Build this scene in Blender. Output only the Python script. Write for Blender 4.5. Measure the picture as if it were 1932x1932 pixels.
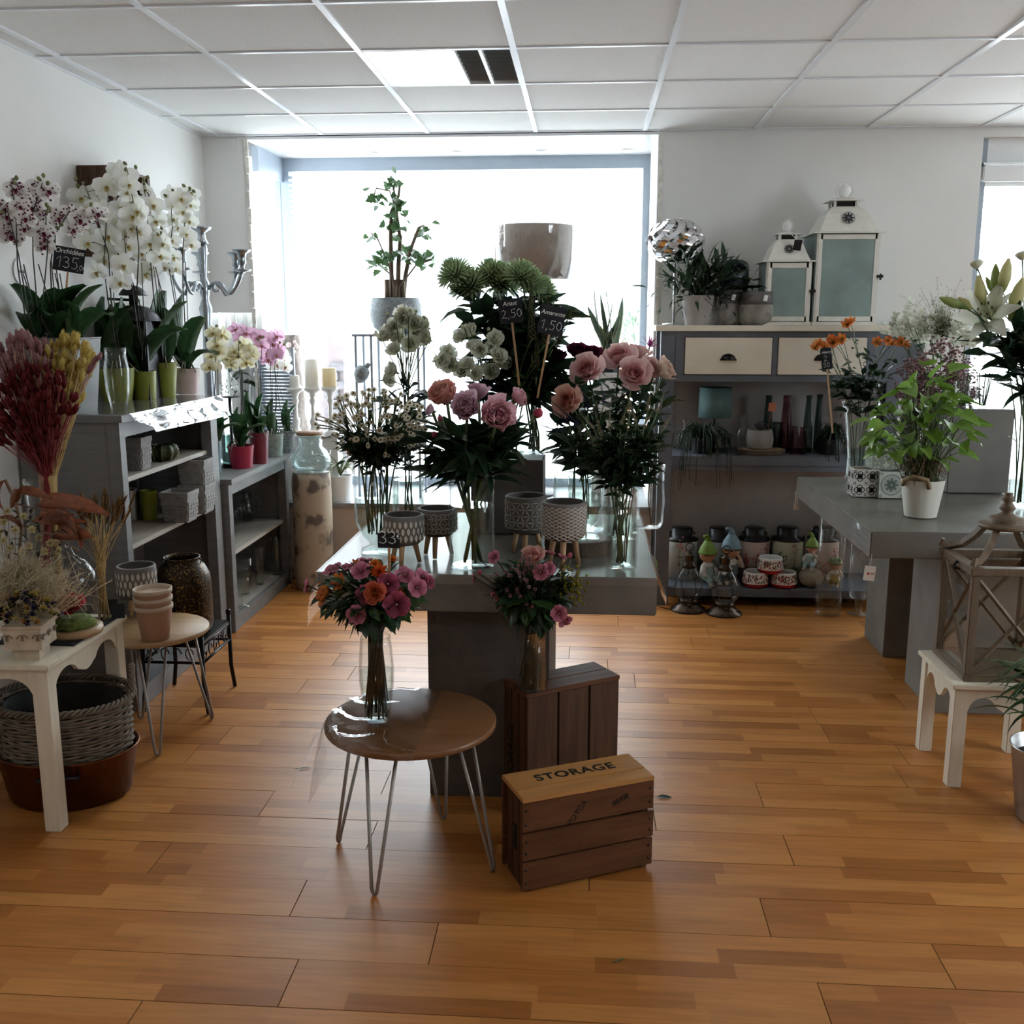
import bpy, bmesh, math, random
from mathutils import Vector, Matrix, Euler, noise
for o in list(bpy.data.objects): bpy.data.objects.remove(o)
SC = bpy.context.scene; COL = SC.collection
pi = math.pi; rnd = random.Random(7)
# ------------------------------------------------------------------ camera
F = 1900.0; EYE = 1.56; TH = math.atan(363 / F); PS = math.radians(4.11)
cam = bpy.data.objects.new('camera', bpy.data.cameras.new('camera')); COL.objects.link(cam)
cam.location = (0, 0, EYE); cam.rotation_euler = (pi/2 - TH, 0, PS)
cam.data.sensor_width = 36; cam.data.lens = 36 * F / 1932; cam.data.clip_start = .05
SC.camera = cam
# ------------------------------------------------------------------ world, light, exposure
W = bpy.data.worlds.new('daylight'); SC.world = W; W.use_nodes = True
W.node_tree.nodes['Background'].inputs[0].default_value = (.86, .94, 1, 1)
W.node_tree.nodes['Background'].inputs[1].default_value = 12.0
vs = SC.view_settings; vs.view_transform = 'Standard'; vs.look = 'None'; vs.gamma = 1; vs.exposure = 0.0
vs.use_curve_mapping = False
cy = SC.cycles; cy.use_denoising = True; cy.max_bounces = 7; cy.transparent_max_bounces = 20; cy.use_adaptive_sampling = True; cy.adaptive_threshold = .035; cy.adaptive_min_samples = 12
cy.diffuse_bounces = 4; cy.glossy_bounces = 3; cy.transmission_bounces = 4
cy.caustics_reflective = False; cy.caustics_refractive = False; cy.sample_clamp_indirect = 6
def portal(name, loc, rot, sx, sy):
    l = bpy.data.lights.new(name, 'AREA'); l.shape = 'RECTANGLE'; l.size = sx; l.size_y = sy; l.cycles.is_portal = True
    o = bpy.data.objects.new(name, l); COL.objects.link(o); o.location = loc; o.rotation_euler = rot
portal('window_portal', (-.77, 6.68, 1.5), (-pi/2, 0, 0), 2.36, 2.1)
portal('shop_door_portal', (2.75, 6.12, 1.25), (-pi/2, 0, 0), 1.2, 2.4)
portal('added_window_portal', (4.26, 2.2, 1.7), (0, pi/2, 0), 1.3, 1.8)
# ------------------------------------------------------------------ pixel -> place
def ray(x, y):
    u = (x - 966) / F; v = (966 - y) / F
    z = v * math.cos(TH) - math.sin(TH); h = math.cos(TH) + v * math.sin(TH)
    return (u * math.cos(PS) - h * math.sin(PS), h * math.cos(PS) + u * math.sin(PS), z)
def PZ(x, y, z=0.):
    r = ray(x, y); t = (z - EYE) / r[2]; return Vector((r[0]*t, r[1]*t, z))
def PY(x, y, Y):
    r = ray(x, y); t = Y / r[1]; return Vector((r[0]*t, Y, EYE + r[2]*t))
def PX(x, y, X):
    r = ray(x, y); t = X / r[0]; return Vector((X, r[1]*t, EYE + r[2]*t))
def fit(x0, x1, ytop, ybot, z, k=.8):
    """round thing standing on height z: centre, top radius, height"""
    xc = (x0 + x1) / 2; f = PZ(xc, ybot, z); r = .08
    for _ in range(4):
        Y = f.y + r * k; r = (PY(x1, ytop, Y).x - PY(x0, ytop, Y).x) / 2
    c = PY(xc, ytop, Y); return Vector((c.x, Y, z)), r, c.z - z
# ------------------------------------------------------------------ materials
MATS = {}
def mat(name, col, rough=.5, metal=0, var=.08, scale=12, bump=0, bscale=60, trans=0, attr=False, spec=.5, col2=None, emit=0, coat=0, stretch=None, thresh=None):
    if name in MATS: return MATS[name]
    m = bpy.data.materials.new(name); m.use_nodes = True; nt = m.node_tree; N = nt.nodes; L = nt.links
    b = N['Principled BSDF']; out = N['Material Output']
    b.inputs['Roughness'].default_value = rough; b.inputs['Metallic'].default_value = metal
    b.inputs['Specular IOR Level'].default_value = spec; b.inputs['Coat Weight'].default_value = coat
    c = (*col, 1)
    tc = N.new('ShaderNodeTexCoord'); mp = N.new('ShaderNodeMapping'); L.new(tc.outputs['Object'], mp.inputs[0])
    if stretch: mp.inputs['Scale'].default_value = stretch
    if attr:
        a = N.new('ShaderNodeAttribute'); a.attribute_name = 'Col'; src = a.outputs['Color']
    else:
        src = None
    csock = None
    if var or col2:
        nz = N.new('ShaderNodeTexNoise'); nz.inputs['Scale'].default_value = scale; nz.inputs['Detail'].default_value = 5
        L.new(mp.outputs[0], nz.inputs[0])
        mx = N.new('ShaderNodeMix'); mx.data_type = 'RGBA'
        rp = N.new('ShaderNodeValToRGB'); lo, hi = thresh or (.35, .65)
        rp.color_ramp.elements[0].position = lo; rp.color_ramp.elements[1].position = hi
        L.new(nz.outputs[0], rp.inputs[0]); L.new(rp.outputs[0], mx.inputs[0])
        if attr:
            mx.blend_type = 'MULTIPLY'; mx.inputs[0].default_value = 1
            L.new(src, mx.inputs[6])
            rp.color_ramp.elements[0].color = (1-var*2, 1-var*2, 1-var*2, 1); rp.color_ramp.elements[1].color = (1, 1, 1, 1)
            nt.links.remove(mx.inputs[0].links[0]); mx.inputs[0].default_value = 1; L.new(rp.outputs[0], mx.inputs[7])
        else:
            mx.inputs[6].default_value = c
            mx.inputs[7].default_value = (*(col2 or [min(1, v * (1 + 2*var)) for v in col]), 1)
        csock = mx.outputs[2]
    elif attr: csock = src
    if csock: L.new(csock, b.inputs['Base Color'])
    else: b.inputs['Base Color'].default_value = c
    if bump:
        nb = N.new('ShaderNodeTexNoise'); nb.inputs['Scale'].default_value = bscale; nb.inputs['Detail'].default_value = 6
        L.new(mp.outputs[0], nb.inputs[0]); bp = N.new('ShaderNodeBump'); bp.inputs['Strength'].default_value = bump
        bp.inputs['Distance'].default_value = .004; L.new(nb.outputs[0], bp.inputs['Height']); L.new(bp.outputs[0], b.inputs['Normal'])
    if emit:
        b.inputs['Emission Color'].default_value = c; b.inputs['Emission Strength'].default_value = emit
    if trans:
        t = N.new('ShaderNodeBsdfTranslucent'); ms = N.new('ShaderNodeMixShader'); ms.inputs[0].default_value = trans
        if csock: L.new(csock, t.inputs[0])
        else: t.inputs[0].default_value = c
        L.new(b.outputs[0], ms.inputs[1]); L.new(t.outputs[0], ms.inputs[2]); L.new(ms.outputs[0], out.inputs[0])
    MATS[name] = m; return m
def glass(name, tint=(1, 1, 1), refl=.9, rough=.02, ior=1.45, base=.02):
    """thin glass: clear seen straight on, mirror-like at grazing angles"""
    if name in MATS: return MATS[name]
    m = bpy.data.materials.new(name); m.use_nodes = True; nt = m.node_tree; N = nt.nodes; L = nt.links
    N.remove(N['Principled BSDF']); out = N['Material Output']
    tr = N.new('ShaderNodeBsdfTransparent'); tr.inputs[0].default_value = (*tint, 1)
    gl = N.new('ShaderNodeBsdfGlossy'); gl.inputs['Roughness'].default_value = rough; gl.inputs[0].default_value = (refl, refl, refl, 1)
    lw = N.new('ShaderNodeLayerWeight'); lw.inputs['Blend'].default_value = .5
    fr = N.new('ShaderNodeMath'); fr.operation = 'POWER'; fr.inputs[1].default_value = 4.0; L.new(lw.outputs['Facing'], fr.inputs[0])
    mu = N.new('ShaderNodeMath'); mu.operation = 'MULTIPLY'; mu.inputs[1].default_value = max(.0, ior - 1) * 1.5; L.new(fr.outputs[0], mu.inputs[0])
    ad = N.new('ShaderNodeMath'); ad.operation = 'ADD'; ad.use_clamp = True; ad.inputs[1].default_value = base; L.new(mu.outputs[0], ad.inputs[0])
    ms = N.new('ShaderNodeMixShader'); L.new(ad.outputs[0], ms.inputs[0]); L.new(tr.outputs[0], ms.inputs[1]); L.new(gl.outputs[0], ms.inputs[2])
    L.new(ms.outputs[0], out.inputs[0]); MATS[name] = m; return m
def wood(name, col, col2, scale=3, axis=0, rough=.55, spec=.4, bump=.25, stretch=14):
    s = [stretch]*3; s[axis] = 1.2
    return mat(name, col, rough, col2=col2, scale=scale, stretch=s, bump=bump, bscale=6, spec=spec, thresh=(.3, .7))
# ------------------------------------------------------------------ mesh building
class MB:
    def __init__(s): s.v = []; s.f = []; s.c = None; s.fm = None
    def add(s, vs, fs, M=None, col=None):
        n = len(s.v)
        s.v += [tuple(M @ Vector(p)) for p in vs] if M is not None else [tuple(p) for p in vs]
        s.f += [tuple(i + n for i in f) for f in fs]
        if col is not None:
            if s.c is None: s.c = [(1, 1, 1)] * n
            s.c += col if isinstance(col, list) else [col] * len(vs)
        elif s.c is not None: s.c += [(1, 1, 1)] * len(vs)
        return s
    def mesh(s, name, m, smooth=True, bevel=0):
        me = bpy.data.meshes.new(name); me.from_pydata(s.v, [], s.f)
        if s.c:
            a = me.color_attributes.new('Col', 'FLOAT_COLOR', 'POINT')
            a.data.foreach_set('color', [k for c in s.c for k in (*c, 1)])
        if bevel:
            bm = bmesh.new(); bm.from_mesh(me)
            bmesh.ops.bevel(bm, geom=bm.edges[:], offset=bevel, segments=2, affect='EDGES', clamp_overlap=True)
            bm.to_mesh(me); bm.free()
        if smooth:
            me.polygons.foreach_set('use_smooth', [True] * len(me.polygons))
            if bevel or smooth == 'auto':
                try: me.set_sharp_from_angle(angle=math.radians(38))
                except Exception: pass
        me.materials.append(MATS[m] if isinstance(m, str) else m); return me
    def build(s, name, m, parent=None, loc=(0, 0, 0), smooth=True, bevel=0, rot=(0, 0, 0)):
        return put(name, s.mesh(name, m, smooth, bevel), parent, loc, rot)
def put(name, me, parent=None, loc=(0, 0, 0), rot=(0, 0, 0), scale=1):
    o = bpy.data.objects.new(name, me); COL.objects.link(o); o.location = loc; o.rotation_euler = rot
    o.scale = (scale,)*3 if isinstance(scale, (int, float)) else scale
    if parent: o.parent = parent
    return o
def putm(name, me, parent, M):
    o = bpy.data.objects.new(name, me); COL.objects.link(o); o.parent = parent; o.matrix_local = M; return o
def tag(o, label=None, cat=None, group=None, kind=None):
    if label: o['label'] = label
    if cat: o['category'] = cat
    if group: o['group'] = group
    if kind: o['kind'] = kind
    return o
def thing(name, label, cat, loc=(0, 0, 0), rz=0, group=None):
    o = bpy.data.objects.new(name, None); COL.objects.link(o); o.empty_display_size = .05
    o.location = loc; o.rotation_euler = (0, 0, rz); return tag(o, label, cat, group)
def copy_tree(o, parent=None):
    c = o.copy(); COL.objects.link(c)
    if parent: c.parent = parent
    for ch in list(o.children): copy_tree(ch, c)
    return c
def box(mb, x0, x1, y0, y1, z0, z1, M=None, col=None):
    v = [(x, y, z) for z in (z0, z1) for y in (y0, y1) for x in (x0, x1)]
    return mb.add(v, [(0, 2, 3, 1), (4, 5, 7, 6), (0, 1, 5, 4), (2, 6, 7, 3), (0, 4, 6, 2), (1, 3, 7, 5)], M, col)
def Box(*a): return box(MB(), *a)
def lathe(mb, prof, n=24, M=None, col=None, c=(0, 0, 0), sq=None):
    v = []; f = []; cols = []
    for k, (r, z) in enumerate(prof):
        for i in range(n):
            a = 2*pi*i/n; ca, sa = math.cos(a), math.sin(a)
            if sq:  # squared-off section
                q = 1 / max(abs(ca), abs(sa)); q = 1 + (q - 1) * sq; ca *= q; sa *= q
            v.append((c[0] + r*ca, c[1] + r*sa, c[2] + z)); cols.append(col[k] if isinstance(col, list) else col)
    m = len(prof)
    for k in range(m - 1):
        for i in range(n):
            j = (i + 1) % n; f.append((k*n+i, k*n+j, (k+1)*n+j, (k+1)*n+i))
    if prof[0][0] > 1e-6: f.append(tuple(range(n-1, -1, -1))) if prof[0][0] > 0 and prof[0] != prof[-1] else None
    return mb.add(v, [x for x in f if x], M, cols if col is not None else None)
def shell(prof, n=28, thick=.004, mb=None, sq=None, M=None, c=(0, 0, 0), col=None):
    """open vessel: outer profile bottom->top, then the inside back down"""
    inn = [(max(r - thick, .001), max(z, prof[0][1] + thick)) for r, z in reversed(prof)]
    p = [(.0005, prof[0][1])] + prof + inn + [(.0005, prof[0][1] + thick)]
    return lathe(mb or MB(), p, n, M, col=col, sq=sq, c=c)
def tube(mb, pts, r, n=6, col=None, M=None, cap=True):
    pts = [Vector(p) for p in pts]; m = len(pts); v = []; f = []; cols = []
    rs = r if isinstance(r, (list, tuple)) else [r] * m
    up = None
    for k in range(m):
        d = (pts[min(k+1, m-1)] - pts[max(k-1, 0)])
        d = d.normalized() if d.length > 1e-9 else Vector((0, 0, 1))
        if up is None: up = Vector((0, 0, 1)) if abs(d.z) < .9 else Vector((1, 0, 0))
        s = d.cross(up)
        s = s.normalized() if s.length > 1e-6 else Vector((1, 0, 0))
        up = s.cross(d).normalized()
        for i in range(n):
            a = 2*pi*i/n; v.append(pts[k] + (s*math.cos(a) + up*math.sin(a)) * rs[k])
            cols.append(col[k] if isinstance(col, list) else col)
    for k in range(m-1):
        for i in range(n):
            j = (i+1) % n; f.append((k*n+i, k*n+j, (k+1)*n+j, (k+1)*n+i))
    if cap: f += [tuple(range(n-1, -1, -1)), tuple((m-1)*n + i for i in range(n))]
    return mb.add(v, f, M, cols if col is not None else None)
def arc(p0, p1, sag=(0, 0, 0), n=6):
    p0, p1, s = Vector(p0), Vector(p1), Vector(sag)
    return [p0.lerp(p1, t) + s * (4*t*(1-t)) for t in (i/n for i in range(n+1))]
SH = {'round': lambda t: math.sin(pi * min(1, t**.75 * .92 + .02))**.6 if t < 1 else .45,
      'leaf': lambda t: (math.sin(pi * t**.8)**.8 if 0 < t < 1 else .03),
      'lance': lambda t: (math.sin(pi * t**.65)**.9 if 0 < t < 1 else .03),
      'strap': lambda t: (min(1, t*6+.4) * (1 - max(0, (t-.55)/.45)**2) + .02),
      'oval': lambda t: max(.12, math.sin(pi * (t*.9+.05))**.55),
      'tongue': lambda t: max(.1, min(1, .45 + t*1.4) * math.sqrt(max(0, 1 - max(0, (t-.6)/.42)**2))),
      'heart': lambda t: max(.04, (1 - t)**.7 * min(1, .75 + t*2.5)),
      'wedge': lambda t: .25 + .75 * t**.7 * (1 if t < .85 else 1 - (t-.85)*1.2)}
def patch(mb, L, Wd, shape='leaf', curl=0., cup=0., M=None, nu=4, nv=5, ruffle=0., c0=None, c1=None, a0=0., fold=0., seed=0, wave=0.):
    """petal or leaf: runs along +x, broad in y, bends about y; a0 = rise at the root, curl = total bend"""
    v = []; f = []; cols = []; x = z = 0.; ds = L / nv; fn = SH[shape]
    for k in range(nv + 1):
        t = k / nv; a = a0 + curl * t
        if k: am = a0 + curl * (t - .5/nv); x += math.cos(am) * ds; z += math.sin(am) * ds
        w = Wd * fn(t) / 2
        for i in range(nu + 1):
            s = 2 * i / nu - 1; y = s * w
            h = cup * (s*s) * w + fold * abs(s) * w
            if ruffle: h += ruffle * L * t * noise.noise(Vector((s*2.3 + seed*3.1, t*2 + seed*1.7, seed*.77)))
            if wave: h += wave * math.sin(t*9 + seed) * s * w
            v.append((x - math.sin(a) * h, y, z + math.cos(a) * h))
            if c0:
                q = t; cols.append(tuple(c0[j] + (c1[j] - c0[j]) * q for j in range(3)))
    for k in range(nv):
        for i in range(nu):
            a = k * (nu+1) + i; f.append((a, a+1, a+nu+2, a+nu+1))
    return mb.add(v, f, M, cols if c0 else None)
def aim(d, roll=0., loc=(0, 0, 0), s=1.):
    """matrix that turns +z onto d"""
    q = Vector(d).normalized().to_track_quat('Z', 'Y').to_matrix().to_4x4()
    return Matrix.Translation(loc) @ q @ Matrix.Rotation(roll, 4, 'Z') @ Matrix.Scale(s, 4)
def aimx(d, roll=0., loc=(0, 0, 0), s=1.):
    """matrix that turns +x onto d with +z kept upward"""
    d = Vector(d).normalized(); up = Vector((0, 0, 1)) if abs(d.z) < .97 else Vector((0, 1, 0))
    y = up.cross(d).normalized(); z = d.cross(y)
    m = Matrix((d, y, z)).transposed().to_4x4()
    return Matrix.Translation(loc) @ m @ Matrix.Rotation(roll, 4, 'X') @ Matrix.Scale(s, 4)
def TR(x=0, y=0, z=0): return Matrix.Translation((x, y, z))
def RZ(a): return Matrix.Rotation(a, 4, 'Z')
def RY(a): return Matrix.Rotation(a, 4, 'Y')
def RX(a): return Matrix.Rotation(a, 4, 'X')
def lettering(parent, txt, size, m, loc, rot, shear=0., ext=.0006, name='lettering', align='CENTER', spacing=1., bold=0.):
    c = bpy.data.curves.new(name, 'FONT'); c.body = txt; c.size = size; c.shear = shear; c.extrude = ext; c.align_x = align
    c.space_character = spacing; c.offset = bold
    o = bpy.data.objects.new(name, c); me = bpy.data.meshes.new_from_object(o); bpy.data.objects.remove(o); bpy.data.curves.remove(c)
    me.materials.clear(); me.materials.append(MATS[m]); return put(name, me, parent, loc, rot)
STROKES = {'3': [[(0, .85), (.25, 1), (.5, .85), (.45, .62), (.2, .52), (.5, .42), (.55, .15), (.3, 0), (0, .12)]],
           '1': [[(0, .7), (.35, 1), (.28, 0)]], '5': [[(.6, 1), (.15, 1), (.1, .58), (.4, .6), (.55, .3), (.35, 0), (0, .08)]],
           '2': [[(0, .8), (.25, 1), (.5, .8), (.35, .45), (0, 0), (.3, .05), (.6, 0)]], '0': [[(.3, 1), (.05, .7), (.05, .3), (.3, 0), (.55, .3), (.55, .7), (.3, 1)]],
           ',': [[(.15, .1), (.05, -.2)]], 'e': [[(.6, .9), (.35, 1), (.1, .7), (.1, .3), (.35, 0), (.6, .1)], [(-.05, .6), (.45, .6)], [(-.05, .42), (.4, .42)]]}
def chalk(mb, s, x, z, h, r=.0011, y=-.0035):
    for ch in s:
        for st in STROKES.get(ch, []): tube(mb, [(x + px*h, y, z + pz*h) for px, pz in st], r, 4)
        x += h * ({',': .42, '1': .60}.get(ch, .75))
    return x
# ------------------------------------------------------------------ common materials
mat('wall_paint', (.80, .80, .78), .85, var=.02, scale=3, bump=.08, bscale=220)
mat('beige_paint', (.55, .47, .40), .85, var=.04, scale=4, bump=.1, bscale=150)
mat('ceiling_tile', (.74, .75, .74), .9, var=.06, scale=180, bump=.35, bscale=260)
mat('grid_white', (.78, .82, .86), .25, var=0, spec=.7)
mat('frame_grey', (.30, .35, .41), .4, var=.03)
mat('white_plastic', (.82, .83, .83), .35, var=.02)
mat('lamp_lit', (1, .98, .93), .4, var=0, emit=4.5)
mat('lamp_dim', (.8, .8, .78), .4, var=0, emit=.6)  # weak glow for the added fill lamps out of view
mat('louvre', (.22, .27, .33), .3, metal=.6, var=.05)
glass('window_glass', (.97, .98, .98), base=.0, ior=1.3)
mat('laminate', (1, 1, 1), .36, attr=True, var=.10, scale=5, stretch=(1.0, 12, 12), spec=.38, bump=.03, bscale=30)
mat('grey_paint', (.15, .15, .155), .5, col2=(.19, .185, .18), scale=7, stretch=(1, 1, 6), bump=.1, bscale=40)
mat('grey_shelf', (.42, .38, .32), .5, col2=(.34, .31, .27), scale=5, stretch=(6, 1, 6))
mat('slate_paint', (.10, .115, .14), .5, var=.12, scale=6, bump=.06)
mat('cream_paint', (.72, .66, .55), .5, var=.03)
mat('black_metal', (.012, .012, .013), .35, metal=.5, var=.1)
mat('dark_metal', (.03, .03, .035), .4, metal=.6, var=.1)
mat('steel', (.55, .55, .55), .3, metal=1, var=.05)
mat('chrome', (.8, .8, .82), .06, metal=1, var=0)
mat('zinc', (.42, .43, .44), .45, metal=.75, var=.18, scale=9)
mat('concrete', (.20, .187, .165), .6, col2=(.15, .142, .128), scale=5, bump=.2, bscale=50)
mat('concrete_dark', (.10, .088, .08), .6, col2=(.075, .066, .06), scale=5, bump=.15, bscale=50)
mat('slate', (.012, .014, .02), .8, var=.2, scale=25)
mat('chalk', (.85, .85, .82), .9, var=0)
mat('soil', (.035, .025, .018), .95, var=.5, scale=60, bump=.6)
mat('twig', (.16, .10, .06), .8, var=.3, scale=30)
mat('white_ceramic', (.80, .80, .77), .3, var=.03)
glass('clear_glass', (.975, .985, .98), base=.025)
glass('aqua_glass', (.93, .985, .985), base=.05)
glass('table_film', (.95, .95, .94), base=.012, rough=.14, ior=1.14)
glass('film', (.97, .97, .97), base=.09, rough=.06, ior=1.5)
glass('water', (.90, .94, .92), base=.03, ior=1.33)
glass('pink_glass', (.70, .52, .55), base=.03)
glass('green_glass', (.52, .61, .59), base=.03)
mat('ink', (.012, .010, .008), .8, var=0)
mat('string', (.7, .68, .6), .9, var=.1)
# ------------------------------------------------------------------ floor: laminate boards of three printed strips
fl = Box(-2.3, 4.3, -3.1, 6.0, -.12, -.008).build('floor', mat('underlay', (.2, .13, .08), .9), smooth=False)
tag(fl, 'warm brown three-strip laminate floor of the shop', 'floor', kind='structure')
def plank_mesh(L, Wd, seed):
    r = random.Random(seed); mb = MB(); s = Wd / 3
    for k in range(3):
        x = 0; off = r.uniform(.1, .45)
        while x < L - 1e-4:
            w = min(L - x, off if x == 0 else r.uniform(.26, .52))
            if L - x - w < .08: w = L - x
            q = r.random(); base = ((.45, .172, .040), (.53, .222, .058), (.37, .134, .029), (.49, .197, .049))[r.randrange(4)]
            j = r.uniform(.92, 1.06); c = tuple(v*j for v in base)
            y0, y1 = k*s, (k+1)*s
            e = .0012
            mb.add([(x, y0, 0), (x+w, y0, 0), (x+w, y1, 0), (x, y1, 0)], [(0, 1, 2, 3)], None, c)
            x += w
    b = .0015; dk = (.32, .145, .045)
    mb.add([(0, 0, 0), (L, 0, 0), (L, -b, -.004), (0, -b, -.004)], [(0, 3, 2, 1)], None, dk)
    mb.add([(0, Wd, 0), (L, Wd, 0), (L, Wd+b, -.004), (0, Wd+b, -.004)], [(0, 1, 2, 3)], None, dk)
    mb.add([(0, 0, 0), (0, Wd, 0), (-b, Wd, -.004), (-b, 0, -.004)], [(0, 1, 2, 3)], None, dk)
    mb.add([(L, 0, 0), (L, Wd, 0), (L+b, Wd, -.004), (L+b, 0, -.004)], [(0, 3, 2, 1)], None, dk)
    return mb
PW = .1775; row = 0; y = 2.028 - PW*3; PL = 1.26
fr = random.Random(3)
pm = [plank_mesh(PL, PW - .003, 100 + k).mesh('plank', 'laminate', smooth=False) for k in range(14)]
while y < 5.9:
    x = -2.2 - fr.uniform(0, 1.1)
    while x < 4.2:
        lift = x < -.2 and x + PL > -1.0 and 2.0 < y < 3.3
        o = put('plank', pm[fr.randrange(14)], fl, (x, y, 0), rot=(fr.uniform(-.004, .010) if lift else fr.uniform(-.0015, .0015), 0, 0))
        x += PL + .003
    y += PW
st = MB()
yy = 2.028 - PW*4
k = 0
while yy > -3:
    x = -2.2 - fr.uniform(0, 1.1)
    while x < 4.2:
        m = plank_mesh(PL, PW - .003, 300 + k % 6); k += 1; st.add(m.v, m.f, TR(x, yy, 0), m.c); x += PL + .003
    yy -= PW
tag(st.build('plank_field', 'laminate', fl, smooth=False), kind='stuff')
# ------------------------------------------------------------------ ceiling
CH = 2.585
ce = Box(-2.3, 4.3, -3.1, 6.75, CH + .02, CH + .12).build('ceiling', mat('void', (.03, .03, .03), .9), smooth=False)
tag(ce, 'suspended ceiling of square grey mineral tiles in a white metal grid', 'ceiling', kind='structure')
gx = [-2.2] + [-2.098 + .6025*k for k in range(0, 11)] + [4.2]; gy = [-3.0 + 0] + [4.12 - .6*k for k in range(11, -1, -1)] + [4.72, 5.32, 5.88]
LUM = {(3, gy.index(4.12)), (6, 5), (3, 3), (8, 3), (1, 2), (2, 6)}  # first cell is the visible light, the rest are added for fill
tm = {}
for i in range(len(gx)-1):
    for j in range(len(gy)-1):
        if (i, j) in LUM: continue
        w, d = round(gx[i+1]-gx[i]-.012, 4), round(gy[j+1]-gy[j]-.012, 4)
        if w < .02 or d < .02: continue
        if (w, d) not in tm: tm[w, d] = Box(-w/2, w/2, -d/2, d/2, 0, .015).mesh('ceiling_tile', 'ceiling_tile', smooth=False)
        cx, cy_ = (gx[i]+gx[i+1])/2, (gy[j]+gy[j+1])/2
        tilt = fr.uniform(-.003, .003)
        if abs(cx - 1.22) < .35 and abs(cy_ - 3.82) < .3: tilt = -.03
        put('ceiling_tile', tm[w, d], ce, (cx, cy_, CH + .003 + (.009 if abs(tilt) > .02 else 0)), (tilt, 0, 0))
for x in gx:
    Box(-.012, .012, gy[0], gy[-1], -.004, .022).build('grid_bar', 'grid_white', ce, (x, 0, CH), smooth=False)
for y in gy:
    Box(gx[0], gx[-1], -.009, .009, -.0025, .02).build('grid_bar', 'grid_white', ce, (0, y, CH), smooth=False)
def luminaire(i, j, label, half=True, on=True):
    x0, x1, y0, y1 = gx[i]+.012, gx[i+1]-.012, gy[j]+.009, gy[j+1]-.009
    t = thing('ceiling_light', label, 'ceiling light', ((x0+x1)/2, (y0+y1)/2, CH))
    w, d = (x1-x0)/2, (y1-y0)/2
    m = MB(); box(m, -w, w, -d, d, .05, .055)
    for s in (-1, 1): box(m, s*w-.004, s*w+.004, -d, d, -.003, .05); box(m, -w, w, s*d-.004, s*d+.004, -.003, .05)
    m.build('housing', 'white_plastic', t, smooth=False)
    e = 0.20*w if half else w-.01
    lit = MB(); n = 8
    for q in range(2):  # two curved diffuser lobes
        a0, a1 = -w+.006 + q*(e+w)/2, -w+.006 + (q+1)*(e+w)/2
        v = []; f = []
        for k in range(n+1):
            s = k/n; x = a0 + (a1-a0)*s; z = .010 - .010*math.sin(pi*s)
            v += [(x, -d+.006, z), (x, d-.006, z)]
            if k: f.append((2*k-2, 2*k-1, 2*k+1, 2*k))
        lit.add(v, f)
    lit.build('diffuser', 'lamp_lit' if on else 'lamp_dim', t)
    if half:
        box(MB(), e+.003, e+.012, -d, d, -.003, .045).build('divider', 'white_plastic', t, smooth=False)
        box(MB(), .56*w, .56*w+.014, -d, d, -.003, .045).build('divider', 'white_plastic', t, smooth=False)
        for k in range(9):
            yk = -d + (k+.5) * 2*d/9
            box(MB(), e+.012, w, -.002, .002, -.014, .014, RX(.7)).build('louvre_blade', 'louvre', t, (0, yk, .02), smooth=False)
    return t
luminaire(3, gy.index(4.12), 'square ceiling light, one half glowing white and the other half grey louvre')
luminaire(6, 5, 'added unseen square fill light over the middle of the shop floor', False, True)  # from here on: unseen lamps added behind the camera as interior fill
luminaire(3, 3, 'added unseen dim square fill light behind the counter side of the shop', False, False)
luminaire(8, 3, 'added unseen dim square fill light near the added side window', False, False)
luminaire(1, 2, 'added unseen dim square fill light beside the long white wall', False, False)
luminaire(2, 6, 'added unseen square fill light above the cream table', False, True)
# ------------------------------------------------------------------ walls
def S(name, mb, m, label, parent=None):
    o = mb.build(name, m, parent, smooth=False)
    return tag(o, label, name.split('_')[0], kind='structure') if not parent else o
S('wall_left', Box(-2.32, -2.2, -3.1, 6.02, 0, CH+.02), 'wall_paint', 'long white plastered wall behind the orchids')
wb = S('wall_back', Box(.40, 2.136, 5.9, 6.02, 0, CH+.02), 'wall_paint', 'white wall between the shop window and the door')
Box(-2.2, -1.945, 5.9, 5.93, 1.6, CH+.02).build('panel', 'wall_paint', wb, smooth=False)
Box(-2.2, .40, 5.9, 6.70, 0, .45).build('plinth', 'beige_paint', wb, smooth=False)
Box(2.136, 3.36, 5.9, 6.02, 2.53, CH+.02).build('lintel', 'wall_paint', wb, smooth=False)
Box(3.36, 4.3, 5.9, 6.02, 0, CH+.02).build('pier', 'wall_paint', wb, smooth=False)
Box(-2.2, -1.945, 6.05, 6.09, .47, 1.62).build('panel', 'wall_paint', wb, smooth=False)
wr = S('wall_right', Box(4.2, 4.3, -3.1, 1.3, 0, CH+.02), 'wall_paint', 'white wall with the added side window')
for b in ((4.2, 4.3, 3.1, 5.9, 0, CH+.02), (4.2, 4.3, 1.3, 3.1, 0, 1.05), (4.2, 4.3, 1.3, 3.1, 2.35, CH+.02)):
    Box(*b).build('section', 'wall_paint', wr, smooth=False)
S('wall_rear', Box(-2.3, 4.3, -3.1, -3.0, 0, CH+.02), 'wall_paint', 'white wall at the far end of the shop')
S('trim_1', Box(-2.2, .40, 5.872, 6.70, .45, .475), mat('sill', (.22, .22, .23), .4, var=.1), 'grey window ledge of the display window')
S('trim_2', Box(-1.945, .40, 5.9, 6.70, 2.565, 2.58), mat('soffit', (.86, .87, .88), .2, var=.03, spec=.7), 'glossy white soffit above the display window')
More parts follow.
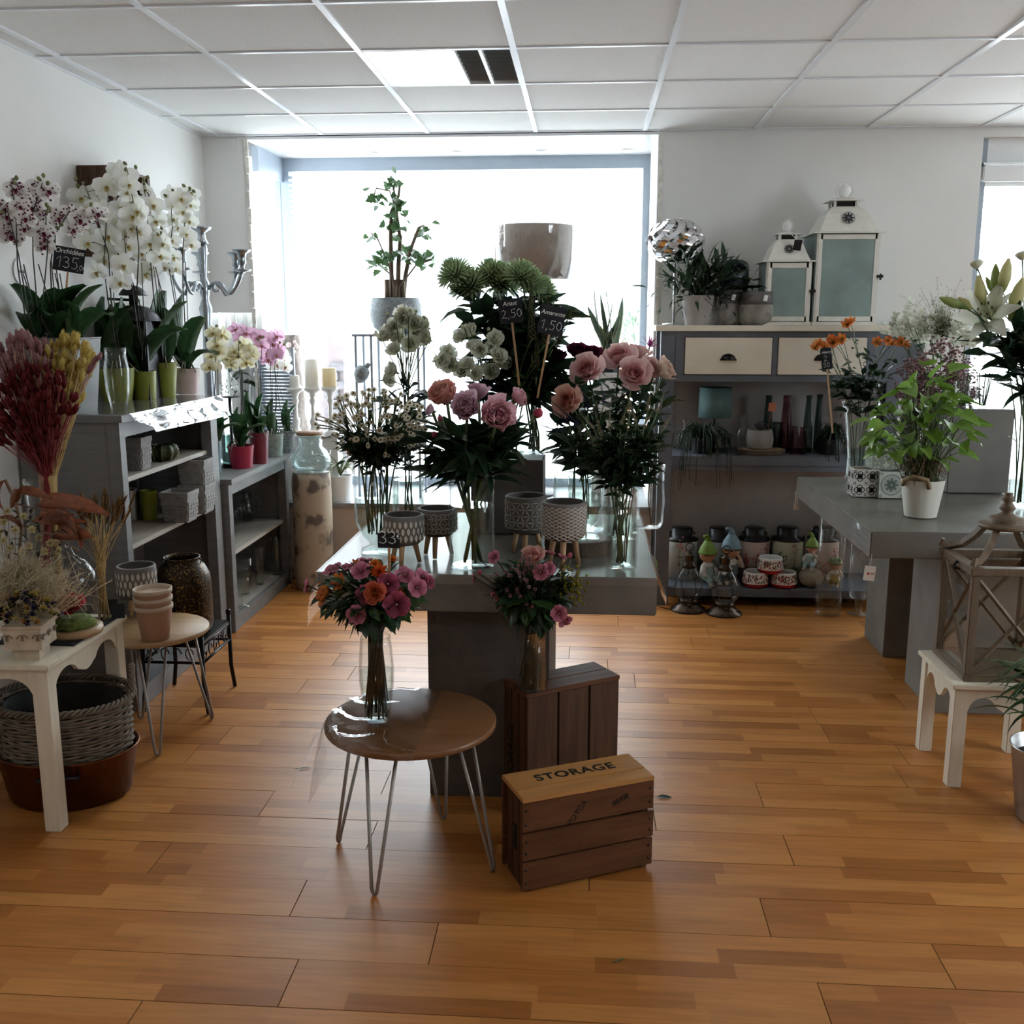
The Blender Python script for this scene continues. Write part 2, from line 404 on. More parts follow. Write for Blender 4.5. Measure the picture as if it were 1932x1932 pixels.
# display window: frame, panes, spots
w1 = S('window_1', Box(-1.99, -1.90, 6.58, 6.66, .475, 2.565), 'frame_grey', 'large grey-framed display window facing the street')
for b in ((-1.90, .40, 6.58, 6.66, 2.485, 2.565), (.345, .40, 6.58, 6.66, .475, 2.485), (-1.90, .345, 6.58, 6.66, .475, .53), (-1.975, -1.935, 6.09, 6.58, 2.42, 2.565), (-1.975, -1.935, 6.09, 6.58, .475, .53)):
    Box(*b).build('frame', 'frame_grey', w1, smooth=False)
Box(-1.90, .345, 6.616, 6.622, .53, 2.485).build('pane', 'window_glass', w1, smooth=False)
Box(-1.957, -1.951, 6.09, 6.58, .53, 2.42).build('pane', 'window_glass', w1, smooth=False)
rib = MB()
for k in range(60): box(rib, -.012, .012, -.006, .006, 0, .018, TR(-1.885, 6.575, .55 + k*.032))
rib.build('guide', 'frame_grey', w1, smooth=False)
Box(.388, .40, 5.9, 6.58, .475, 2.565).build('reveal', 'wall_paint', w1, smooth=False)
tp = MB()
for (xx, dx) in ((-1.945, -.012), (.40, .012)):
    for k in range(22):
        z0 = .5 + k*.094; q = fr.uniform(.004, .012)
        box(tp, xx-abs(dx)*.5+fr.uniform(-.004, .004), xx+abs(dx)*.5+q, 5.890, 5.899, z0, z0+.09)
tp.build('edge_tape', mat('torn_tape', (.62, .60, .55), .6, var=.2, scale=30), w1, smooth=False)
for k, px in enumerate((563, 713, 867, 1023, 1181)):
    p = PZ(px, 297 if k < 4 else 290, 2.56); p.y = 6.36
    t = thing('ceiling_spot', 'small round recessed downlight in the white window soffit', 'spotlight', (p.x, 6.40, 2.565), group='downlights above the display window')
    lathe(MB(), [(.028, -.002), (.046, -.010), (.048, 0)], 20).build('rim', 'white_plastic', t)
    lathe(MB(), [(.001, -.001), (.028, -.001)], 16).build('lens', mat('spot_lens', (.5, .5, .5), .3), t)
# louvred grille standing in the bay
t = thing('louvred_screen', 'grey ribbed shutter panel standing behind the pink orchids', 'shutter', (-1.86, 6.02, .475))
m = MB()
for k in range(34): box(m, -.10, .10, -.006, .006, -.009, .004, TR(0, 0, .20 + k*.0205) @ RX(.5))
m.build('slats', 'frame_grey', t, smooth=False)
for s in (-1, 1): Box(s*.105-.008, s*.105+.008, -.012, .012, 0, .92).build('post', 'frame_grey', t, smooth=False)
# second opening: glazed door with roller-blind box
d1 = S('door_1', Box(2.136, 2.18, 5.95, 6.02, 0, 2.53), 'frame_grey', 'glazed shop door behind the lilies')
for b in ((3.31, 3.36, 5.95, 6.02, 0, 2.53), (2.18, 3.31, 5.95, 6.02, 2.28, 2.33), (2.18, 3.31, 5.95, 6.02, 2.40, 2.53), (2.18, 3.31, 5.95, 6.02, 0, .16)):
    Box(*b).build('frame', 'white_plastic' if b[4] > 2 else 'frame_grey', d1, smooth=False)
Box(2.18, 3.31, 5.982, 5.988, .16, 2.28).build('pane', 'window_glass', d1, smooth=False)
Box(2.18, 3.31, 5.982, 5.988, 2.33, 2.40).build('pane', 'window_glass', d1, smooth=False)
t = thing('blind_box', 'white roller-blind box above the glazed door', 'blind', (2.28, 5.93, 2.30))
Box(-.13, .10, -.03, .02, 0, .085).build('casing', 'white_plastic', t, smooth=True, bevel=.006)
Box(-.13, .12, -.02, .015, .088, .10).build('rail_cover', 'steel', t, smooth=False)
# side window out of view, added to bring daylight onto the long wall
w2 = S('window_2', Box(4.2, 4.3, 1.3, 1.36, 1.05, 2.35), 'frame_grey', 'added unseen side window giving daylight to the long white wall')
for b in ((4.22, 4.28, 3.04, 3.1, 1.05, 2.35), (4.22, 4.28, 2.17, 2.23, 1.05, 2.35), (4.22, 4.28, 1.3, 3.1, 1.05, 1.1), (4.22, 4.28, 1.3, 3.1, 2.3, 2.35)):
    Box(*b).build('frame', 'frame_grey', w2, smooth=False)
Box(4.248, 4.252, 1.3, 3.1, 1.1, 2.3).build('pane', 'window_glass', w2, smooth=False)
# ------------------------------------------------------------------ outside
tag(Box(-30, 30, 6.8, 40, -.3, -.15).build('street', mat('asphalt', (.60, .60, .60), .9, var=.1), smooth=False), 'pale sunlit street outside the window', 'street', kind='structure')
fa = thing('street_facade', 'pale rendered house front across the street', 'building', (0, 15, -.15))
FP = mat('facade', (.62, .62, .63), .9, var=.03)
Box(-14, 14, 0, .4, 0, 2.65).build('wall_face', FP, fa, smooth=False)
Box(-14, 14, -.12, .1, 2.55, 2.72).build('cornice', mat('cornice_blue', (.14, .17, .19), .8), fa, smooth=False)
for px in (905, 1100):
    p = PY(px, 560, 15)
    wn = Box(p.x-.62, p.x+.62, -.06, .02, .5, 2.12).build('window', mat('far_frame', (.12, .135, .155), .7), fa, smooth=False)
    for a in (0, 1):
        for b in range(3):
            Box(p.x-.55 + a*.58, p.x-.03 + a*.58, -.075, -.05, .58 + b*.5, 1.03 + b*.5).build('pane', mat('far_pane', (.68, .72, .76), .5, var=0), wn, smooth=False)
bp = thing('brick_pillar', 'rough brick pillar standing in the street outside the window', 'pillar', (PY(612, 700, 8.2).x, 8.2, -.15))
Box(-.16, .16, 0, .3, 0, 1.95).build('render_coat', mat('pillar_render', (.15, .125, .125), .9, col2=(.19, .165, .165), scale=5, bump=.5), bp, smooth=False)
bm_ = Box(0, .115, 0, .06, 0, .062).mesh('brick', mat('brick', (.085, .08, .085), .9, var=.3), smooth=False)
for k in range(15):
    put('brick', bm_, bp, (.055 - (.055 if k % 2 else 0), -.04, .25 + k*.075))
bush = thing('street_shrub', 'small grey-green oleander shrub outside the window', 'shrub', (PY(1195, 700, 8.0).x, 8.0, -.15))
m = MB(); r = random.Random(5)
for k in range(240):
    a, b = r.uniform(0, 2*pi), r.uniform(.1, 1.2); R_ = r.uniform(.05, .26)
    patch(m, .10, .018, 'lance', -.3, .2, aimx((math.cos(a), math.sin(a), b), 0, (R_*math.cos(a), R_*math.sin(a), 1.35 + r.uniform(0, .42))), 2, 3)
m.build('foliage', mat('oleander', (.10, .15, .10), .6, trans=.3), bush)
m = MB()
for k in range(6): tube(m, arc((0, 0, 0), (.2*math.cos(k), .2*math.sin(k), 1.55), (.03, 0, 0)), .012, 5)
m.build('stem', 'twig', bush)
# ------------------------------------------------------------------ furniture
wood('old_wood', (.085, .032, .012), (.14, .056, .022), 3, 0)
wood('old_wood_v', (.055, .025, .012), (.10, .046, .021), 3, 2)
wood('lid_wood', (.52, .25, .075), (.40, .20, .07), 3, 0)
wood('oak_top', (.17, .074, .027), (.22, .10, .04), 3, 0, rough=.35, spec=.5, bump=.05)
wood('light_oak', (.46, .30, .16), (.38, .24, .12), 3, 0, rough=.45, bump=.08)
wood('white_wood', (.78, .72, .59), (.70, .63, .50), 4, 2, rough=.6, bump=.15)
wood('lantern_wood', (.12, .085, .052), (.18, .13, .085), 4, 2)
wood('leg_wood', (.45, .27, .14), (.52, .33, .18), 4, 2)
# tall open shelf
t = thing('open_shelf', 'tall grey painted open shelf carrying the green and pink orchid pots', 'shelf', (-2.19, 3.74, 0)); SHELF_Z = 1.20
D, Ln = .41, 1.03
for (n, b, m) in (('top_board', (-.0, D+.02, -.02, Ln+.02, 1.172, 1.20), 'grey_paint'), ('side_panel', (0.01, D-.05, 0, .02, 0, 1.172), 'grey_paint'), ('side_panel', (0.01, D-.05, Ln-.02, Ln, 0, 1.172), 'grey_paint'),
                  ('post', (D-.05, D, -.005, .045, 0, 1.172), 'grey_paint'), ('post', (D-.05, D, Ln-.085, Ln, 0, 1.172), 'grey_paint'),
                  ('post', (0.005, .05, -.004, .03, 0, 1.172), 'grey_paint'), ('rail', (D-.03, D-.004, .045, Ln-.085, 1.11, 1.172), 'grey_paint'),
                  ('shelf_board', (.02, D-.025, .02, Ln-.02, .925, .945), 'grey_shelf'), ('shelf_board', (.02, D-.025, .02, Ln-.02, .65, .67), 'grey_shelf'),
                  ('shelf_board', (.02, D-.025, .02, Ln-.02, .06, .08), 'grey_paint'), ('rail', (D-.03, D-.004, .045, Ln-.085, 0, .085), 'grey_paint'), ('back_panel', (0, .01, .0, Ln, 0, 1.172), 'grey_paint')):
    Box(*b).build(n, m, t, smooth=True, bevel=.002)
# low open cabinet
t = thing('low_shelf', 'low grey open shelf with glass vases under the red orchid pots', 'shelf', (-2.19, 4.79, 0)); LOW_Z = .785
D, Ln = .44, 1.01
for (n, b, m) in (('top_board', (0, D+.02, 0, Ln+.02, .757, .785), 'grey_paint'), ('side_panel', (.01, D-.05, .01, .03, 0, .757), 'grey_paint'), ('side_panel', (.01, D-.05, Ln-.02, Ln, 0, .757), 'grey_paint'),
                  ('post', (D-.05, D, .005, .06, 0, .757), 'grey_paint'), ('post', (D-.05, D, Ln-.05, Ln, 0, .757), 'grey_paint'), ('rail', (D-.03, D-.004, .06, Ln-.05, .70, .757), 'grey_paint'),
                  ('shelf_board', (.02, D-.025, .03, Ln-.02, .375, .395), 'grey_shelf'), ('shelf_board', (.02, D-.025, .03, Ln-.02, .05, .07), 'grey_shelf'), ('rail', (D-.03, D-.004, .06, Ln-.05, 0, .075), 'grey_paint'), ('back_panel', (0, .01, .01, Ln, 0, .757), 'grey_paint')):
    Box(*b).build(n, m, t, smooth=True, bevel=.002)
# dresser
t = thing('dresser', 'dark grey dresser with cream drawers and open shelves against the white wall', 'dresser', (.40, 5.45, 0)); DR_Z = 1.53
Ld = 1.36
for (n, b, m) in (('top_board', (-.03, Ld+.03, -.02, .43, 1.50, 1.53), 'cream_paint'), ('post', (.0, .075, 0, .06, 0, 1.5), 'slate_paint'), ('post', (Ld-.075, Ld, 0, .06, 0, 1.5), 'slate_paint'), ('post', (.0, .075, .36, .42, 0, 1.5), 'slate_paint'), ('post', (Ld-.075, Ld, .36, .42, 0, 1.5), 'slate_paint'),
                  ('front_frame', (.075, Ld-.075, .005, .02, 1.47, 1.5), 'slate_paint'), ('front_frame', (.075, Ld-.075, .005, .02, 1.235, 1.272), 'slate_paint'), ('front_frame', (.075, .125, .006, .02, 1.272, 1.47), 'slate_paint'), ('front_frame', (.583, .612, .006, .02, 1.272, 1.47), 'slate_paint'), ('front_frame', (1.07, Ld-.075, .006, .02, 1.272, 1.47), 'slate_paint'),
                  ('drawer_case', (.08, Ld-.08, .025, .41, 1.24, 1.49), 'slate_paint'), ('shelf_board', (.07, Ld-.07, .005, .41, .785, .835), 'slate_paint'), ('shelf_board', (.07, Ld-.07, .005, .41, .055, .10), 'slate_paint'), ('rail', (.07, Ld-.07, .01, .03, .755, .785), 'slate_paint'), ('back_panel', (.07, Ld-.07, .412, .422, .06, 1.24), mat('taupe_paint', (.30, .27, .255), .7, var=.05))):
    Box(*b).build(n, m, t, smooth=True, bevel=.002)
for x in (.128, .615):
    d = Box(x, x+.452, -.004, .022, 1.275, 1.467).build('drawer', 'cream_paint', t, smooth=True, bevel=.0015)
    h = MB(); n = 14  # cup pull
    vs_, fs_ = [], []
    for k in range(n+1):
        a = pi*k/n
        for j in range(5):
            b = pi/2*j/4; vs_.append((.04*math.cos(a)*math.cos(b*.9), -.026*math.sin(b), .032*math.sin(a)*math.cos(b)))
    for k in range(n):
        for j in range(4): fs_.append((k*5+j, k*5+j+1, (k+1)*5+j+1, (k+1)*5+j))
    h.add(vs_, fs_); box(h, -.043, .043, -.004, 0, -.004, .003)
    h.build('cup_handle', 'black_metal', d, (x+.226, -.004, 1.352))
# central display table
CT = .78
t = thing('display_table', 'grey cement-look display table on one slab pedestal under the peonies', 'table', (-.30, 3.5, 0))
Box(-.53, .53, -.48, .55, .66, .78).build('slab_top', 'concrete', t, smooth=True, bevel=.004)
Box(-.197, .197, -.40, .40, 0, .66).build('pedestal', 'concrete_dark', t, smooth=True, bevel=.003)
# right display table
RT = .80
t = thing('display_table', 'grey cement-look display table on two pedestals carrying the lilies', 'table', (1.7, 4.34, 0))
Box(-.65, .75, -.66, .66, .70, .80).build('slab_top', 'concrete', t, smooth=True, bevel=.004)
Box(-.285, .5, .30, .62, 0, .70).build('pedestal', 'concrete', t, smooth=True, bevel=.003)
Box(-.285, .5, -.385, -.03, 0, .70).build('pedestal', 'concrete', t, smooth=True, bevel=.003)
# film over the tables
def film(mb, pts, n=10, amp=.004, seed=0):
    """wrinkled clear sheet spanned by four corners"""
    a, b, c, d = [Vector(p) for p in pts]; v = []; f = []; nrm = (b-a).cross(d-a).normalized()
    for i in range(n+1):
        for j in range(n+1):
            s, q = i/n, j/n; p = a.lerp(b, s).lerp(d.lerp(c, s), q)
            v.append(p + nrm * amp * noise.noise(p*14 + Vector((seed, 0, 0))))
    for i in range(n):
        for j in range(n): k = i*(n+1)+j; f.append((k, k+1, k+n+2, k+n+1))
    return mb.add(v, f)
t = thing('plastic_cover', 'clear plastic sheet over the cement table with the lilies', 'table cover', (1.05, 3.68, .80))
m = MB(); film(m, [(-.004, -.004, .004), (1.3, -.004, .004), (1.3, 1.33, .004), (-.004, 1.33, .004)], 16, .0015)
m.build('sheet', 'table_film', t)
m = MB(); film(m, [(-.006, -.006, .004), (-.006, 1.34, .004), (-.03, 1.36, -.12), (-.012, -.012, -.115)], 14, .012, 3); m.build('hanging_edge', 'film', t)
p = PY(1503, 930, 5.02) - t.location
m = MB(); r = random.Random(2)
for k in range(16): tube(m, [(r.uniform(-.004, .004), 0, 0), (r.uniform(-.012, .012), r.uniform(-.006, .006), -.085)], .0012, 4)
lathe(m, [(.001, .012), (.006, .006), (.006, -.01), (.001, -.012)], 8)
m.build('tassel', 'string', t, p)
t = thing('plastic_cover', 'clear plastic sheet over the cement table with the peonies', 'table cover', (-.83, 3.02, .78))
m = MB(); film(m, [(-.004, -.004, .003), (1.064, -.004, .003), (1.064, 1.0, .003), (-.004, 1.0, .003)], 16, .0025, 9); m.build('sheet', 'table_film', t)
m = MB(); film(m, [(-.006, 0, .003), (-.006, 1.0, .003), (-.05, 1.0, -.15), (-.035, -.02, -.17)], 12, .012, 5); m.build('hanging_edge', 'film', t)
m = MB(); film(m, [(1.066, 0, .003), (1.066, 1.0, .003), (1.10, 1.0, -.15), (1.10, .05, -.11)], 12, .012, 6); m.build('hanging_edge', 'film', t)
m = MB(); film(m, [(.1, -.004, .003), (1.064, -.004, .003), (1.064, -.016, -.02), (.1, -.018, -.028)], 10, .004, 7); m.build('front_edge', 'film', t)
t = thing('plastic_cover', 'crumpled shiny plastic sheet hanging over the edge of the tall grey shelf', 'table cover', (-1.755, 3.74, 1.20))
m = MB(); film(m, [(-.40, .0, .003), (.003, .0, .003), (.003, 1.05, .003), (-.40, 1.05, .003)], 12, .003, 11); m.build('sheet', 'film', t)
m = MB(); film(m, [(.004, .02, .003), (.004, 1.06, .003), (.03, 1.06, -.10), (.03, .22, -.085)], 16, .03, 12)
m.build('hanging_edge', glass('shiny_film', (.9, .92, .94), base=.30, rough=.08, ior=1.5), t)
# hairpin tables
def hairpin(name, label, c, r, h, topm, feet, legm):
    t = thing(name, label, 'table', (c[0], c[1], 0))
    lathe(MB(), [(.001, h-.02), (r-.006, h-.02), (r, h-.016), (r, h-.004), (r-.004, h), (.001, h)], 48).build('table_top', topm, t)
    for a, k in feet:
        d = Vector((math.cos(a), math.sin(a), 0)); s = Vector((-d.y, d.x, 0)); fo = d * k; m = MB()
        for pl in (d*r*.62, ):
            top = d * (r*.66)
            pts = [top + s*.05 + Vector((0, 0, h-.02))] + [fo + s*.009 + Vector((0, 0, .02))] + [fo + s*.006 + Vector((0, 0, .008)), fo + Vector((0, 0, .005)), fo - s*.006 + Vector((0, 0, .008))] + [fo - s*.009 + Vector((0, 0, .02)), top - s*.05 + Vector((0, 0, h-.02))]
            tube(m, pts, .0052, 8)
        m.build('hairpin_leg', legm, t)
    return t
mat('grey_rod', (.30, .28, .26), .4, metal=.5)
hc = Vector((-.485, 2.70, 0)); ft = [Vector(p) - hc for p in ((-.559, 2.495, 0), (-.725, 2.77, 0), (-.245, 2.64, 0), (-.43, 2.935, 0))]
STZ = .435
hairpin('hairpin_table', 'round oak side table on hairpin legs with a shiny plastic sheet', hc, .245, STZ, 'oak_top', [(math.atan2(f.y, f.x), f.length) for f in ft], 'grey_rod')
hl = Vector((-1.595, 3.51, 0)); LHZ = .43
hairpin('hairpin_table', 'round oak side table on hairpin legs under the stacked terracotta pots', hl, .20, LHZ, 'light_oak', [(math.atan2(f.y, f.x), f.length) for f in [Vector(p) - hl for p in ((-1.53, 3.33, 0), (-1.46, 3.68, 0), (-1.74, 3.66, 0), (-1.77, 3.42, 0))]], 'grey_rod')
t = thing('plastic_sheet', 'clear shiny plastic sheet draped over the round oak table', 'plastic sheet', (hc.x, hc.y, STZ))
m = MB(); v = []; f = []; N_ = 22
a_, b_ = Vector((-.30, -.20)), Vector((.05, -.26)); d_ = Vector((-.16, .26)); c_ = Vector((.06, .235))
for i in range(N_+1):
    for j in range(N_+1):
        s, q = i/N_, j/N_; p = a_.lerp(b_, s).lerp(d_.lerp(c_, s), q); rr = p.length; z = .0025 + .002*max(0, noise.noise(Vector((p.x*22, p.y*22, 3))))
        if rr > .243:
            e = rr - .243; z = .002 - min(e, 9) * (1.6 if p.x < -.1 else 1.2) + .004*noise.noise(Vector((p.x*30, p.y*30, 1))); p = p * ((.247 + e*.55)/rr)
        else: z += .012*max(0, .10 - p.x)*(1 + math.sin(p.y*52 + p.x*20 + 1.5*math.sin(p.x*30)))*1.6
        v.append((p.x, p.y, z))
for i in range(N_):
    for j in range(N_): k = i*(N_+1)+j; f.append((k, k+1, k+N_+2, k+N_+1))
m.add(v, f); m.build('sheet', glass('crinkled_film', (.97, .97, .97), base=.07, rough=.04, ior=1.6), t)
m = MB(); film(m, [(-.235, .02, 0), (-.245, -.13, -.004), (-.335, -.17, -.20), (-.30, -.09, -.10)], 8, .008, 4); m.build('hanging_corner', 'film', t)
# crates
NAIL = lathe(MB(), [(.0005, .001), (.0035, .001), (.0035, -.002)], 8, aim((0, -1, 0))).mesh('nail', 'dark_metal')
def crate_frame(p0, p1, p2):
    e = (p1 - p0); Lx = e.length; ang = math.atan2(e.y, e.x); return ang, Lx, (p2 - p0).length
p0, p1 = PZ(985, 1690, 0), PZ(1230, 1637, 0)
ang = math.atan2((p1-p0).y, (p1-p0).x); Lx = (p1-p0).length; Dp = .16; Hh = .285
t = thing('wooden_crate', 'low old wooden crate stencilled STORAGE lying on its side', 'crate', p0, ang)
zs = [(.012, .095), (.101, .180), (.186, .272)]
for k, (a, b) in enumerate(zs):
    s = Box(0, Lx, 0, .011, a, b).build('slat', 'old_wood', t, bevel=.0015, rot=(0, 0, (.004, -.003, .002)[k]))
    for xx in (.012, Lx-.012):
        for zz in (a+.022, b-.022): put('nail', NAIL, s, (xx, -.0008, zz))
for k, (a, b) in enumerate(zs): Box(0, Lx, Dp-.011, Dp, a, b).build('slat', 'old_wood', t, bevel=.0015)
for x in (0.012, Lx-.030):
    for (a, b) in ((.012, .052), (.056, .104), (.108, .148)): Box(x, x+.018, a, b, 0, .272).build('end_board', 'old_wood_v', t, bevel=.0015)
Box(.008, .0125, .07, .09, .10, .17).build('hand_slot', 'ink', t, smooth=False)
l1 = Box(0, Lx, -.002, .055, .273, .286).build('top_board', 'lid_wood', t, bevel=.0018, rot=(0, .003, .004))
l2 = Box(0, Lx, .060, Dp, .273, .287).build('top_board', 'lid_wood', t, bevel=.0018)
lettering(l2, 'STORAGE', .052, 'ink', (Lx*.5, .085, .2875), (0, 0, 0), 0, .0003, spacing=1.12, bold=.0013)
for (tx, xx, zz, a) in (('VOYGA', .17, .212, .9), ('48/08', .30, .224, .35)):
    lettering(t, tx, .024, 'ink', (xx, -.0006, zz), (pi/2, -a, 0), 0, .0002, name='stamp_mark')
q0, q1, q2 = PZ(995, 1312, .41), PZ(1168, 1277, .41), PZ(941, 1284, .41)
ang2 = math.atan2((q1-q0).y, (q1-q0).x); Lx2 = (q1-q0).length; CRZ = .415
t = thing('wooden_crate', 'tall old wooden crate standing on end beneath the square vase of pink flowers', 'crate', (q0.x, q0.y, 0), ang2); CR = t
Dp2 = .155
w3 = (Lx2 - .012) / 3
for k in range(3):
    Box(k*(w3+.006), k*(w3+.006)+w3, 0, .011, 0, .400).build('slat', 'old_wood_v', t, bevel=.0015)
    Box(k*(w3+.006), k*(w3+.006)+w3, Dp2-.011, Dp2, 0, .400).build('slat', 'old_wood_v', t, bevel=.0015)
for z in (0, .400):
    for (a, b) in ((0, Dp2*.48), (Dp2*.5, Dp2)): Box(-.004, Lx2+.004, a, b, z, z+.015).build('end_board', 'old_wood', t, bevel=.0018)
for (a, b) in ((.012, .052), (.056, .100), (.104, .143)): Box(0, .012, a, b, .015, .40).build('side_board', 'old_wood_v', t, bevel=.0015)
for (a, b) in ((.012, .143), ): Box(Lx2-.012, Lx2, a, b, .015, .40).build('side_board', 'old_wood_v', t, bevel=.0015)
lettering(t, 'STORAGE', .050, 'ink', (-.0006, .092, .17), (pi/2, -pi/2, -pi/2), 0, .0003, bold=.0012)
# crate on the wall
Yn = PX(143, 312, -2.2).y
t = thing('wall_crate', 'small dark wooden crate fixed high on the white wall behind the orchids', 'crate', (-2.198, Yn, 1.84))
dp = .155; hh = .365; ln = .36
for k in range(3): Box(k*dp/3+.001, (k+1)*dp/3-.001, -.006, .006, 0, hh).build('slat', 'old_wood_v', t, bevel=.001)
for k in range(3): Box(k*dp/3+.001, (k+1)*dp/3-.001, ln, ln+.012, 0, hh).build('slat', 'old_wood_v', t, bevel=.001)
Box(0, dp, 0, ln, hh-.004, hh+.008).build('top_board', 'old_wood', t, bevel=.001); Box(0, dp, 0, ln, -.008, .004).build('bottom_board', 'old_wood', t, bevel=.001)
Box(dp-.012, dp+.004, -.012, .018, -.01, hh+.01).build('corner_post', 'old_wood_v', t, bevel=.001)
Box(dp-.012, dp+.004, ln-.006, ln+.022, -.01, hh+.01).build('corner_post', 'old_wood_v', t, bevel=.001)
# white scalloped tables
def scallop_board(L, h, th, axis):
    v = []; f = []; n = 28
    for i in range(n+1):
        s = i/n; e = abs(2*s-1)
        d = h * (1 - .62*math.sqrt(max(0, 1-((e-.62)/.36)**2)) if .26 < e < .98 else (1 if e >= .98 else .78 + .22*math.cos(e/.26*pi*.5)))
        for y in (0, th):
            p = [(s*L, y, 0), (s*L, y, -d)]
            v += p if axis == 0 else [(b, a, c) for a, b, c in p]
    for i in range(n):
        a = i*4; b = a+4; f += [(a, a+1, b+1, b), (a+2, b+2, b+3, a+3), (a+1, a+3, b+3, b+1), (a, b, b+2, a+2)]
    return MB().add(v, f)
def scallop_table(name, label, x0, x1, y0, y1, h, leg):
    t = thing(name, label, 'table', (x0, y0, 0)); w, d = x1-x0, y1-y0
    Box(-.012, w+.012, -.012, d+.012, h-.018, h).build('table_top', 'white_wood', t, bevel=.003)
    for x in (0, w-leg):
        for y in (0, d-leg): Box(x, x+leg, y, y+leg, 0, h-.018).build('leg', 'white_wood', t, bevel=.002)
    for y in (.006, d-.02): scallop_board(w-2*leg, .085, .014, 0).build('apron', 'white_wood', t, (leg, y, h-.018), smooth=False)
    for x in (.006, w-.02): scallop_board(d-2*leg, .085, .014, 1).build('apron', 'white_wood', t, (x, leg, h-.018), smooth=False)
    return t
WTZ = .545
scallop_table('side_table', 'cream wooden table with scalloped apron holding dried flowers', -2.12, -1.60, 2.77, 3.28, WTZ, .05)
RSZ = PY(1803, 1290, 3.28).z
scallop_table('side_stool', 'cream wooden stool with scalloped apron beneath the wooden lantern', 1.245, 1.60, 3.28, 3.62, RSZ, .045)
# black iron bench
t = thing('iron_bench', 'small black wrought-iron bench under the copper-toned vase', 'bench', (-1.748, 3.73, 0)); BZ = .30
w, d = .245, .31
for x in (0, w):
    for y in (0, d):
        tube(MB(), [(x + (.012 if x else -.012), y - .0, .004), (x, y, .10), (x, y, .33)], .009, 8).build('leg', 'black_metal', t)
        lathe(MB(), [(.001, .014), (.011, .008), (.012, 0), (.009, -.012)], 10).build('knob', 'black_metal', t, (x, y, .336))
for z in (.215, .285):
    for x in (0, w): tube(MB(), [(x, 0, z), (x, d, z)], .006, 6).build('rail', 'black_metal', t)
    for y in (0, d): tube(MB(), [(0, y, z), (w, y, z)], .006, 6).build('rail', 'black_metal', t)
Box(-.004, w+.004, -.004, d+.004, .289, .30).build('seat_plate', 'black_metal', t, bevel=.002)
m = MB()
for k in range(6):
    for (dx, ax) in ((w, 1), (0, 1)):
        c = .03 + k*.054
        tube(m, [(dx, c + .02*math.cos(a)*(1-a/9), .25 + .024*math.sin(a)*(1 if k % 2 else -1)) for a in [q*.55 for q in range(10)]], .0026, 5)
for k in range(5):
    c = .04 + k*.05; tube(m, [(c + .02*math.cos(a)*(1-a/9), 0, .25 + .024*math.sin(a)) for a in [q*.55 for q in range(10)]], .0026, 5)
m.build('scrollwork', 'black_metal', t)
# ------------------------------------------------------------------ vessels and ornaments
def vase(name, label, pos, prof, m='clear_glass', water=None, thick=.004, n=28, cat='vase', sq=None, group=None, rz=0):
    """glass vessel with an optional body of water up to height water"""
    t = thing(name, label, cat, pos, rz, group)
    shell(prof, n, thick, sq=sq).build('glass', m, t, smooth='auto' if sq else True)
    if water:
        q = [(r - thick*1.3, max(z, prof[0][1] + thick*1.3)) for r, z in prof if z < water]
        rl = q[-1][0]
        for (r0, z0), (r1, z1) in zip(prof, prof[1:]):
            if z0 < water <= z1: rl = r0 + (r1-r0)*(water-z0)/max(z1-z0, 1e-6) - thick*1.3
        lathe(MB(), [(.0005, q[0][1])] + q + [(rl, water), (.0005, water)], n, sq=sq).build('water', 'water', t, smooth='auto')
    return t
def cyl(r, h, rb=None, k=4): rb = rb or r; return [(rb + (r-rb)*i/k, h*i/k) for i in range(k+1)]
def pot_part(parent, r, h, m, taper=.75, rim=0., thick=.006, soil=True, n=28, loc=(0, 0, 0), sq=None):
    pr = [(r*taper, 0)] + [(r*(taper + (1-taper)*i/4), h*i/4) for i in range(1, 5)]
    if rim: pr = pr[:-1] + [(r-.004, h-rim), (r, h-rim+.002), (r, h)]
    o = shell(pr, n, thick, sq=sq).build('pot', m, parent, loc, smooth='auto')
    if soil: lathe(MB(), [(.001, h*.86), (r*(taper + (1-taper)*.86) - thick, h*.86)], 16, sq=sq).build('soil', 'soil', parent, loc)
    return o
# --- tall shelf contents
mat('cement_pot', (.27, .27, .265), .8, var=.15, scale=40, bump=.8, bscale=170)
def brick_pot(label, x0, x1, yt, yb, z, grp, zoff=None):
    c, r, h = fit(x0, x1, yt, yb, z, .7); t = thing('square_planter', label, 'planter', c, 0, grp); r *= .97
    p = [(r*.82, 0), (r*.97, h*.80), (r*.97, h*.84), (r*1.03, h*.84), (r*1.03, h)]
    lathe(MB(), [(.001, 0)] + p + [(r*.93, h), (r*.75, .01), (.001, .01)], 4, RZ(pi/4) @ Matrix.Scale(1.2, 4)).build('body', 'cement_pot', t, smooth=False)
    m = MB(); rr = random.Random(1); q = r*.85
    for f_ in range(2):
        for k in range(5):
            zc = h*(.08 + k*.15); w = q*(.84 + .15*(k*.15+.08)/.84)
            for j in range(4):
                a = -w*.95 + j*w*.475 + (.1*w if k % 2 else 0); b = min(a + w*.42, w*.98)
                if f_: box(m, a, b, -w-.0035, -w, zc, zc+h*.12)
                else: box(m, w, w+.0035, a, b, zc, zc+h*.12)
    tag(m.build('brick_relief', 'cement_pot', t, smooth=False), kind='stuff'); return t, c, r, h
brick_pot('square grey cement planter with brick relief beside the ribbed green pot', 226, 281, 834, 888, .945, 'square cement planters')
_, c, r, h = brick_pot('square grey cement planter standing alone in front of the stacked pair', 306, 370, 935, 987, .67, 'square cement planters')
c2 = c + Vector((.0, .21, 0))
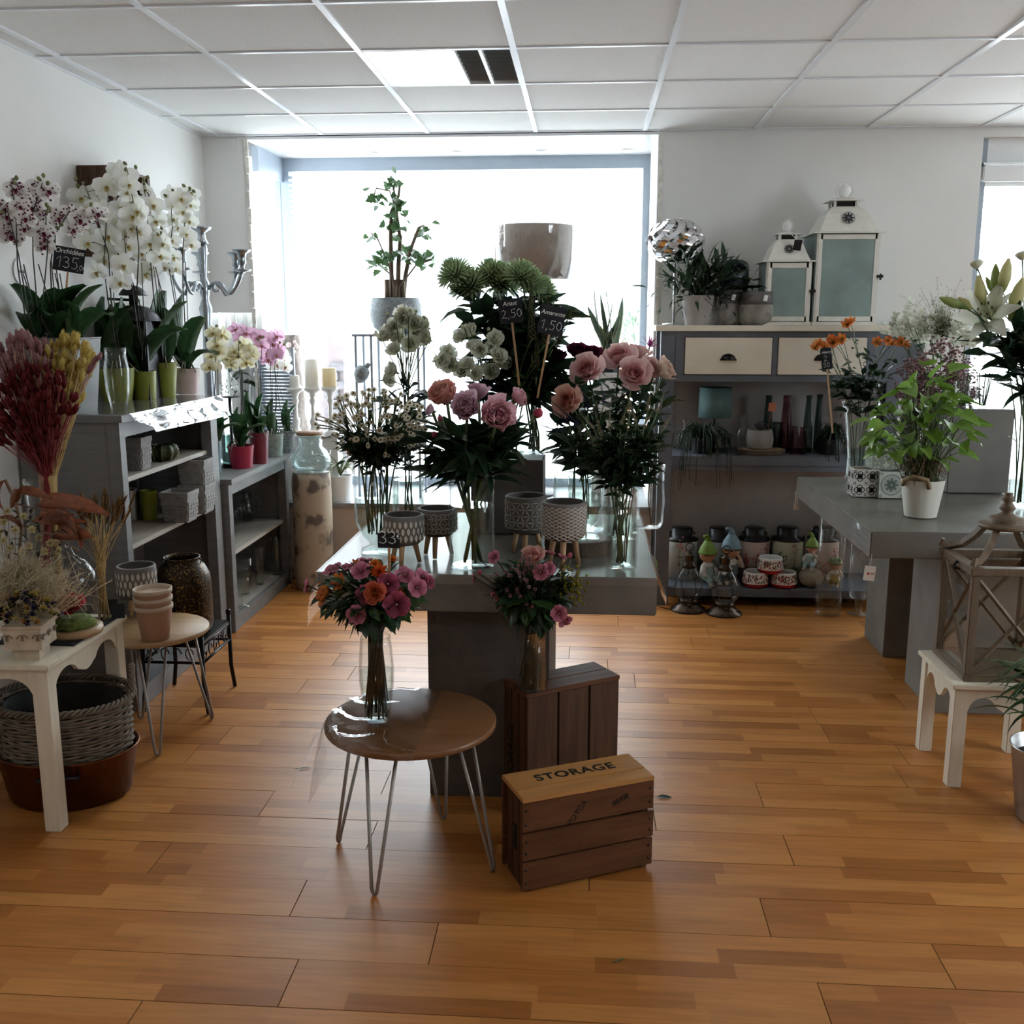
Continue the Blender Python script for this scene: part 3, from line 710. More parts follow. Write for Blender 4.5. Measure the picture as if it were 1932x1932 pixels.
t1, _, _, h1 = brick_pot('square grey cement planter at the bottom of the stacked pair', 306, 370, 935, 987, .67, 'square cement planters'); t1.location = c2
t2, _, _, _ = brick_pot('square grey cement planter on top of the stacked pair', 306, 370, 935, 987, .67, 'square cement planters'); t2.location = c2 + Vector((0, 0, h1 + .001))
c, r, h = fit(281, 333, 838, 871, .945); t = thing('cactus_pot', 'round dark green pot with cactus ribs on the grey shelf', 'pot', c)
m = MB(); n = 60; v = []; f = []
prof = [(.55, 0), (.8, .12), (1, .45), (.97, .75), (.78, 1), (.68, .97), (.6, .2)]
for (a, b) in prof:
    for i in range(n):
        q = 2*pi*i/n; rr = r*a*(1 + .05*math.cos(q*10)); v.append((rr*math.cos(q), rr*math.sin(q), b*h))
for k in range(len(prof)-1):
    for i in range(n): j = (i+1) % n; f.append((k*n+i, k*n+j, (k+1)*n+j, (k+1)*n+i))
f.append(tuple(range(n-1, -1, -1))); f.append(tuple((len(prof)-1)*n+i for i in range(n)))
m.add(v, f).build('body', mat('cactus_green', (.045, .06, .025), .5), t)
for i in range(10):
    m = MB(); q = 2*pi*(i)/10
    for k in range(7):
        b = .12 + k*.13; rr = r*1.05*(.8 + .22*math.sin(b*pi)); lathe(m, [(.001, .004), (.0035, .002), (.0035, -.002)], 5, aim((math.cos(q), math.sin(q), 0), 0, (rr*math.cos(q), rr*math.sin(q), b*h)))
    tag(m.build('spine_row', mat('spine', (.35, .33, .2), .7), t), kind='stuff')
c, r, h = fit(233, 254, 812, 834, .945); t = thing('glass_tumbler', 'small dark glass tumbler behind the cement planter', 'glass', c + Vector((-.02, .12, 0)))
shell(cyl(.036, .11)).build('glass', 'dark_metal', t)
c, r, h = fit(264, 294, 925, 982, .67); t = thing('plant_pot', 'plain olive green pot on the middle board of the grey shelf', 'pot', c); pot_part(t, r*1.05, h, mat('lime_ceramic', (.30, .33, .035), .35, var=.05), .8, soil=False)
c, r, h = fit(232, 265, 925, 985, .67); t = thing('plant_pot', 'silver mirrored pot beside the olive green pot', 'pot', c + Vector((-.02, .03, 0))); pot_part(t, r, h, 'steel', .85, soil=False)
# --- low shelf contents
for (lb, x0, x1, yt, yb, z, pr) in (
    ('clear round fishbowl vase on the middle board of the low shelf', 436, 484, 928, 985, .395, [(.5, 0), (.85, .15), (1, .45), (.85, .75), (.55, .92), (.6, 1)]),
    ('smaller clear round bowl beside the fishbowl vase', 428, 455, 955, 992, .395, [(.5, 0), (.9, .2), (1, .5), (.8, .85), (.75, 1)]),
    ('wide flared clear glass vase on the bottom board of the low shelf', 438, 476, 1052, 1125, .07, [(.55, 0), (.6, .1), (.75, .5), (1, 1)]),
    ('tall flared clear glass vase on the bottom board of the low shelf', 474, 500, 1030, 1105, .07, [(.6, 0), (.62, .1), (.7, .6), (1, 1)]),
    ('footed clear glass goblet on the bottom board of the low shelf', 440, 470, 1090, 1148, .07, [(1, 0), (.95, .04), (.15, .1), (.12, .35), (.6, .5), (.9, .8), (.95, 1)]),
    ('slim clear glass cylinder at the end of the low shelf', 510, 530, 1010, 1085, .07, [(1, 0), (1, .3), (1, .7), (1, 1)])):
    c, r, h = fit(x0, x1, yt, yb, z); vase('glass_vase', lb, c, [(r*a, h*b) for a, b in pr])
# --- zinc planter, wall disc, roof lantern
# --- candelabra
C0 = Vector((-1.985, 5.25, LOW_Z)); t = thing('candelabra', 'tall silver five-armed candelabra behind the white orchids', 'candelabra', C0)
zt = PY(373, 428, 5.25).z - LOW_Z; za = PY(373, 545, 5.25).z - LOW_Z
mat('old_silver', (.30, .33, .36), .28, metal=1, var=.2, scale=20)
lathe(MB(), [(.001, 0), (.10, 0), (.095, .015), (.05, .03), (.025, .06), (.02, .12), (.035, .2), (.03, za*.45), (.022, za-.2), (.034, za-.1), (.018, za-.05), (.026, za-.02), (.026, za+.03), (.012, za+.06), (.018, za+.13), (.026, za+.2), (.014, za+.25), (.01, zt-.09), (.036, zt-.085), (.02, zt-.06), (.018, zt-.03), (.05, zt-.01), (.052, zt), (.001, zt)], 20).build('column', 'old_silver', t)
for k, a in enumerate((-.15, 1.1, 2.0, 3.3, 4.6)):
    d = Vector((math.cos(a), math.sin(a), 0)); R_ = (.20, .21, .17, .145, .20)[k]; zh = .155
    m = MB(); pts = []
    for q in range(15):
        s = q/14; pts.append(d*(.02 + R_*s) + Vector((0, 0, za + (.03*math.sin(s*pi*2.2) if s < .55 else -.028 + .115*((s-.55)/.45)**2))))
    tube(m, pts, .0095, 8)
    tube(m, [d*(.075 + .035*math.cos(w)*(1-w/9)) + Vector((0, 0, za + .005 + .035*math.sin(w)*(1-w/9))) for w in [i*.5 for i in range(12)]], .006, 6)
    m.build('arm', 'old_silver', t)
    e = d*(.02+R_)
    lathe(MB(), [(.001, za+.08), (.045, za+.09), (.047, za+.096), (.012, za+.1), (.012, za+.115), (.022, za+.13), (.018, za+.15), (.024, za+.175), (.045, za+.187), (.048, za+.195), (.001, za+.19)], 16).build('candle_cup', 'old_silver', t, e)
# roof-shaped lantern on the tall shelf
c = PX(262, 600, -2.08); t = thing('roof_lantern', 'dark metal lantern with a two-tier curved roof behind the orchid stems', 'lantern', (-2.06, 4.56, SHELF_Z))
H0 = PY(262, 606, 4.56).z - SHELF_Z
Box(-.075, .075, -.075, .075, 0, H0).build('body', 'dark_metal', t, bevel=.003)
for x in (-.08, .08):
    for y in (-.08, .08): Box(x-.008, x+.008, y-.008, y+.008, 0, H0).build('post', 'dark_metal', t, bevel=.001)
def dome(r0, h, z): return lathe(MB(), [(r0, z), (r0*.99, z+.004), (r0*.8, z+h*.5), (r0*.5, z+h*.85), (r0*.12, z+h), (.001, z+h)], 24, sq=.25)
dome(.115, .075, H0).build('roof', 'dark_metal', t); dome(.06, .045, H0+.115).build('roof_cap', 'dark_metal', t)
lathe(MB(), [(.02, H0+.07), (.02, H0+.12)], 12).build('neck', 'dark_metal', t)
tube(MB(), [(-.10, -.05, H0+.10), (.03, .0, H0+.092)], .007, 6).build('handle_bar', 'dark_metal', t)
# round glass disc on the wall
t = thing('wall_disc', 'round pale frosted disc on the white wall behind the spotted orchids', 'ornament', PX(39, 512, -2.198))
lathe(MB(), [(.001, 0), (.045, .0), (.055, .006), (.055, .002), (.05, .0)], 28, aim((1, 0, 0))).build('plate', 'white_plastic', t)
lathe(MB(), [(.001, .02), (.007, .016), (.007, 0)], 10, aim((1, 0, 0))).build('hook', 'steel', t)
# --- birch column, jar, candles, log
c, r, h = fit(550, 624, 890, 1118, 0, 1.0); CB = c
t = thing('log_column', 'pale birch trunk section standing upright beneath the aqua glass jar', 'log', c)
m = MB(); prof = []; r = .112
v, f = [], []; n = 40; K = 14
for k in range(K+1):
    for i in range(n):
        a = 2*pi*i/n; z = h*k/K; rr = r*(1 + .035*noise.noise(Vector((math.cos(a)*1.3, math.sin(a)*1.3, z*4))) - (.04 if k in (0, K) else 0)); v.append((rr*math.cos(a), rr*math.sin(a), z))
for k in range(K):
    for i in range(n): j = (i+1) % n; f.append((k*n+i, k*n+j, (k+1)*n+j, (k+1)*n+i))
f += [tuple(range(n-1, -1, -1)), tuple(K*n+i for i in range(n))]
m.add(v, f).build('trunk', mat('birch', (.42, .34, .25), .8, col2=(.13, .105, .085), scale=8, thresh=(.52, .60), bump=.4, bscale=20), t)
lathe(MB(), [(r*.2, h+.0005), (r*.96, h+.0005), (r*.98, h+.004), (.001, h+.005)], 32).build('glass_plate', 'aqua_glass', t)
t = thing('glass_jar', 'squat aqua glass jar with a wooden lid on the birch trunk', 'jar', (c.x, c.y, h+.0055))
jr = .115; jh = PY(588, 822, c.y).z - h
shell([(jr*.7, 0), (jr*.97, .025), (jr, .07), (jr*.86, .115), (jr*.62, .145), (jr*.62, jh)], 32, .006).build('glass', 'aqua_glass', t)
m = MB()
for k in range(5):
    a = k*1.3; tube(m, [(jr*1.004*math.cos(a+q*.2), jr*1.004*math.sin(a+q*.2), .05+.018*k*.8+.008*math.sin(q)) for q in range(12)], .0022, 5)
m.build('glass_ridges', 'aqua_glass', t)
lathe(MB(), [(.001, jh), (jr*.66, jh), (jr*.68, jh+.006), (jr*.66, jh+.018), (.001, jh+.02)], 28).build('lid', wood('lid_brown', (.22, .12, .07), (.3, .18, .1), 3, 0), t)
t = thing('white_plinth', 'white wooden plinth on the window ledge carrying the three candles', 'plinth', (PY(590, 850, 6.02).x, 6.02, .475))
PLZ = PY(560, 820, 6.02).z
Box(-.17, .17, -.06, .06, 0, PLZ-.475-.012).build('body', 'white_plastic', t, bevel=.003); Box(-.18, .18, -.07, .07, PLZ-.475-.012, PLZ-.475).build('cap_board', 'white_plastic', t, bevel=.003)
CW = mat('candle_white', (.82, .80, .74), .5, var=.02, trans=.25); CI = mat('candle_ivory', (.85, .76, .55), .5, var=.02, trans=.25)
for (x0, x1, yt, yc, mm, lb) in ((547, 565, 708, 731, CW, 'short white pillar candle on a turned white candlestick'), (576, 602, 677, 731, CW, 'tall white pillar candle on a turned white candlestick'), (609, 635, 694, 730, CI, 'ivory pillar candle on a turned white candlestick')):
    p = PY((x0+x1)/2, yc, 6.02); r = (PY(x1, yc, 6.02).x - PY(x0, yc, 6.02).x)/2; hc_ = p.z - PLZ
    t = thing('candlestick', lb.split(' on ')[1] + ' under the ' + lb.split(' on ')[0], 'candlestick', (p.x, 6.02, PLZ))
    R_ = .05
    lathe(MB(), [(.001, 0), (R_*.95, 0), (R_, .01), (R_*.6, .025), (R_*.35, .05), (R_*.5, .08), (R_*.28, .11), (R_*.24, hc_*.62), (R_*.45, hc_*.72), (R_*.3, hc_*.78), (R_*.5, hc_*.88), (R_*.98, hc_*.94), (R_, hc_), (.001, hc_)], 24).build('turned_stem', 'white_ceramic', t)
    hh = PY((x0+x1)/2, yt, 6.02).z - p.z
    t = thing('pillar_candle', lb, 'candle', (p.x, 6.02, p.z+.0005))
    lathe(MB(), [(.001, 0), (r, 0), (r, hh-.004), (r-.004, hh), (r*.5, hh-.004), (.001, hh-.005)], 24).build('wax', mm, t)
    tube(MB(), [(0, 0, hh-.006), (.001, 0, hh+.004), (.003, 0, hh+.01)], .0012, 5).build('wick', 'ink', t)
t = thing('bark_trunk', 'gnarled grey-brown bark log decorated with shells in the window', 'log', (PY(556, 760, 6.30).x, 6.30, .475))
hb = PY(556, 632, 6.30).z - .475; v, f = [], []; n = 26; K = 30
for k in range(K+1):
    for i in range(n):
        a = 2*pi*i/n; z = hb*k/K; rr = .058*(1 + .35*noise.noise(Vector((math.cos(a)*2, math.sin(a)*2, z*9))) + .12*noise.noise(Vector((math.cos(a)*7, math.sin(a)*7, z*30)))); v.append((rr*math.cos(a)+.02*math.sin(z*5), rr*math.sin(a), z))
for k in range(K):
    for i in range(n): j = (i+1) % n; f.append((k*n+i, k*n+j, (k+1)*n+j, (k+1)*n+i))
f += [tuple(range(n-1, -1, -1)), tuple(K*n+i for i in range(n))]
MB().add(v, f).build('bark', mat('bark', (.20, .165, .14), .9, col2=(.33, .28, .25), scale=18, bump=.8, bscale=60), t)
sh = lathe(MB(), [(.001, .012), (.012, .008), (.018, 0), (.014, -.006)], 10).mesh('shell', mat('shell_pink', (.55, .42, .40), .5, var=.2))
rr = random.Random(4)
for k in range(26):
    z = hb*(.45 + .54*rr.random()); a = rr.uniform(-2.6, -.4); putm('shell', sh, t, aim((math.cos(a), math.sin(a), .3), rr.random()*6, (.06*math.cos(a)+.02*math.sin(z*5), .06*math.sin(a), z), rr.uniform(.6, 1.1)))
# --- wooden-legged concrete pots with relief
mat('pot_grey', (.16, .15, .145), .75, var=.1, scale=30, bump=.15); mat('pot_relief', (.58, .54, .47), .8, var=.08)
def leg_pot(label, x0, x1, yt, yb, ybase, z, style, dY=0):
    """yb = bottom of the bowl, ybase = foot of the legs"""
    f_ = PZ((x0+x1)/2, ybase, z); r = .07
    for _ in range(4): Y = f_.y + r*.7; r = (PY(x1, yt, Y).x - PY(x0, yt, Y).x)/2
    Y += dY; c = PY((x0+x1)/2, yt, Y); zt = c.z - z; zb = PY((x0+x1)/2, yb, Y - r*.9).z - z; h = zt - zb
    t = thing('planter', label, 'planter', (c.x, Y, z))
    for k in range(3):
        a = k*2*pi/3 + .5
        tube(MB(), [(r*.5*math.cos(a), r*.5*math.sin(a), zb+.012), (r*.78*math.cos(a), r*.78*math.sin(a), .005)], [.0105, .007], 8).build('leg', 'leg_wood', t)
    shell([(r*.75, zb), (r*.93, zb+.012), (r, zb+h*.25), (r, zt-.004), (r-.003, zt)], 36, .009).build('bowl', 'pot_grey', t)
    m = MB(); R_ = r+.0008
    def P(a, zz): return (R_*math.cos(a), R_*math.sin(a), zb + zz)
    z0, z1 = h*.16, h*.86
    if style == 'leaf':
        n = 24
        for row in range(3):
            for i in range(n):
                a = 2*pi*(i + .5*(row % 2))/n; zz = z0 + (row+.5)*(z1-z0)/3; w = pi/n*.62; hh = (z1-z0)/3*.56
                v = [P(a, zz-hh), P(a+w, zz), P(a, zz+hh), P(a-w, zz)]
                v2 = [P(a, zz-hh), P(a+w*.75, zz-hh*.5), P(a+w, zz), P(a+w*.75, zz+hh*.5), P(a, zz+hh), P(a-w*.75, zz+hh*.5), P(a-w, zz), P(a-w*.75, zz-hh*.5)]
                m.add([(x*1.012, y*1.012, q) for x, y, q in v2], [tuple(range(8))])
    elif style == 'lattice':
        n = 18
        for s in (-1, 1):
            for i in range(n):
                a = 2*pi*i/n; tube(m, [P(a + s*q*pi/n*2.6, h*.06 + (h*.86)*q/7) for q in range(8)], .0014, 4)
    else:
        n = 14; rows = 4; dz = (z1-z0)/rows
        for q in range(rows+1): 
            for i in range(n):
                a = 2*pi*(i+.5*(q % 2))/n; tube(m, [P(a+.04, z0+q*dz), P(a+pi/n, z0+q*dz), P(a+2*pi/n-.04, z0+q*dz)], [.0008, .0022, .0008], 4)
        for q in range(rows):
            for i in range(n):
                a = 2*pi*(i+.5*(q % 2))/n
                for s in (-1, 1): tube(m, [P(a+s*.03, z0+q*dz+dz*.08), P(a + s*pi/n/2, z0+(q+.5)*dz), P(a+s*pi/n-s*.03, z0+(q+1)*dz-dz*.08)], [.0008, .0019, .0008], 4)
    tag(m.build('relief_pattern', 'pot_relief', t, smooth=style != 'leaf'), kind='stuff')
    return t
leg_pot('grey concrete planter on wooden legs with white leaf relief beside the daisies', 723, 800, 970, 1032, 1072, CT, 'leaf')
leg_pot('grey concrete planter on wooden legs with triangle relief behind the leaf-relief planter', 786, 862, 958, 1015, 1062, CT, 'star', .04)
leg_pot('grey concrete planter on wooden legs with triangle relief beside the lattice planter', 953, 1033, 934, 1010, 1058, CT, 'star', .03)
leg_pot('grey concrete planter on wooden legs with diamond lattice relief', 1022, 1107, 946, 1024, 1082, CT, 'lattice')
leg_pot('grey concrete planter on wooden legs with white leaf relief behind the terracotta pots', 219, 292, 1066, 1135, 1180, LHZ, 'leaf', .10)
# terracotta pots nested
c, r, h = fit(251, 322, 1100, 1213, LHZ, .7); TC = mat('terracotta', (.42, .235, .15), .85, col2=(.52, .36, .26), scale=6, thresh=(.3, .75), bump=.3)
TW = mat('lime_rim', (.52, .43, .34), .9, var=.15, scale=20)
H3 = PY(286, 1140, c.y).z - LHZ
for k, (lb) in enumerate(('whitewashed terracotta pot at the bottom of the nested stack', 'whitewashed terracotta pot in the middle of the nested stack', 'whitewashed terracotta pot at the top of the nested stack')):
    t = thing('terracotta_pot', lb, 'pot', (c.x, c.y, LHZ + k*.030))
    R_ = r*.97
    shell([(R_*.70, 0), (R_*.95, H3-.016), (R_*.95, H3-.0155)], 32, .005).build('body', TC, t)
    lathe(MB(), [(R_*.95, H3-.016), (R_*1.0, H3-.015), (R_*1.01, H3), (R_*.93, H3+.001), (R_*.90, H3-.016)], 32).build('rim', TW, t)
# copper-toned vase on bench
c, r, h = fit(297, 396, 1048, 1182, BZ, 1.0); c = Vector((-1.628, 3.885, BZ)); h = PY(345, 1050, 3.885).z - BZ; r = .112
t = thing('floor_vase', 'round-shouldered bronze vase with gold crackle on the iron bench', 'vase', c)
shell([(r*.55, 0), (r*.93, .008), (r, h*.12), (r, h*.62), (r*.96, h*.76), (r*.8, h*.88), (r*.60, h*.945), (r*.64, h*.98), (r*.66, h)], 36, .006).build('body', mat('bronze_crackle', (.030, .022, .014), .35, metal=.7, col2=(.42, .24, .06), scale=130, thresh=(.55, .72), bump=.5, bscale=130), t)
for s in (-1, 1): tube(MB(), [(s*r*.62 + .012*math.cos(a), -.0, h*.95 + .014*math.sin(a)) for a in [q*.7 for q in range(10)]], .0025, 6).build('ring', 'dark_metal', t)
# wicker basket in copper tub
TB = Vector((-1.705, 3.04, 0)); t = thing('copper_tub', 'large old copper tub with side handles under the cream table', 'tub', TB)
ov = Matrix.Diagonal((1, .80, 1, 1))
hT = .172
lathe(MB(), [(.001, .0), (.185, 0), (.198, .01), (.228, hT-.008), (.236, hT), (.231, hT+.004), (.222, hT-.006), (.192, .014), (.001, .010)], 44, ov).build('body', mat('copper', (.20, .075, .03), .38, metal=.9, col2=(.11, .045, .02), scale=5, bump=.1, bscale=20), t)
for a in (-1.3, 1.9):
    d = Vector((math.cos(a), math.sin(a)*.80, 0)); s = Vector((-math.sin(a), math.cos(a), 0)); b = d*.222
    tube(MB(), [b + s*.055 + Vector((0, 0, .13)), b + s*.06 + d*.03 + Vector((0, 0, .137)), b + s*.03 + d*.045 + Vector((0, 0, .143)), b - s*.03 + d*.045 + Vector((0, 0, .143)), b - s*.06 + d*.03 + Vector((0, 0, .137)), b - s*.055 + Vector((0, 0, .13))], .007, 8).build('handle', 'dark_metal', t)
t = thing('wicker_basket', 'grey wicker basket with a plaited handle standing in the copper tub', 'basket', TB + Vector((0, 0, .016)))
mat('wicker', (.20, .165, .125), .8, col2=(.13, .105, .08), scale=30, bump=.3)
m = MB(); ns = 30; zt = .325
for k in range(30):
    z = .006 + k*(zt-.02)/29; R_ = .160 + .048*min(1, z/.16) + .012*z
    pts = [(R_*math.cos(a) * (1 + .022*math.sin(a*ns/2 + pi*k)), R_*math.sin(a)*.80*(1 + .022*math.sin(a*ns/2 + pi*k)), z + .0018*math.sin(a*9+k)) for a in [2*pi*i/60 for i in range(61)]]
    tube(m, pts, .0058, 5, cap=False)
tag(m.build('weave', 'wicker', t), kind='stuff')
for i in range(ns//2):
    a = 2*pi*(i+.5)/(ns/2); m = MB(); tube(m, [(R_*q*math.cos(a), R_*q*math.sin(a)*.8, z) for z, q in ((0, .78), (.15, .98), (zt, 1.0))], .004, 5); m.build('stake', 'wicker', t)
m = MB()
for s in range(3): tube(m, [((.224 + .008*math.cos(a*22 + s*2.1))*math.cos(a), (.224 + .008*math.cos(a*22+s*2.1))*math.sin(a)*.8, zt + .008*math.sin(a*22 + s*2.1)) for a in [2*pi*i/150 for i in range(151)]], .0055, 5, cap=False)
m.build('plaited_rim', 'wicker', t)
for a0 in (.35, 3.5):
    m = MB()
    for s in range(3):
        pts = []
        for q in range(31):
            w = q/30; a = a0 - .23 + .46*w; zz = zt + .085*math.sin(pi*w); o_ = .007
            pts.append(((.224 + o_*math.cos(w*28+s*2.1))*math.cos(a), (.224 + o_*math.cos(w*28+s*2.1))*math.sin(a)*.8, zz + o_*math.sin(w*28+s*2.1)))
        tube(m, pts, .0055, 5)
    m.build('handle', 'wicker', t)
lathe(MB(), [(.001, .012), (.140, .012), (.180, .16), (.190, .31)], 30, ov).build('lining', mat('felt', (.05, .05, .05), .95), t)
# --- glass dome with preserved rose
c = Vector((-1.66, 3.06, WTZ)); t = thing('glass_dome', 'glass dome on a wooden disc over a preserved red rose', 'glass dome', c); DOME = t
lathe(MB(), [(.001, 0), (.088, 0), (.092, .008), (.09, .022), (.001, .024)], 32).build('wooden_base', 'light_oak', t)
lathe(MB(), [(.080, .024), (.083, .05), (.083, .17), (.078, .205), (.055, .24), (.025, .258), (.018, .27), (.013, .285), (.001, .288)], 32).build('dome', 'clear_glass', t)
tube(MB(), [(.006*math.cos(a)+.0, 0, .292 + .006*math.sin(a)) for a in [q*.7 for q in range(10)]], .002, 6).build('ring', 'steel', t)
lathe(MB(), [(.07, .024), (.072, .035), (.055, .05), (.03, .056), (.001, .058)], 20).build('moss', mat('moss', (.07, .095, .015), .95, var=.5, scale=60, bump=1.5, bscale=40), t)
t = thing('slate_board', 'dark slate slab lying on the cream table', 'slate', (-1.73, 3.11, WTZ)); Box(-.13, .13, -.17, .13, 0, .006).build('slab', 'slate', t, bevel=.002)
DOME.location.z += .0065
# --- right side pieces
# tin lanterns
TINP = {'blue': (.50, .56, .56), 'pink': (.58, .46, .42), 'sage': (.50, .52, .38), 'teal': (.40, .48, .50)}
mat('petal_print', (1, 1, 1), .6, attr=True, var=0)
def tin(x0, x1, yt, yb, label, col, motif):
    c, r, h = fit(x0, x1, yt, yb, .10, 1.0); c.y = 5.70; r = (PY(x1, yt, 5.7).x - PY(x0, yt, 5.7).x)/2*.97; c.x = PY((x0+x1)/2, yt, 5.7).x; h = PY(0.5*(x0+x1), 1012, 5.7).z - .10
    t = thing('tin_lantern', label, 'lantern', c)
    lathe(MB(), [(.001, 0), (r, 0), (r, h*.94)], 30).build('tin_body', mat('tin_'+col, TINP[col], .5, var=.03), t)
    lathe(MB(), [(r*1.02, h*.93), (r*1.03, h*.97), (r*.68, h*1.0), (r*.68, h*1.2), (r*.64, h*1.22), (.001, h*1.22)], 30).build('lid', 'black_metal', t)
    a0 = {'down': -1, 'up': 1}['down' if motif % 2 else 'up']
    pts = [(r*1.04*math.cos(a), -r*1.02*math.sin(a)*.75, h*(1.02 - .22*math.sin(a))) for a in [q*pi/12 for q in range(13)]] if motif % 2 else [(r*.8*math.cos(a), r*.5*math.sin(a)*.5, h*(1.05+.12*math.sin(a))) for a in [q*pi/12 for q in range(13)]]
    tube(MB(), pts, .005, 6).build('carry_handle', 'black_metal', t)
    m = MB(); rr = random.Random(motif)
    cs = {'blue': ((.10, .22, .32), (.45, .30, .28)), 'pink': ((.38, .12, .13), (.32, .09, .10)), 'sage': ((.06, .06, .06), (.30, .22, .18)), 'teal': ((.08, .18, .28), (.06, .10, .12))}[col]
    def on(a, z): return Vector(((r+.0008)*math.cos(a), (r+.0008)*math.sin(a), z))
    for cl in range(4):
        ac, zc = -pi/2 + rr.uniform(-.9, .9), h*rr.uniform(.3, .8); cc = cs[cl % 2]
        for k in range(22):
            a, z = ac + rr.gauss(0, .14), zc + rr.gauss(0, .018); cj = tuple(min(1, q*rr.uniform(.7, 1.5)) for q in cc)
            pp = [on(a + .05*math.cos(w), z + .006*math.sin(w)) for w in [i*pi/3 for i in range(6)]]; m.add(pp, [tuple(range(6))], None, cj)
        tube(m, [on(ac + .1*q*math.sin(cl), zc - q*zc*.85) for q in (0, .3, .6, 1)], .0012, 4, (.10, .12, .07))
        for k in range(5):
            a, z = ac + rr.uniform(-.15, .15), zc*rr.uniform(.2, .8); m.add([on(a, z), on(a+.06, z+.008), on(a+.14, z+.004), on(a+.06, z-.006)], [(0, 1, 2, 3)], None, (.12, .16, .09))
    tag(m.build('printed_flowers', 'petal_print', t, smooth=False), kind='stuff')
for k, (x0, x1, lb, col) in enumerate(((1256, 1318, 'round tin lantern printed with blue hydrangeas beside the dresser post', 'blue'), (1328, 1389, 'round tin lantern printed with blue flowers behind the blue-hatted figurine', 'teal'), (1394, 1454, 'round tin lantern printed with pink flowers and a dragonfly', 'pink'), (1456, 1517, 'round tin lantern printed with birds on pale green', 'sage'), (1524, 1585, 'round tin lantern printed with pink blossom behind the glass cylinder', 'pink'))):
    tin(x0, x1, 1000, 1080, lb, col, k)
# bowls
for (x0, x1, yt, yb, lb, lift) in ((1400, 1450, 1068, 1101, 'red-footed bowl with floral band at the base of the small pyramid, beside the blue-hatted figurine', 0), (1453, 1503, 1068, 1101, 'red-footed bowl with floral band at the base of the small pyramid, beside the ball-seated figurine', 0), (1427, 1477, 1044, 1075, 'red-footed bowl with floral band on top of the small pyramid', 1)):
    z = .101 if not lift else .101 + BH - .004
    c, r, h = fit(x0, x1, yt, yb, .101) if not lift else (None, r, h)
    if lift: c = Vector(((ca.x+c1.x)/2, c1.y, z))
    else:
        c.y = 5.53; r = (PY(x1, yt+14, 5.53).x - PY(x0, yt+14, 5.53).x)/2; h = .085; BH = h; c.x = PY((x0+x1)/2, yb, 5.53).x
        ca = c if x0 == 1400 else ca
        c1 = c
    t = thing('ceramic_bowl', lb, 'bowl', c, 0, 'stacked floral bowls')
    shell([(r*.86, 0), (r*.96, h*.12), (r, h*.3), (r*.92, h*.9), (r*.88, h)], 30, .006).build('bowl', 'white_ceramic', t)
    lathe(MB(), [(r*.862, -.0003), (r*.965, h*.12), (r*1.003, h*.26)], 30).build('red_foot', mat('red_glaze', (.42, .02, .025), .35), t)
    m = MB(); rr = random.Random(x0)
    for k in range(260):
        a = rr.uniform(0, 2*pi); zz = rr.uniform(.32, .86); R_ = r*(1 - .08*(zz-.3)/.6)*1.006; s = rr.uniform(.003, .0065); cc = rr.choice(((.40, .04, .05), (.05, .05, .08), (.45, .10, .10), (.08, .12, .10), (.30, .22, .10)))
        m.add([(R_*math.cos(a + s/R_*math.cos(w)), R_*math.sin(a + s/R_*math.cos(w)), zz*h + s*math.sin(w)) for w in [i*2*pi/5 + a for i in range(5)]], [tuple(range(5))], None, cc)
    tag(m.build('floral_band', 'petal_print', t, smooth=False), kind='stuff')
# hurricane lamps on the floor
for (x0, x1, yb, lb) in ((1268, 1334, 1160, 'dark metal hurricane lamp with a glass globe standing at the dresser post'), (1336, 1404, 1167, 'dark metal hurricane lamp with a glass globe standing below the floral bowls')):
    b = PZ((x0+x1)/2, yb, 0); r = (PZ(x1, yb-8).x - PZ(x0, yb-8).x)/2; t = thing('hurricane_lamp', lb, 'lantern', b + Vector((0, r, 0)))
    BR = mat('bronze', (.05, .035, .025), .35, metal=.8, var=.2)
    lathe(MB(), [(.001, 0), (r, 0), (r, .008), (r*.75, .02), (r*.72, .03), (r*.5, .038), (r*.55, .05), (r*.52, .065), (.001, .066)], 28).build('base_ring', BR, t)
    lathe(MB(), [(r*.5, .066), (r*.78, .09), (r*.85, .13), (r*.75, .18), (r*.5, .225), (r*.36, .245)], 28).build('globe', 'clear_glass', t)
    lathe(MB(), [(r*.4, .24), (r*.42, .25), (r*.26, .265), (r*.24, .30), (r*.30, .305), (r*.2, .315), (.001, .33)], 20).build('chimney_top', BR, t)
    tube(MB(), [(.022*math.cos(a), 0, .352 + .022*math.sin(a)) for a in [i*2*pi/16 for i in range(17)]], .003, 6, cap=False).build('ring', BR, t)
    lathe(MB(), [(.012, .066), (.012, .08), (.009, .085), (.013, .12), (.008, .17), (.001, .175)], 12).build('bulb', 'clear_glass', t)
    lathe(MB(), [(.001, .010), (.007, .008), (.007, 0)], 10, aim((0, -1, 0), 0, (0, -r*.7, .045))).build('knob', BR, t)
    for k in range(4):
        a = k*pi/2 + .4; tube(MB(), [(r*.54*math.cos(a), r*.54*math.sin(a), .06), (r*.9*math.cos(a), r*.9*math.sin(a), .13), (r*.42*math.cos(a), r*.42*math.sin(a), .245)], .0018, 5).build('guard_wire', BR, t)
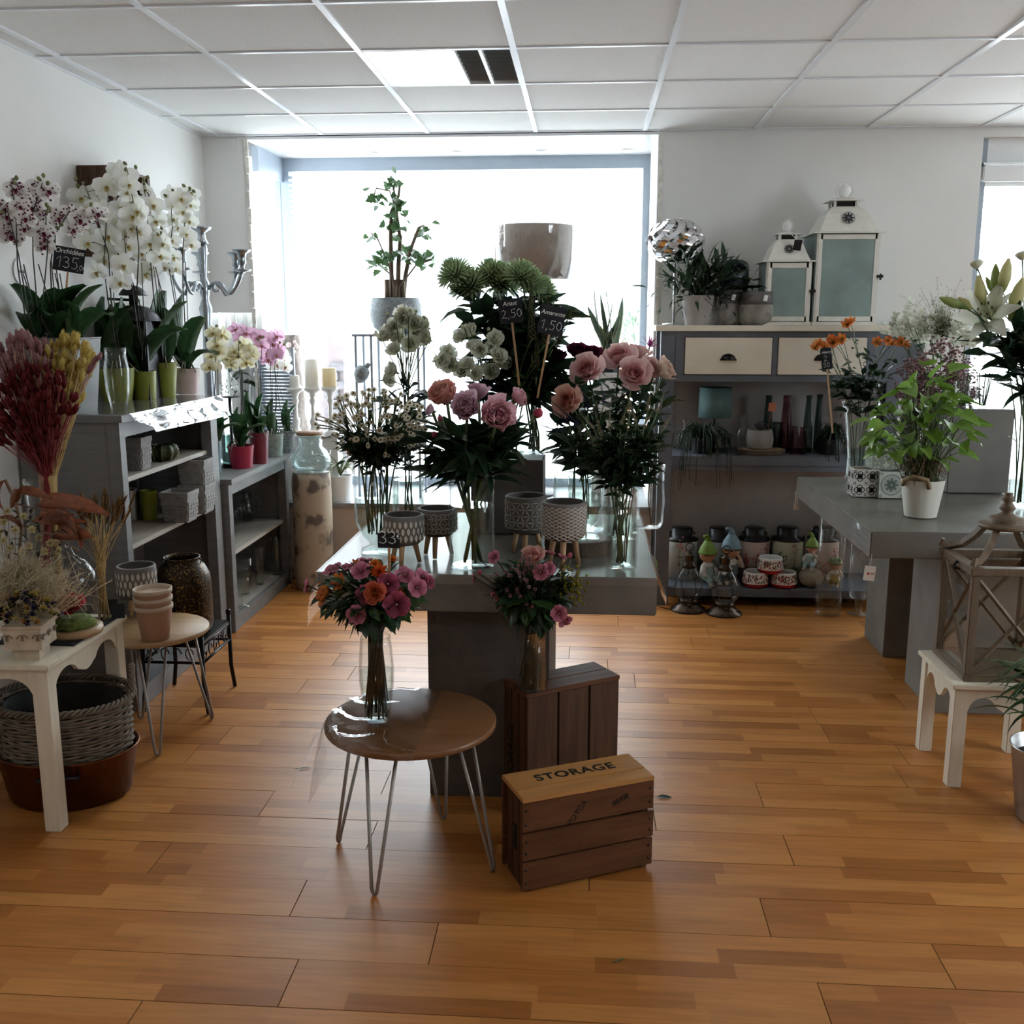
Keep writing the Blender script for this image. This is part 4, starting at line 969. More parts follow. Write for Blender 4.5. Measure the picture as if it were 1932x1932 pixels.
# lanterns on the dresser
def lantern_white(label, x0, x1, ye, yt, xs, YF, doorx):
    """metal lantern: x0..x1 the body front, ye eaves, yt finial top"""
    a, b = PY(x0, 600, YF).x, PY(x1, 600, YF).x; w = (b-a); ze = PY((x0+x1)/2, ye, YF).z; zt = PY((x0+x1)/2, yt, YF+w/2).z - DR_Z; h = ze - DR_Z
    t = thing('lantern', label, 'lantern', ((a+b)/2, YF + w/2, DR_Z)); q = w/2
    WM = mat('white_metal', (.70, .68, .62), .5, var=.05, scale=25)
    Box(-q-.008, q+.008, -q-.008, q+.008, 0, .018).build('base_plate', WM, t, bevel=.002)
    for x in (-q+.008, q-.008):
        for y in (-q+.008, q-.008): Box(x-.008, x+.008, y-.008, y+.008, .018, h).build('corner_post', WM, t, bevel=.001)
    d = MB(); iw = q-.018
    for bb in ((-iw, iw, .022, .046), (-iw, iw, h-.03, h-.006)): box(d, bb[0], bb[1], -q-.003, -q+.006, bb[2], bb[3])
    for s in (-1, 1): box(d, s*iw-.010, s*iw+.010, -q-.003, -q+.006, .022, h-.006)
    d.build('door', WM, t, smooth=False)
    PG = mat('frosted_pane', (.40, .50, .48), .35, var=.15, scale=6, trans=.5)
    Box(-iw, iw, -q, -q+.003, .04, h-.02).build('pane', PG, t, smooth=False); Box(-iw, iw, q-.003, q, .02, h).build('pane', PG, t, smooth=False)
    for s in (-1, 1): Box(s*q-.004, s*q-.001, -iw, iw, .02, h).build('pane', PG, t, smooth=False)
    k = (zt-h); R2 = math.sqrt(2)
    lathe(MB(), [((q+.022)*R2, h), ((q+.022)*R2, h+.006), (q*.93*R2, h+.01), (q*.78*R2, h+k*.22), (q*.66*R2, h+k*.38), (q*.48*R2, h+k*.50), (q*.42*R2, h+k*.53)], 4, RZ(pi/4)).build('roof', WM, t, smooth=False)
    ch = MB()
    for x in (-1, 1):
        for y in (-1, 1): box(ch, x*q*.36-.006, x*q*.36+.006, y*q*.36-.006, y*q*.36+.006, h+k*.53, h+k*.64)
    ch.build('vent_posts', WM, t, smooth=False)
    Box(-q*.30, q*.30, -q*.30, q*.30, h+k*.53, h+k*.635).build('vent_core', 'ink', t, smooth=False)
    lathe(MB(), [(q*.56*R2, h+k*.635), (q*.56*R2, h+k*.65), (q*.15, h+k*.72), (.001, h+k*.72)], 4, RZ(pi/4)).build('vent_cap', WM, t, smooth=False)
    lathe(MB(), [(.012, h+k*.71), (.02, h+k*.74), (q*.22, h+k*.84), (q*.2, h+k*.92), (.004, h+k*.975), (.001, h+k)], 16).build('finial', 'white_ceramic', t)
    tube(MB(), [(q*.28*math.cos(w), 0, h+k*.85 + q*.28*math.sin(w)) for w in [i*2*pi/18 for i in range(19)]], .0025, 6, cap=False).build('ring', WM, t)
    mm = MB()  # pierced rosette on the roof slope
    for i in range(8):
        a_ = i*pi/4; patch(mm, q*.17, q*.08, 'leaf', 0, 0, TR(0, -q*.76 - .004, h+k*.30) @ RX(pi/2 - .42) @ RZ(a_) @ TR(.004, 0, 0), 2, 3)
    tube(mm, [Vector(TR(0, -q*.76-.003, h+k*.30) @ RX(pi/2-.42) @ Vector((q*.2*math.cos(a_), q*.2*math.sin(a_), 0))) for a_ in [i*2*pi/20 for i in range(21)]], .0015, 4, cap=False)
    mm.build('rosette', 'dark_metal', t)
    lt = MB(); box(lt, q-.008, q+.022, -q-.012, -q-.002, h*.52, h*.52+.014); box(lt, q+.004, q+.012, -q-.016, -q-.004, h*.52-.012, h*.52+.02); lt.build('latch', 'black_metal', t, smooth=False)
    return t
lantern_white('large white metal lantern with a ring finial on the dresser', 1534, 1652, 440, 345, 0, 5.50, 1)
sl = lantern_white('smaller white metal lantern with a dark price tag on the dresser', 1442, 1527, 494, 414, 0, 5.50, 1)
Box(-.02, .02, -.003, 0, 0, .055).build('price_tag', 'dark_metal', sl, (.035, -.105, .385), rot=(.3, .08, 0), smooth=False)
tube(MB(), [(.035, -.10, .44), (.01, -.07, .47), (0, -.02, .49)], .0018, 5).build('tag_ribbon', 'white_plastic', sl)
# stone pots, leaning pot
SP = mat('stone_pot', (.20, .185, .17), .85, col2=(.34, .32, .29), scale=24, bump=.6, bscale=80)
for (x0, x1, yt, lb, Yc) in ((1342, 1404, 548, 'rough stone pot half hidden by the trailing houseplant', 5.64), (1396, 1466, 551, 'rough stone pot with a glazed rim beside the smaller white lantern', 5.57)):
    r = (PY(x1, yt, Yc).x - PY(x0, yt, Yc).x)/2; h = PY((x0+x1)/2, yt, Yc).z - DR_Z
    t = thing('stone_pot', lb, 'pot', (PY((x0+x1)/2, yt, Yc).x, Yc, DR_Z)); shell([(r*.78, 0), (r*.98, h*.12), (r*1.03, h*.4), (r*.98, h*.75), (r*.95, h)], 30, .007).build('body', SP, t)
    lathe(MB(), [(r*1.005, h*.62), (r*.982, h*.75), (r*.955, h+.001), (r*.9, h+.001)], 30).build('glazed_rim', mat('glaze', (.12, .11, .11), .25, var=.1), t)
    Box(-.01, .01, -.001, .001, 0, .03).build('price_sticker', 'white_plastic', t, (r*.2, -r*1.03, h*.72), rot=(.05, .2, 0), smooth=False)
p = PY(1385, 520, 5.76); t = thing('leaning_pot', 'dark glazed pot lying tilted with its mouth upward behind the stone pots', 'pot', (p.x, 5.74, DR_Z))
shell([(.06, 0), (.075, .03), (.085, .15), (.085, .22)], 30, .006).build('body', mat('navy_glaze', (.05, .06, .075), .25), t, (.0, .02, .12), rot=(.5, -.12, 0))
Box(-.07, .07, -.03, .06, 0, .12).build('prop_block', 'slate_paint', t, bevel=.004)
# ribbon lamp
p = PY(1276, 455, 5.62); t = thing('ribbon_lamp', 'silver globe lamp woven from shiny metal ribbons on a slim stand', 'lamp', (p.x, 5.66, DR_Z)); rz = PY(1276, 418, 5.62).z - p.z; zc = p.z - DR_Z; R_ = .155
for k in range(13):
    a = 2*pi*k/13; m = MB(); v, f = [], []; nn = 20
    for i in range(nn+1):
        th = pi*(.12 + .76*i/nn); az = a + .55*math.sin(th*2) ; rr_ = R_*(1 + .05*math.sin(i*.9 + k*2)); wd = .020
        for s in (-1, 1):
            az2 = az + s*wd/max(.02, R_*math.sin(th)) * (1 if math.sin(th) > .3 else .55)
            v.append((rr_*math.sin(th)*math.cos(az2), rr_*math.sin(th)*math.sin(az2), zc + R_*.78*math.cos(th)))
        if i: f.append((2*i-2, 2*i-1, 2*i+1, 2*i))
    m.add(v, f).build('ribbon', 'chrome', t)
tube(MB(), [(0, 0, .012), (0, 0, zc-.10)], .006, 8).build('pole', 'steel', t); lathe(MB(), [(.001, 0), (.06, 0), (.06, .008), (.01, .014), (.001, .014)], 24).build('foot_disc', 'steel', t)
lathe(MB(), [(.05, zc+R_*.72), (.055, zc+R_*.74), (.001, zc+R_*.76)], 20).build('cap_disc', 'chrome', t); lathe(MB(), [(.06, zc-R_*.72), (.001, zc-R_*.73)], 20).build('lower_disc', 'chrome', t)
# middle dresser shelf
MZ = .836
p = PY(1350, 760, 5.72); t = thing('table_lamp', 'small lamp with an aqua drum shade on the dresser shelf', 'lamp', (p.x, 5.74, MZ))
z0, z1 = PY(1350, 788, 5.72).z - MZ, PY(1350, 731, 5.72).z - MZ; R_ = .092
lathe(MB(), [(R_, z0), (R_*.97, z1), (R_*.95, z1), (R_*.98, z0)], 30).build('lamp_shade', mat('aqua_fabric', (.22, .36, .36), .8, var=.05, trans=.3), t)
tube(MB(), [(0, 0, 0), (0, 0, z1-.01)], .005, 8).build('lamp_pole', 'dark_metal', t); lathe(MB(), [(.001, 0), (.045, 0), (.045, .008), (.001, .012)], 20).build('lamp_foot', 'dark_metal', t)
tube(MB(), [(-R_*.95, 0, z1-.004), (R_*.95, 0, z1-.004)], .002, 5).build('spider', 'dark_metal', t)
for (x0, x1, yt, yb, m_, lb, pr, Yc) in (
    (1388, 1420, 783, 858, 'clear_glass', 'clear glass carafe with a flared neck behind the ribbed pot', [(.8, 0), (.95, .1), (.9, .5), (.45, .72), (.4, .85), (.75, 1)], 5.70),
    (1284, 1306, 790, 858, 'clear_glass', 'clear glass carafe behind the trailing cactus', [(.8, 0), (.95, .1), (.9, .5), (.5, .72), (.45, .85), (.8, 1)], 5.72),
    (1443, 1459, 746, 858, 'green_glass', 'tall tapering green glass bottle behind the ribbed pot', [(.95, 0), (1.2, .05), (1.15, .4), (.75, .92), (.8, .95), (.8, 1)], 5.74),
    (1476, 1496, 746, 860, 'pink_glass', 'tall tapering pink glass bottle', [(1.0, 0), (1.2, .05), (1.1, .4), (.75, .92), (.8, .95), (.8, 1)], 5.66),
    (1519, 1536, 746, 862, 'green_glass', 'tall tapering green glass bottle between the pink bottles and the dark fern', [(1.0, 0), (1.2, .05), (1.15, .4), (.75, .92), (.8, .95), (.8, 1)], 5.64),
    (1540, 1555, 744, 858, 'green_glass', 'tall tapering green glass bottle beside the dark fern', [(1.0, 0), (1.2, .05), (1.15, .4), (.75, .92), (.8, .95), (.8, 1)], 5.72),
    (1456, 1476, 796, 852, 'green_glass', 'squat green glass jar beside the ribbed pot', [(.9, 0), (1.05, .06), (1, .5), (.9, .8), (.95, 1)], 5.66),
    (1429, 1446, 795, 856, 'green_glass', 'squat green glass jar with a lip behind the succulent', [(.9, 0), (1.05, .06), (1, .5), (.9, .8), (.95, 1)], 5.78),
    (1492, 1508, 804, 862, 'pink_glass', 'small pink glass bottle beside the tall pink bottle', [(.9, 0), (1.05, .06), (1, .6), (.7, .85), (.75, 1)], 5.58),
    (1508, 1523, 806, 863, 'pink_glass', 'small pink glass bottle beside the tall green bottle', [(.9, 0), (1.05, .06), (1, .6), (.7, .85), (.75, 1)], 5.57)):
    r = (PY(x1, yt, Yc).x - PY(x0, yt, Yc).x)/2; h = PY(x0, yt, Yc).z - MZ
    vase('glass_bottle' if m_ != 'clear_glass' else 'carafe', lb, (PY((x0+x1)/2, yt, Yc).x, Yc, MZ), [(r*a, h*b) for a, b in pr], m_, cat='bottle', n=20)
p = PZ(1435, 866, MZ); t = thing('wood_slice', 'bark-edged wooden slice under the ribbed pot', 'wood slice', (PY(1435, 860, 5.58).x, 5.58, MZ))
def slice_mesh(R_, h, sy=.75, seed=0):
    n = 30; v = []; f = []
    for k, z in enumerate((0, h*.5, h)):
        for i in range(n): a = 2*pi*i/n; q = R_*(1 + .07*noise.noise(Vector((math.cos(a)*2+seed, math.sin(a)*2, k*.4)))); v.append((q*math.cos(a), q*math.sin(a)*sy, z))
    for k in range(2):
        for i in range(n): j = (i+1) % n; f.append((k*n+i, k*n+j, (k+1)*n+j, (k+1)*n+i))
    return MB().add(v, f), MB().add([(x*.93, y*.93, h+.0005) for x, y, z in v[2*n:]], [tuple(range(n))])
BKE = mat('bark_edge', (.07, .05, .035), .9, var=.3, scale=30, bump=.8)
a_, b_ = slice_mesh(.13, .028); a_.f.append(tuple(60+i for i in range(30))); a_.build('bark_rim', BKE, t, smooth='auto'); b_.build('cut_face', 'light_oak', t, smooth=False)
a_, b_ = slice_mesh(.115, .05, .8, 4); a_.f.append(tuple(60+i for i in range(30))); p = PZ(1092, 1045, CT); t = thing('wood_slice', 'thick bark-edged wooden slice on the cement table beneath the footed vase', 'wood slice', (PY(1092, 1030, 3.36).x, 3.36, CT))
WS = t.location.copy(); a_.build('bark_rim', BKE, t, smooth='auto'); b_.build('cut_face', 'old_wood', t, smooth=False)
# ------------------------------------------------------------------ flower and leaf meshes
mat('petal', (1, 1, 1), .55, attr=True, var=.03, trans=.5, spec=.3)
for nm, c in (('leaf_dark', (.018, .042, .020)), ('leaf_mid', (.035, .075, .022)), ('leaf_bright', (.13, .24, .035)), ('leaf_blue', (.03, .055, .045)), ('leaf_orchid', (.022, .062, .022)), ('leaf_olive', (.10, .12, .045)), ('leaf_dried', (.17, .055, .025)), ('leaf_ivy', (.045, .085, .035))):
    mat(nm, c, .38, var=.25, scale=14, trans=.28, spec=.45)
mat('stem_green', (.05, .085, .025), .5, var=.2); mat('stem_dark', (.022, .028, .015), .5, var=.2); mat('stem_brown', (.09, .06, .035), .7, var=.2)
def J(r, c, k=.08): q = 1 + r.uniform(-k, k); return tuple(min(1, v*q) for v in c)
def head(fn, name='blossom', m='petal'):
    mb = MB(); fn(mb); return mb.mesh(name, m)
def layers(mb, spec, r, shape='round', nu=4, nv=4, ruffle=.1):
    """spec: (count, length, width, rise, curl, cup, colour root, colour tip, start radius, height)"""
    for li, (n, L, Wd, a0, curl, cup, c0, c1, r0, z0) in enumerate(spec):
        off = r.random()*6
        for k in range(n):
            a = off + 2*pi*k/n + r.uniform(-.15, .15)
            patch(mb, L*r.uniform(.88, 1.08), Wd*r.uniform(.9, 1.1), shape, curl*r.uniform(.8, 1.2), cup, RZ(a) @ TR(r0, 0, z0), nu, nv, ruffle, J(r, c0), J(r, c1), a0 + r.uniform(-.1, .1), 0, r.random()*50)
def peony_mesh(ci, co, cr, seed, R=1.0):
    r = random.Random(seed); mb = MB()
    layers(mb, [(8, 1.05, .95, .35, 1.0, .5, co, cr, .08, -.25), (8, .98, .85, .7, .8, .55, ci, cr, .1, -.2), (9, .8, .6, .95, .5, .5, ci, cr, .12, -.1), (14, .66, .42, 1.1, .35, .5, ci, cr, .18, 0), (15, .52, .32, 1.3, .15, .4, ci, cr, .12, .1), (7, .4, .3, 1.5, .1, .4, ci, ci, .04, .18)], r, 'wedge', 4, 4, .28)
    return mb.mesh('blossom', 'petal')
def rose_mesh(ci, co, cr, seed, open_=1.0):
    r = random.Random(seed); mb = MB(); n = 30
    for k in range(n):
        t = k/(n-1); a = k*2.4; rad = .05 + .52*t; hgt = .55 - .18*t
        c = tuple(ci[j] + (co[j]-ci[j])*t for j in range(3))
        patch(mb, .50 + .72*t, .34 + .86*t, 'wedge', (.15 + .95*t) if t < .75 else .55*open_ + .5*(1-open_), .6 - .25*t, RZ(a) @ TR(.03 + .10*t, 0, -.18 - .34*t), 4, 5, .06, J(r, c, .05), J(r, tuple(cr[j]*t + c[j]*(1-t) for j in range(3)), .05), (1.5 - 1.2*t*(.55 + .45*open_)), 0, r.random()*40)
    lathe(mb, [(.05, -.6), (.12, -.42), (.25, -.3), (.1, -.2)], 8, None, (.08, .12, .04)); return mb.mesh('blossom', 'petal')
def lisi_mesh(seed, c=(.82, .83, .74)):
    r = random.Random(seed); mb = MB(); g = (.60, .64, .42)
    layers(mb, [(6, 1.15, 1.0, .55, .5, .3, g, c, .06, -.4), (6, 1.0, .85, .85, .4, .4, g, c, .05, -.3), (5, .75, .6, 1.2, .2, .5, c, c, .03, -.2)], r, 'wedge', 4, 4, .2)
    lathe(mb, [(.03, -.75), (.08, -.5), (.1, -.38), (.02, -.3)], 6, None, (.10, .15, .05)); return mb.mesh('blossom', 'petal')
def bud_mesh(c0, c1, L=1.0, w=.36):
    mb = MB(); lathe(mb, [(.02, -L*.5), (w*.7, -L*.25), (w, 0), (w*.75, L*.28), (.03, L*.5)], 10, None, [c0, c0, c1, c1, c1]); return mb.mesh('bud', 'petal')
def mum_mesh(seed, ci=(.34, .47, .25), co=(.62, .72, .46)):
    r = random.Random(seed); mb = MB()
    for k in range(190):
        t = (k + .5)/190; a = k*2.39996; el = pi/2 - t*1.75; L = .5 + .15*r.random()
        d = Vector((math.cos(a)*math.cos(el), math.sin(a)*math.cos(el), math.sin(el)*.75))
        c = tuple(ci[j]*(1-t) + co[j]*t for j in range(3))
        patch(mb, L, .13, 'strap', .9*(1-t)-.3, .6, aimx(d, 0, d*.42 + Vector((0, 0, -.15))), 2, 3, 0, J(r, ci), J(r, c, .15))
    lathe(mb, [(.02, -.5), (.3, -.35), (.45, -.1), (.35, .15), (.02, .25)], 10, None, (.08, .13, .06)); return mb.mesh('blossom', 'petal')
def daisy_mesh(seed=0, n=12, c=(.80, .76, .62), eye=(.25, .16, .03)):
    mb = MB(); r = random.Random(seed)
    for k in range(n): patch(mb, .78, .36, 'strap', -.15, .1, RZ(2*pi*k/n + r.uniform(-.08, .08)) @ TR(.22, 0, 0), 2, 2, 0, J(r, c), J(r, c))
    lathe(mb, [(.34, -.02), (.3, .12), (.15, .2), (.01, .22)], 8, None, eye); return mb.mesh('blossom', 'petal')
def orchid_mesh(seed, c0, c1, sp=None):
    r = random.Random(seed); mb = MB()
    for a in (.18, pi-.18): patch(mb, 1.0, 1.12, 'round', r.uniform(-.25, .25), -.12, RZ(a) @ TR(.06, 0, .06), 6, 5, .05, c0, c1, .12, 0, r.random()*9)
    for a in (pi/2, pi*1.22, pi*1.78): patch(mb, .95, .62, 'oval', r.uniform(-.3, .1), -.1, RZ(a) @ TR(.05, 0, 0), 4, 5, .03, c0, c1, .05, 0, r.random()*9)
    if sp:
        for k in range(16):
            a, q = r.uniform(0, 2*pi), r.uniform(.3, .85); s = r.uniform(.05, .12)
            mb.add([(q*math.cos(a) + s*math.cos(w), q*math.sin(a) + s*math.sin(w), .13 + .05*q + .02*k/16) for w in [i*pi/3 for i in range(6)]], [tuple(range(6))], None, sp)
    return mb.mesh('blossom', 'petal')
def lip_mesh(c, c2):
    mb = MB(); patch(mb, .42, .34, 'round', -.9, .7, TR(0, 0, .1) @ RZ(-pi/2), 4, 4, .05, c2, c, .5)
    for s in (-1, 1): patch(mb, .28, .22, 'round', .6, .4, TR(s*.06, 0, .1) @ RZ(-pi/2 + s*1.1), 3, 3, 0, c2, c, .9)
    lathe(mb, [(.02, 0), (.09, .1), (.08, .24), (.01, .3)], 8, RX(.4), c2); return mb.mesh('lip', 'petal')
def mallow_mesh(seed, c=(.80, .30, .42), eye=(.22, .02, .06)):
    mb = MB(); r = random.Random(seed)
    for k in range(5): patch(mb, 1.0, 1.22, 'round', -.75, -.2, RZ(2*pi*k/5 + .1*k) @ TR(.02, 0, -.28 + .02*k), 6, 6, .22, eye, J(r, c, .12), .75, 0, r.random()*9)
    lathe(mb, [(.03, -.25), (.06, 0), (.08, .1), (.01, .16)], 7, None, (.55, .45, .3)); lathe(mb, [(.03, -.5), (.12, -.35), (.2, -.18)], 6, None, (.06, .1, .03)); return mb.mesh('blossom', 'petal')
def alstro_mesh(seed, c=(.62, .11, .025), c2=(.72, .20, .04)):
    mb = MB(); r = random.Random(seed)
    for k in range(6): patch(mb, 1.1, .52, 'oval', -.8, -.2, RZ(pi*k/3) @ TR(.02, 0, -.5), 3, 5, .05, (.35, .22, .05), J(r, c if k % 2 else c2, .1), 1.25, 0, r.random()*9)
    for k in range(4): tube(mb, [(0, 0, -.4), (.1*math.cos(k*1.6), .1*math.sin(k*1.6), .3)], .018, 4, (.4, .12, .05))
    return mb.mesh('blossom', 'petal')
def pompon_mesh(seed, c=(.62, .14, .02), n=40):
    mb = MB(); r = random.Random(seed)
    for k in range(n):
        t = (k+.5)/n; a = k*2.4; el = 1.45 - 1.3*t; patch(mb, .45 + .5*t, .16 + .12*t, 'strap', -.2, .2, RZ(a) @ RY(-el) @ TR(.08, 0, 0), 2, 3, 0, J(r, c, .2), J(r, c, .1))
    lathe(mb, [(.05, -.45), (.3, -.3), (.35, -.1), (.1, 0)], 8, None, (.07, .1, .03)); return mb.mesh('blossom', 'petal')
def lily_mesh():
    mb = MB(); r = random.Random(3); w, g = (.80, .79, .72), (.52, .56, .36)
    for k in range(6): patch(mb, 1.15, .46 if k % 2 else .36, 'leaf', -1.35, -.25, RZ(pi*k/3) @ TR(.03, 0, -.5), 4, 8, .05, g, w, 1.35, 0, k*3.3)
    for k in range(6): tube(mb, [(0, 0, -.4), (.16*math.cos(k), .16*math.sin(k), .35)], .014, 4, (.5, .55, .35)); lathe(mb, [(.005, -.06), (.028, 0), (.005, .06)], 6, TR(.165*math.cos(k), .165*math.sin(k), .37) @ RX(1.2), (.10, .04, .02))
    return mb.mesh('blossom', 'petal')
def leafmesh(L, Wd, shape, curl, cup, m, fold=0., nu=4, nv=6, a0=.3, name='leaf', wave=0., stalk=.0, rim=None, c=None):
    mb = MB()
    if rim:
        fn = SH[shape]; nv = 10
        patch(mb, L, Wd, shape, curl, cup, None, 6, nv, 0, c, c, a0)
        for k in range(nv+1):
            for i in (0, 6): mb.c[k*7+i] = rim
    else: patch(mb, L, Wd, shape, curl, cup, TR(stalk, 0, 0), nu, nv, 0, None, None, a0, fold, 0, wave)
    if stalk: tube(mb, [(0, 0, 0), (stalk, 0, 0)], .002, 4)
    return mb.mesh(name, m)
def ivy_leaf(m):
    pts = [(0, .0), (.02, .30), (.18, .52), (.36, .34), (.52, .42), (.62, .22), (1, 0)]
    v = [(x, y, .12*abs(y)) for x, y in pts] + [(x, -y, .12*abs(y)) for x, y in pts[1:-1]]; n = len(pts)
    v.append((.45, 0, -.02)); c = len(v)-1; loop = list(range(n)) + list(range(len(v)-2, n-1, -1))
    return MB().add(v, [(c, loop[i], loop[(i+1) % len(loop)]) for i in range(len(loop))]).mesh('leaf', m)
LV = {'orchid': [leafmesh(1, .34, 'tongue', cv, .35, 'leaf_orchid', .12, 4, 8, a) for cv, a in ((-1.2, 1.2), (-.5, 1.25), (-1.7, 1.0), (-.9, .7))],
      'dark': [leafmesh(1, w, 'leaf', cv, .2, 'leaf_dark', .15, 3, 5, .2) for w, cv in ((.42, -.6), (.34, -.9), (.5, -.2))],
      'lance': [leafmesh(1, w, 'lance', cv, .2, 'leaf_dark', .2, 3, 5, .3) for w, cv in ((.24, -.7), (.2, -1.2), (.28, -.3))],
      'mid': [leafmesh(1, w, 'leaf', cv, .2, 'leaf_mid', .15, 3, 5, .2) for w, cv in ((.5, -.6), (.4, -.9))],
      'blue': [leafmesh(1, w, 'leaf', cv, .2, 'leaf_blue', .15, 3, 5, .2) for w, cv in ((.5, -.6), (.36, -.9))],
      'ivy': [ivy_leaf('leaf_ivy'), ivy_leaf('leaf_mid')], 'ivydark': [ivy_leaf('leaf_dark'), ivy_leaf('leaf_mid')],
      'bright': [leafmesh(1, w, 'heart', cv, .2, 'leaf_bright', .12, 4, 6, .1) for w, cv in ((.85, -.6), (.95, -.9), (.75, -.2))],
      'olive': [leafmesh(1, .2, 'lance', -.4, .2, 'leaf_olive', .1, 2, 4, .2)]}
CAMP = Vector((0, 0, EYE))
def face(p, r, k=.5, up=.25):
    """a direction towards the light aisle with some scatter"""
    d = (CAMP - Vector(p)); d.z = 0; d.normalize(); return (d + Vector((r.gauss(0, k), r.gauss(0, k*.5), up + r.gauss(0, k*.6)))).normalized()
def leaves(parent, pts, kind, size, r, drop=.0, origin=None):
    """pts: local root point + direction"""
    for p, d in pts:
        m = LV[kind][r.randrange(len(LV[kind]))]; putm('leaf', m, parent, aimx(Vector(d) + Vector((0, 0, -drop)), r.uniform(-.6, .6), p, size*r.uniform(.7, 1.25)))
def spray(name, label, cat, base, heads, group=None, sm='stem_green', sr=.0028, kind='dark', nleaf=4, lsize=.07, seed=0, via=None, ltop=.85, llo=.35, drop=.0, spread=1., mass=None):
    """a cut stem standing in water: stem, side shoots, blossoms and leaves; heads = [(place, direction, mesh, size)]"""
    r = random.Random(seed*7+11); base = Vector(base); t = thing(name, label, cat, base, 0, group)
    cen = sum((Vector(h[0]) for h in heads), Vector())/len(heads) - base; via = (Vector(via) - base) if via is not None else cen*.5
    fork = via.lerp(cen, .55) if len(heads) > 1 else None; m = MB()
    def curve(a, b, c, n=8): return [a*(1-q)**2 + b*2*q*(1-q) + c*q*q for q in (i/n for i in range(n+1))]
    main = curve(Vector((0, 0, .004)), via, fork if fork is not None else cen); tube(m, main, sr, 5)
    for (p, d, me, s) in heads:
        q = Vector(p) - base; root = q - Vector(d)*s*.3
        if fork is not None: tube(m, curve(fork, fork.lerp(root, .5) + Vector((0, 0, .02)), root, 4), sr*.65, 4)
        o_ = putm(me.name.split('.')[0], me, t, aim(d, r.uniform(-.4, .4), q, s))
        if 'cluster' in me.name: tag(o_, kind='stuff')
    if fork is None: tube(m, [cen - Vector(heads[0][1])*heads[0][3]*.45, cen - Vector(heads[0][1])*heads[0][3]*.25], sr, 5)
    m.build('stem', sm, t)
    L = []
    for k in range(nleaf):
        q = llo + (ltop-llo)*(k + r.random())/max(1, nleaf); i = min(len(main)-1, int(q*8)); a = r.uniform(0, 2*pi)
        L.append((main[i], (math.cos(a)*spread, math.sin(a)*spread, r.uniform(-.1, .7))))
    leaves(t, L, kind, lsize, r, drop)
    if mass:
        n, sz, rad, lo, hi = mass; mb = MB(); path = main + ([main[-1].lerp(cen, .9)] if fork is not None else [])
        for k in range(n):
            q = (lo + (hi-lo)*r.random())*(len(path)-1); i = min(len(path)-2, int(q)); a = r.uniform(0, 2*pi); e = r.uniform(-.5, .9); d = Vector((math.cos(a), math.sin(a), e)).normalized()
            p = path[i].lerp(path[i+1], q-i) + Vector((math.cos(a), math.sin(a), r.uniform(-.3, .3)))*rad*r.random()
            patch(mb, sz*r.uniform(.6, 1.3), sz*r.uniform(.3, .5), 'leaf' if kind != 'lance' else 'lance', r.uniform(-1.1, .2), .2, aimx(d, r.uniform(-.8, .8), p), 2, 3, 0, None, None, .2, .15)
        tag(mb.build('foliage', LV[kind][0].materials[0], t), kind='stuff')
    return t
def sign(label, p, w, h, rot, stick, draw):
    t = thing('chalk_sign', label, 'sign', p, 0); t.rotation_euler = rot
    Box(-w/2, w/2, -.0025, .0025, 0, h).build('board', 'slate', t, bevel=.002)
    if stick: Box(-.0035, .0035, -.001, .004, -stick, .004).build('stake', 'leg_wood', t, smooth=False)
    m = MB(); draw(m, t)
    if m.v: m.build('chalk_writing', 'chalk', t)
    return t
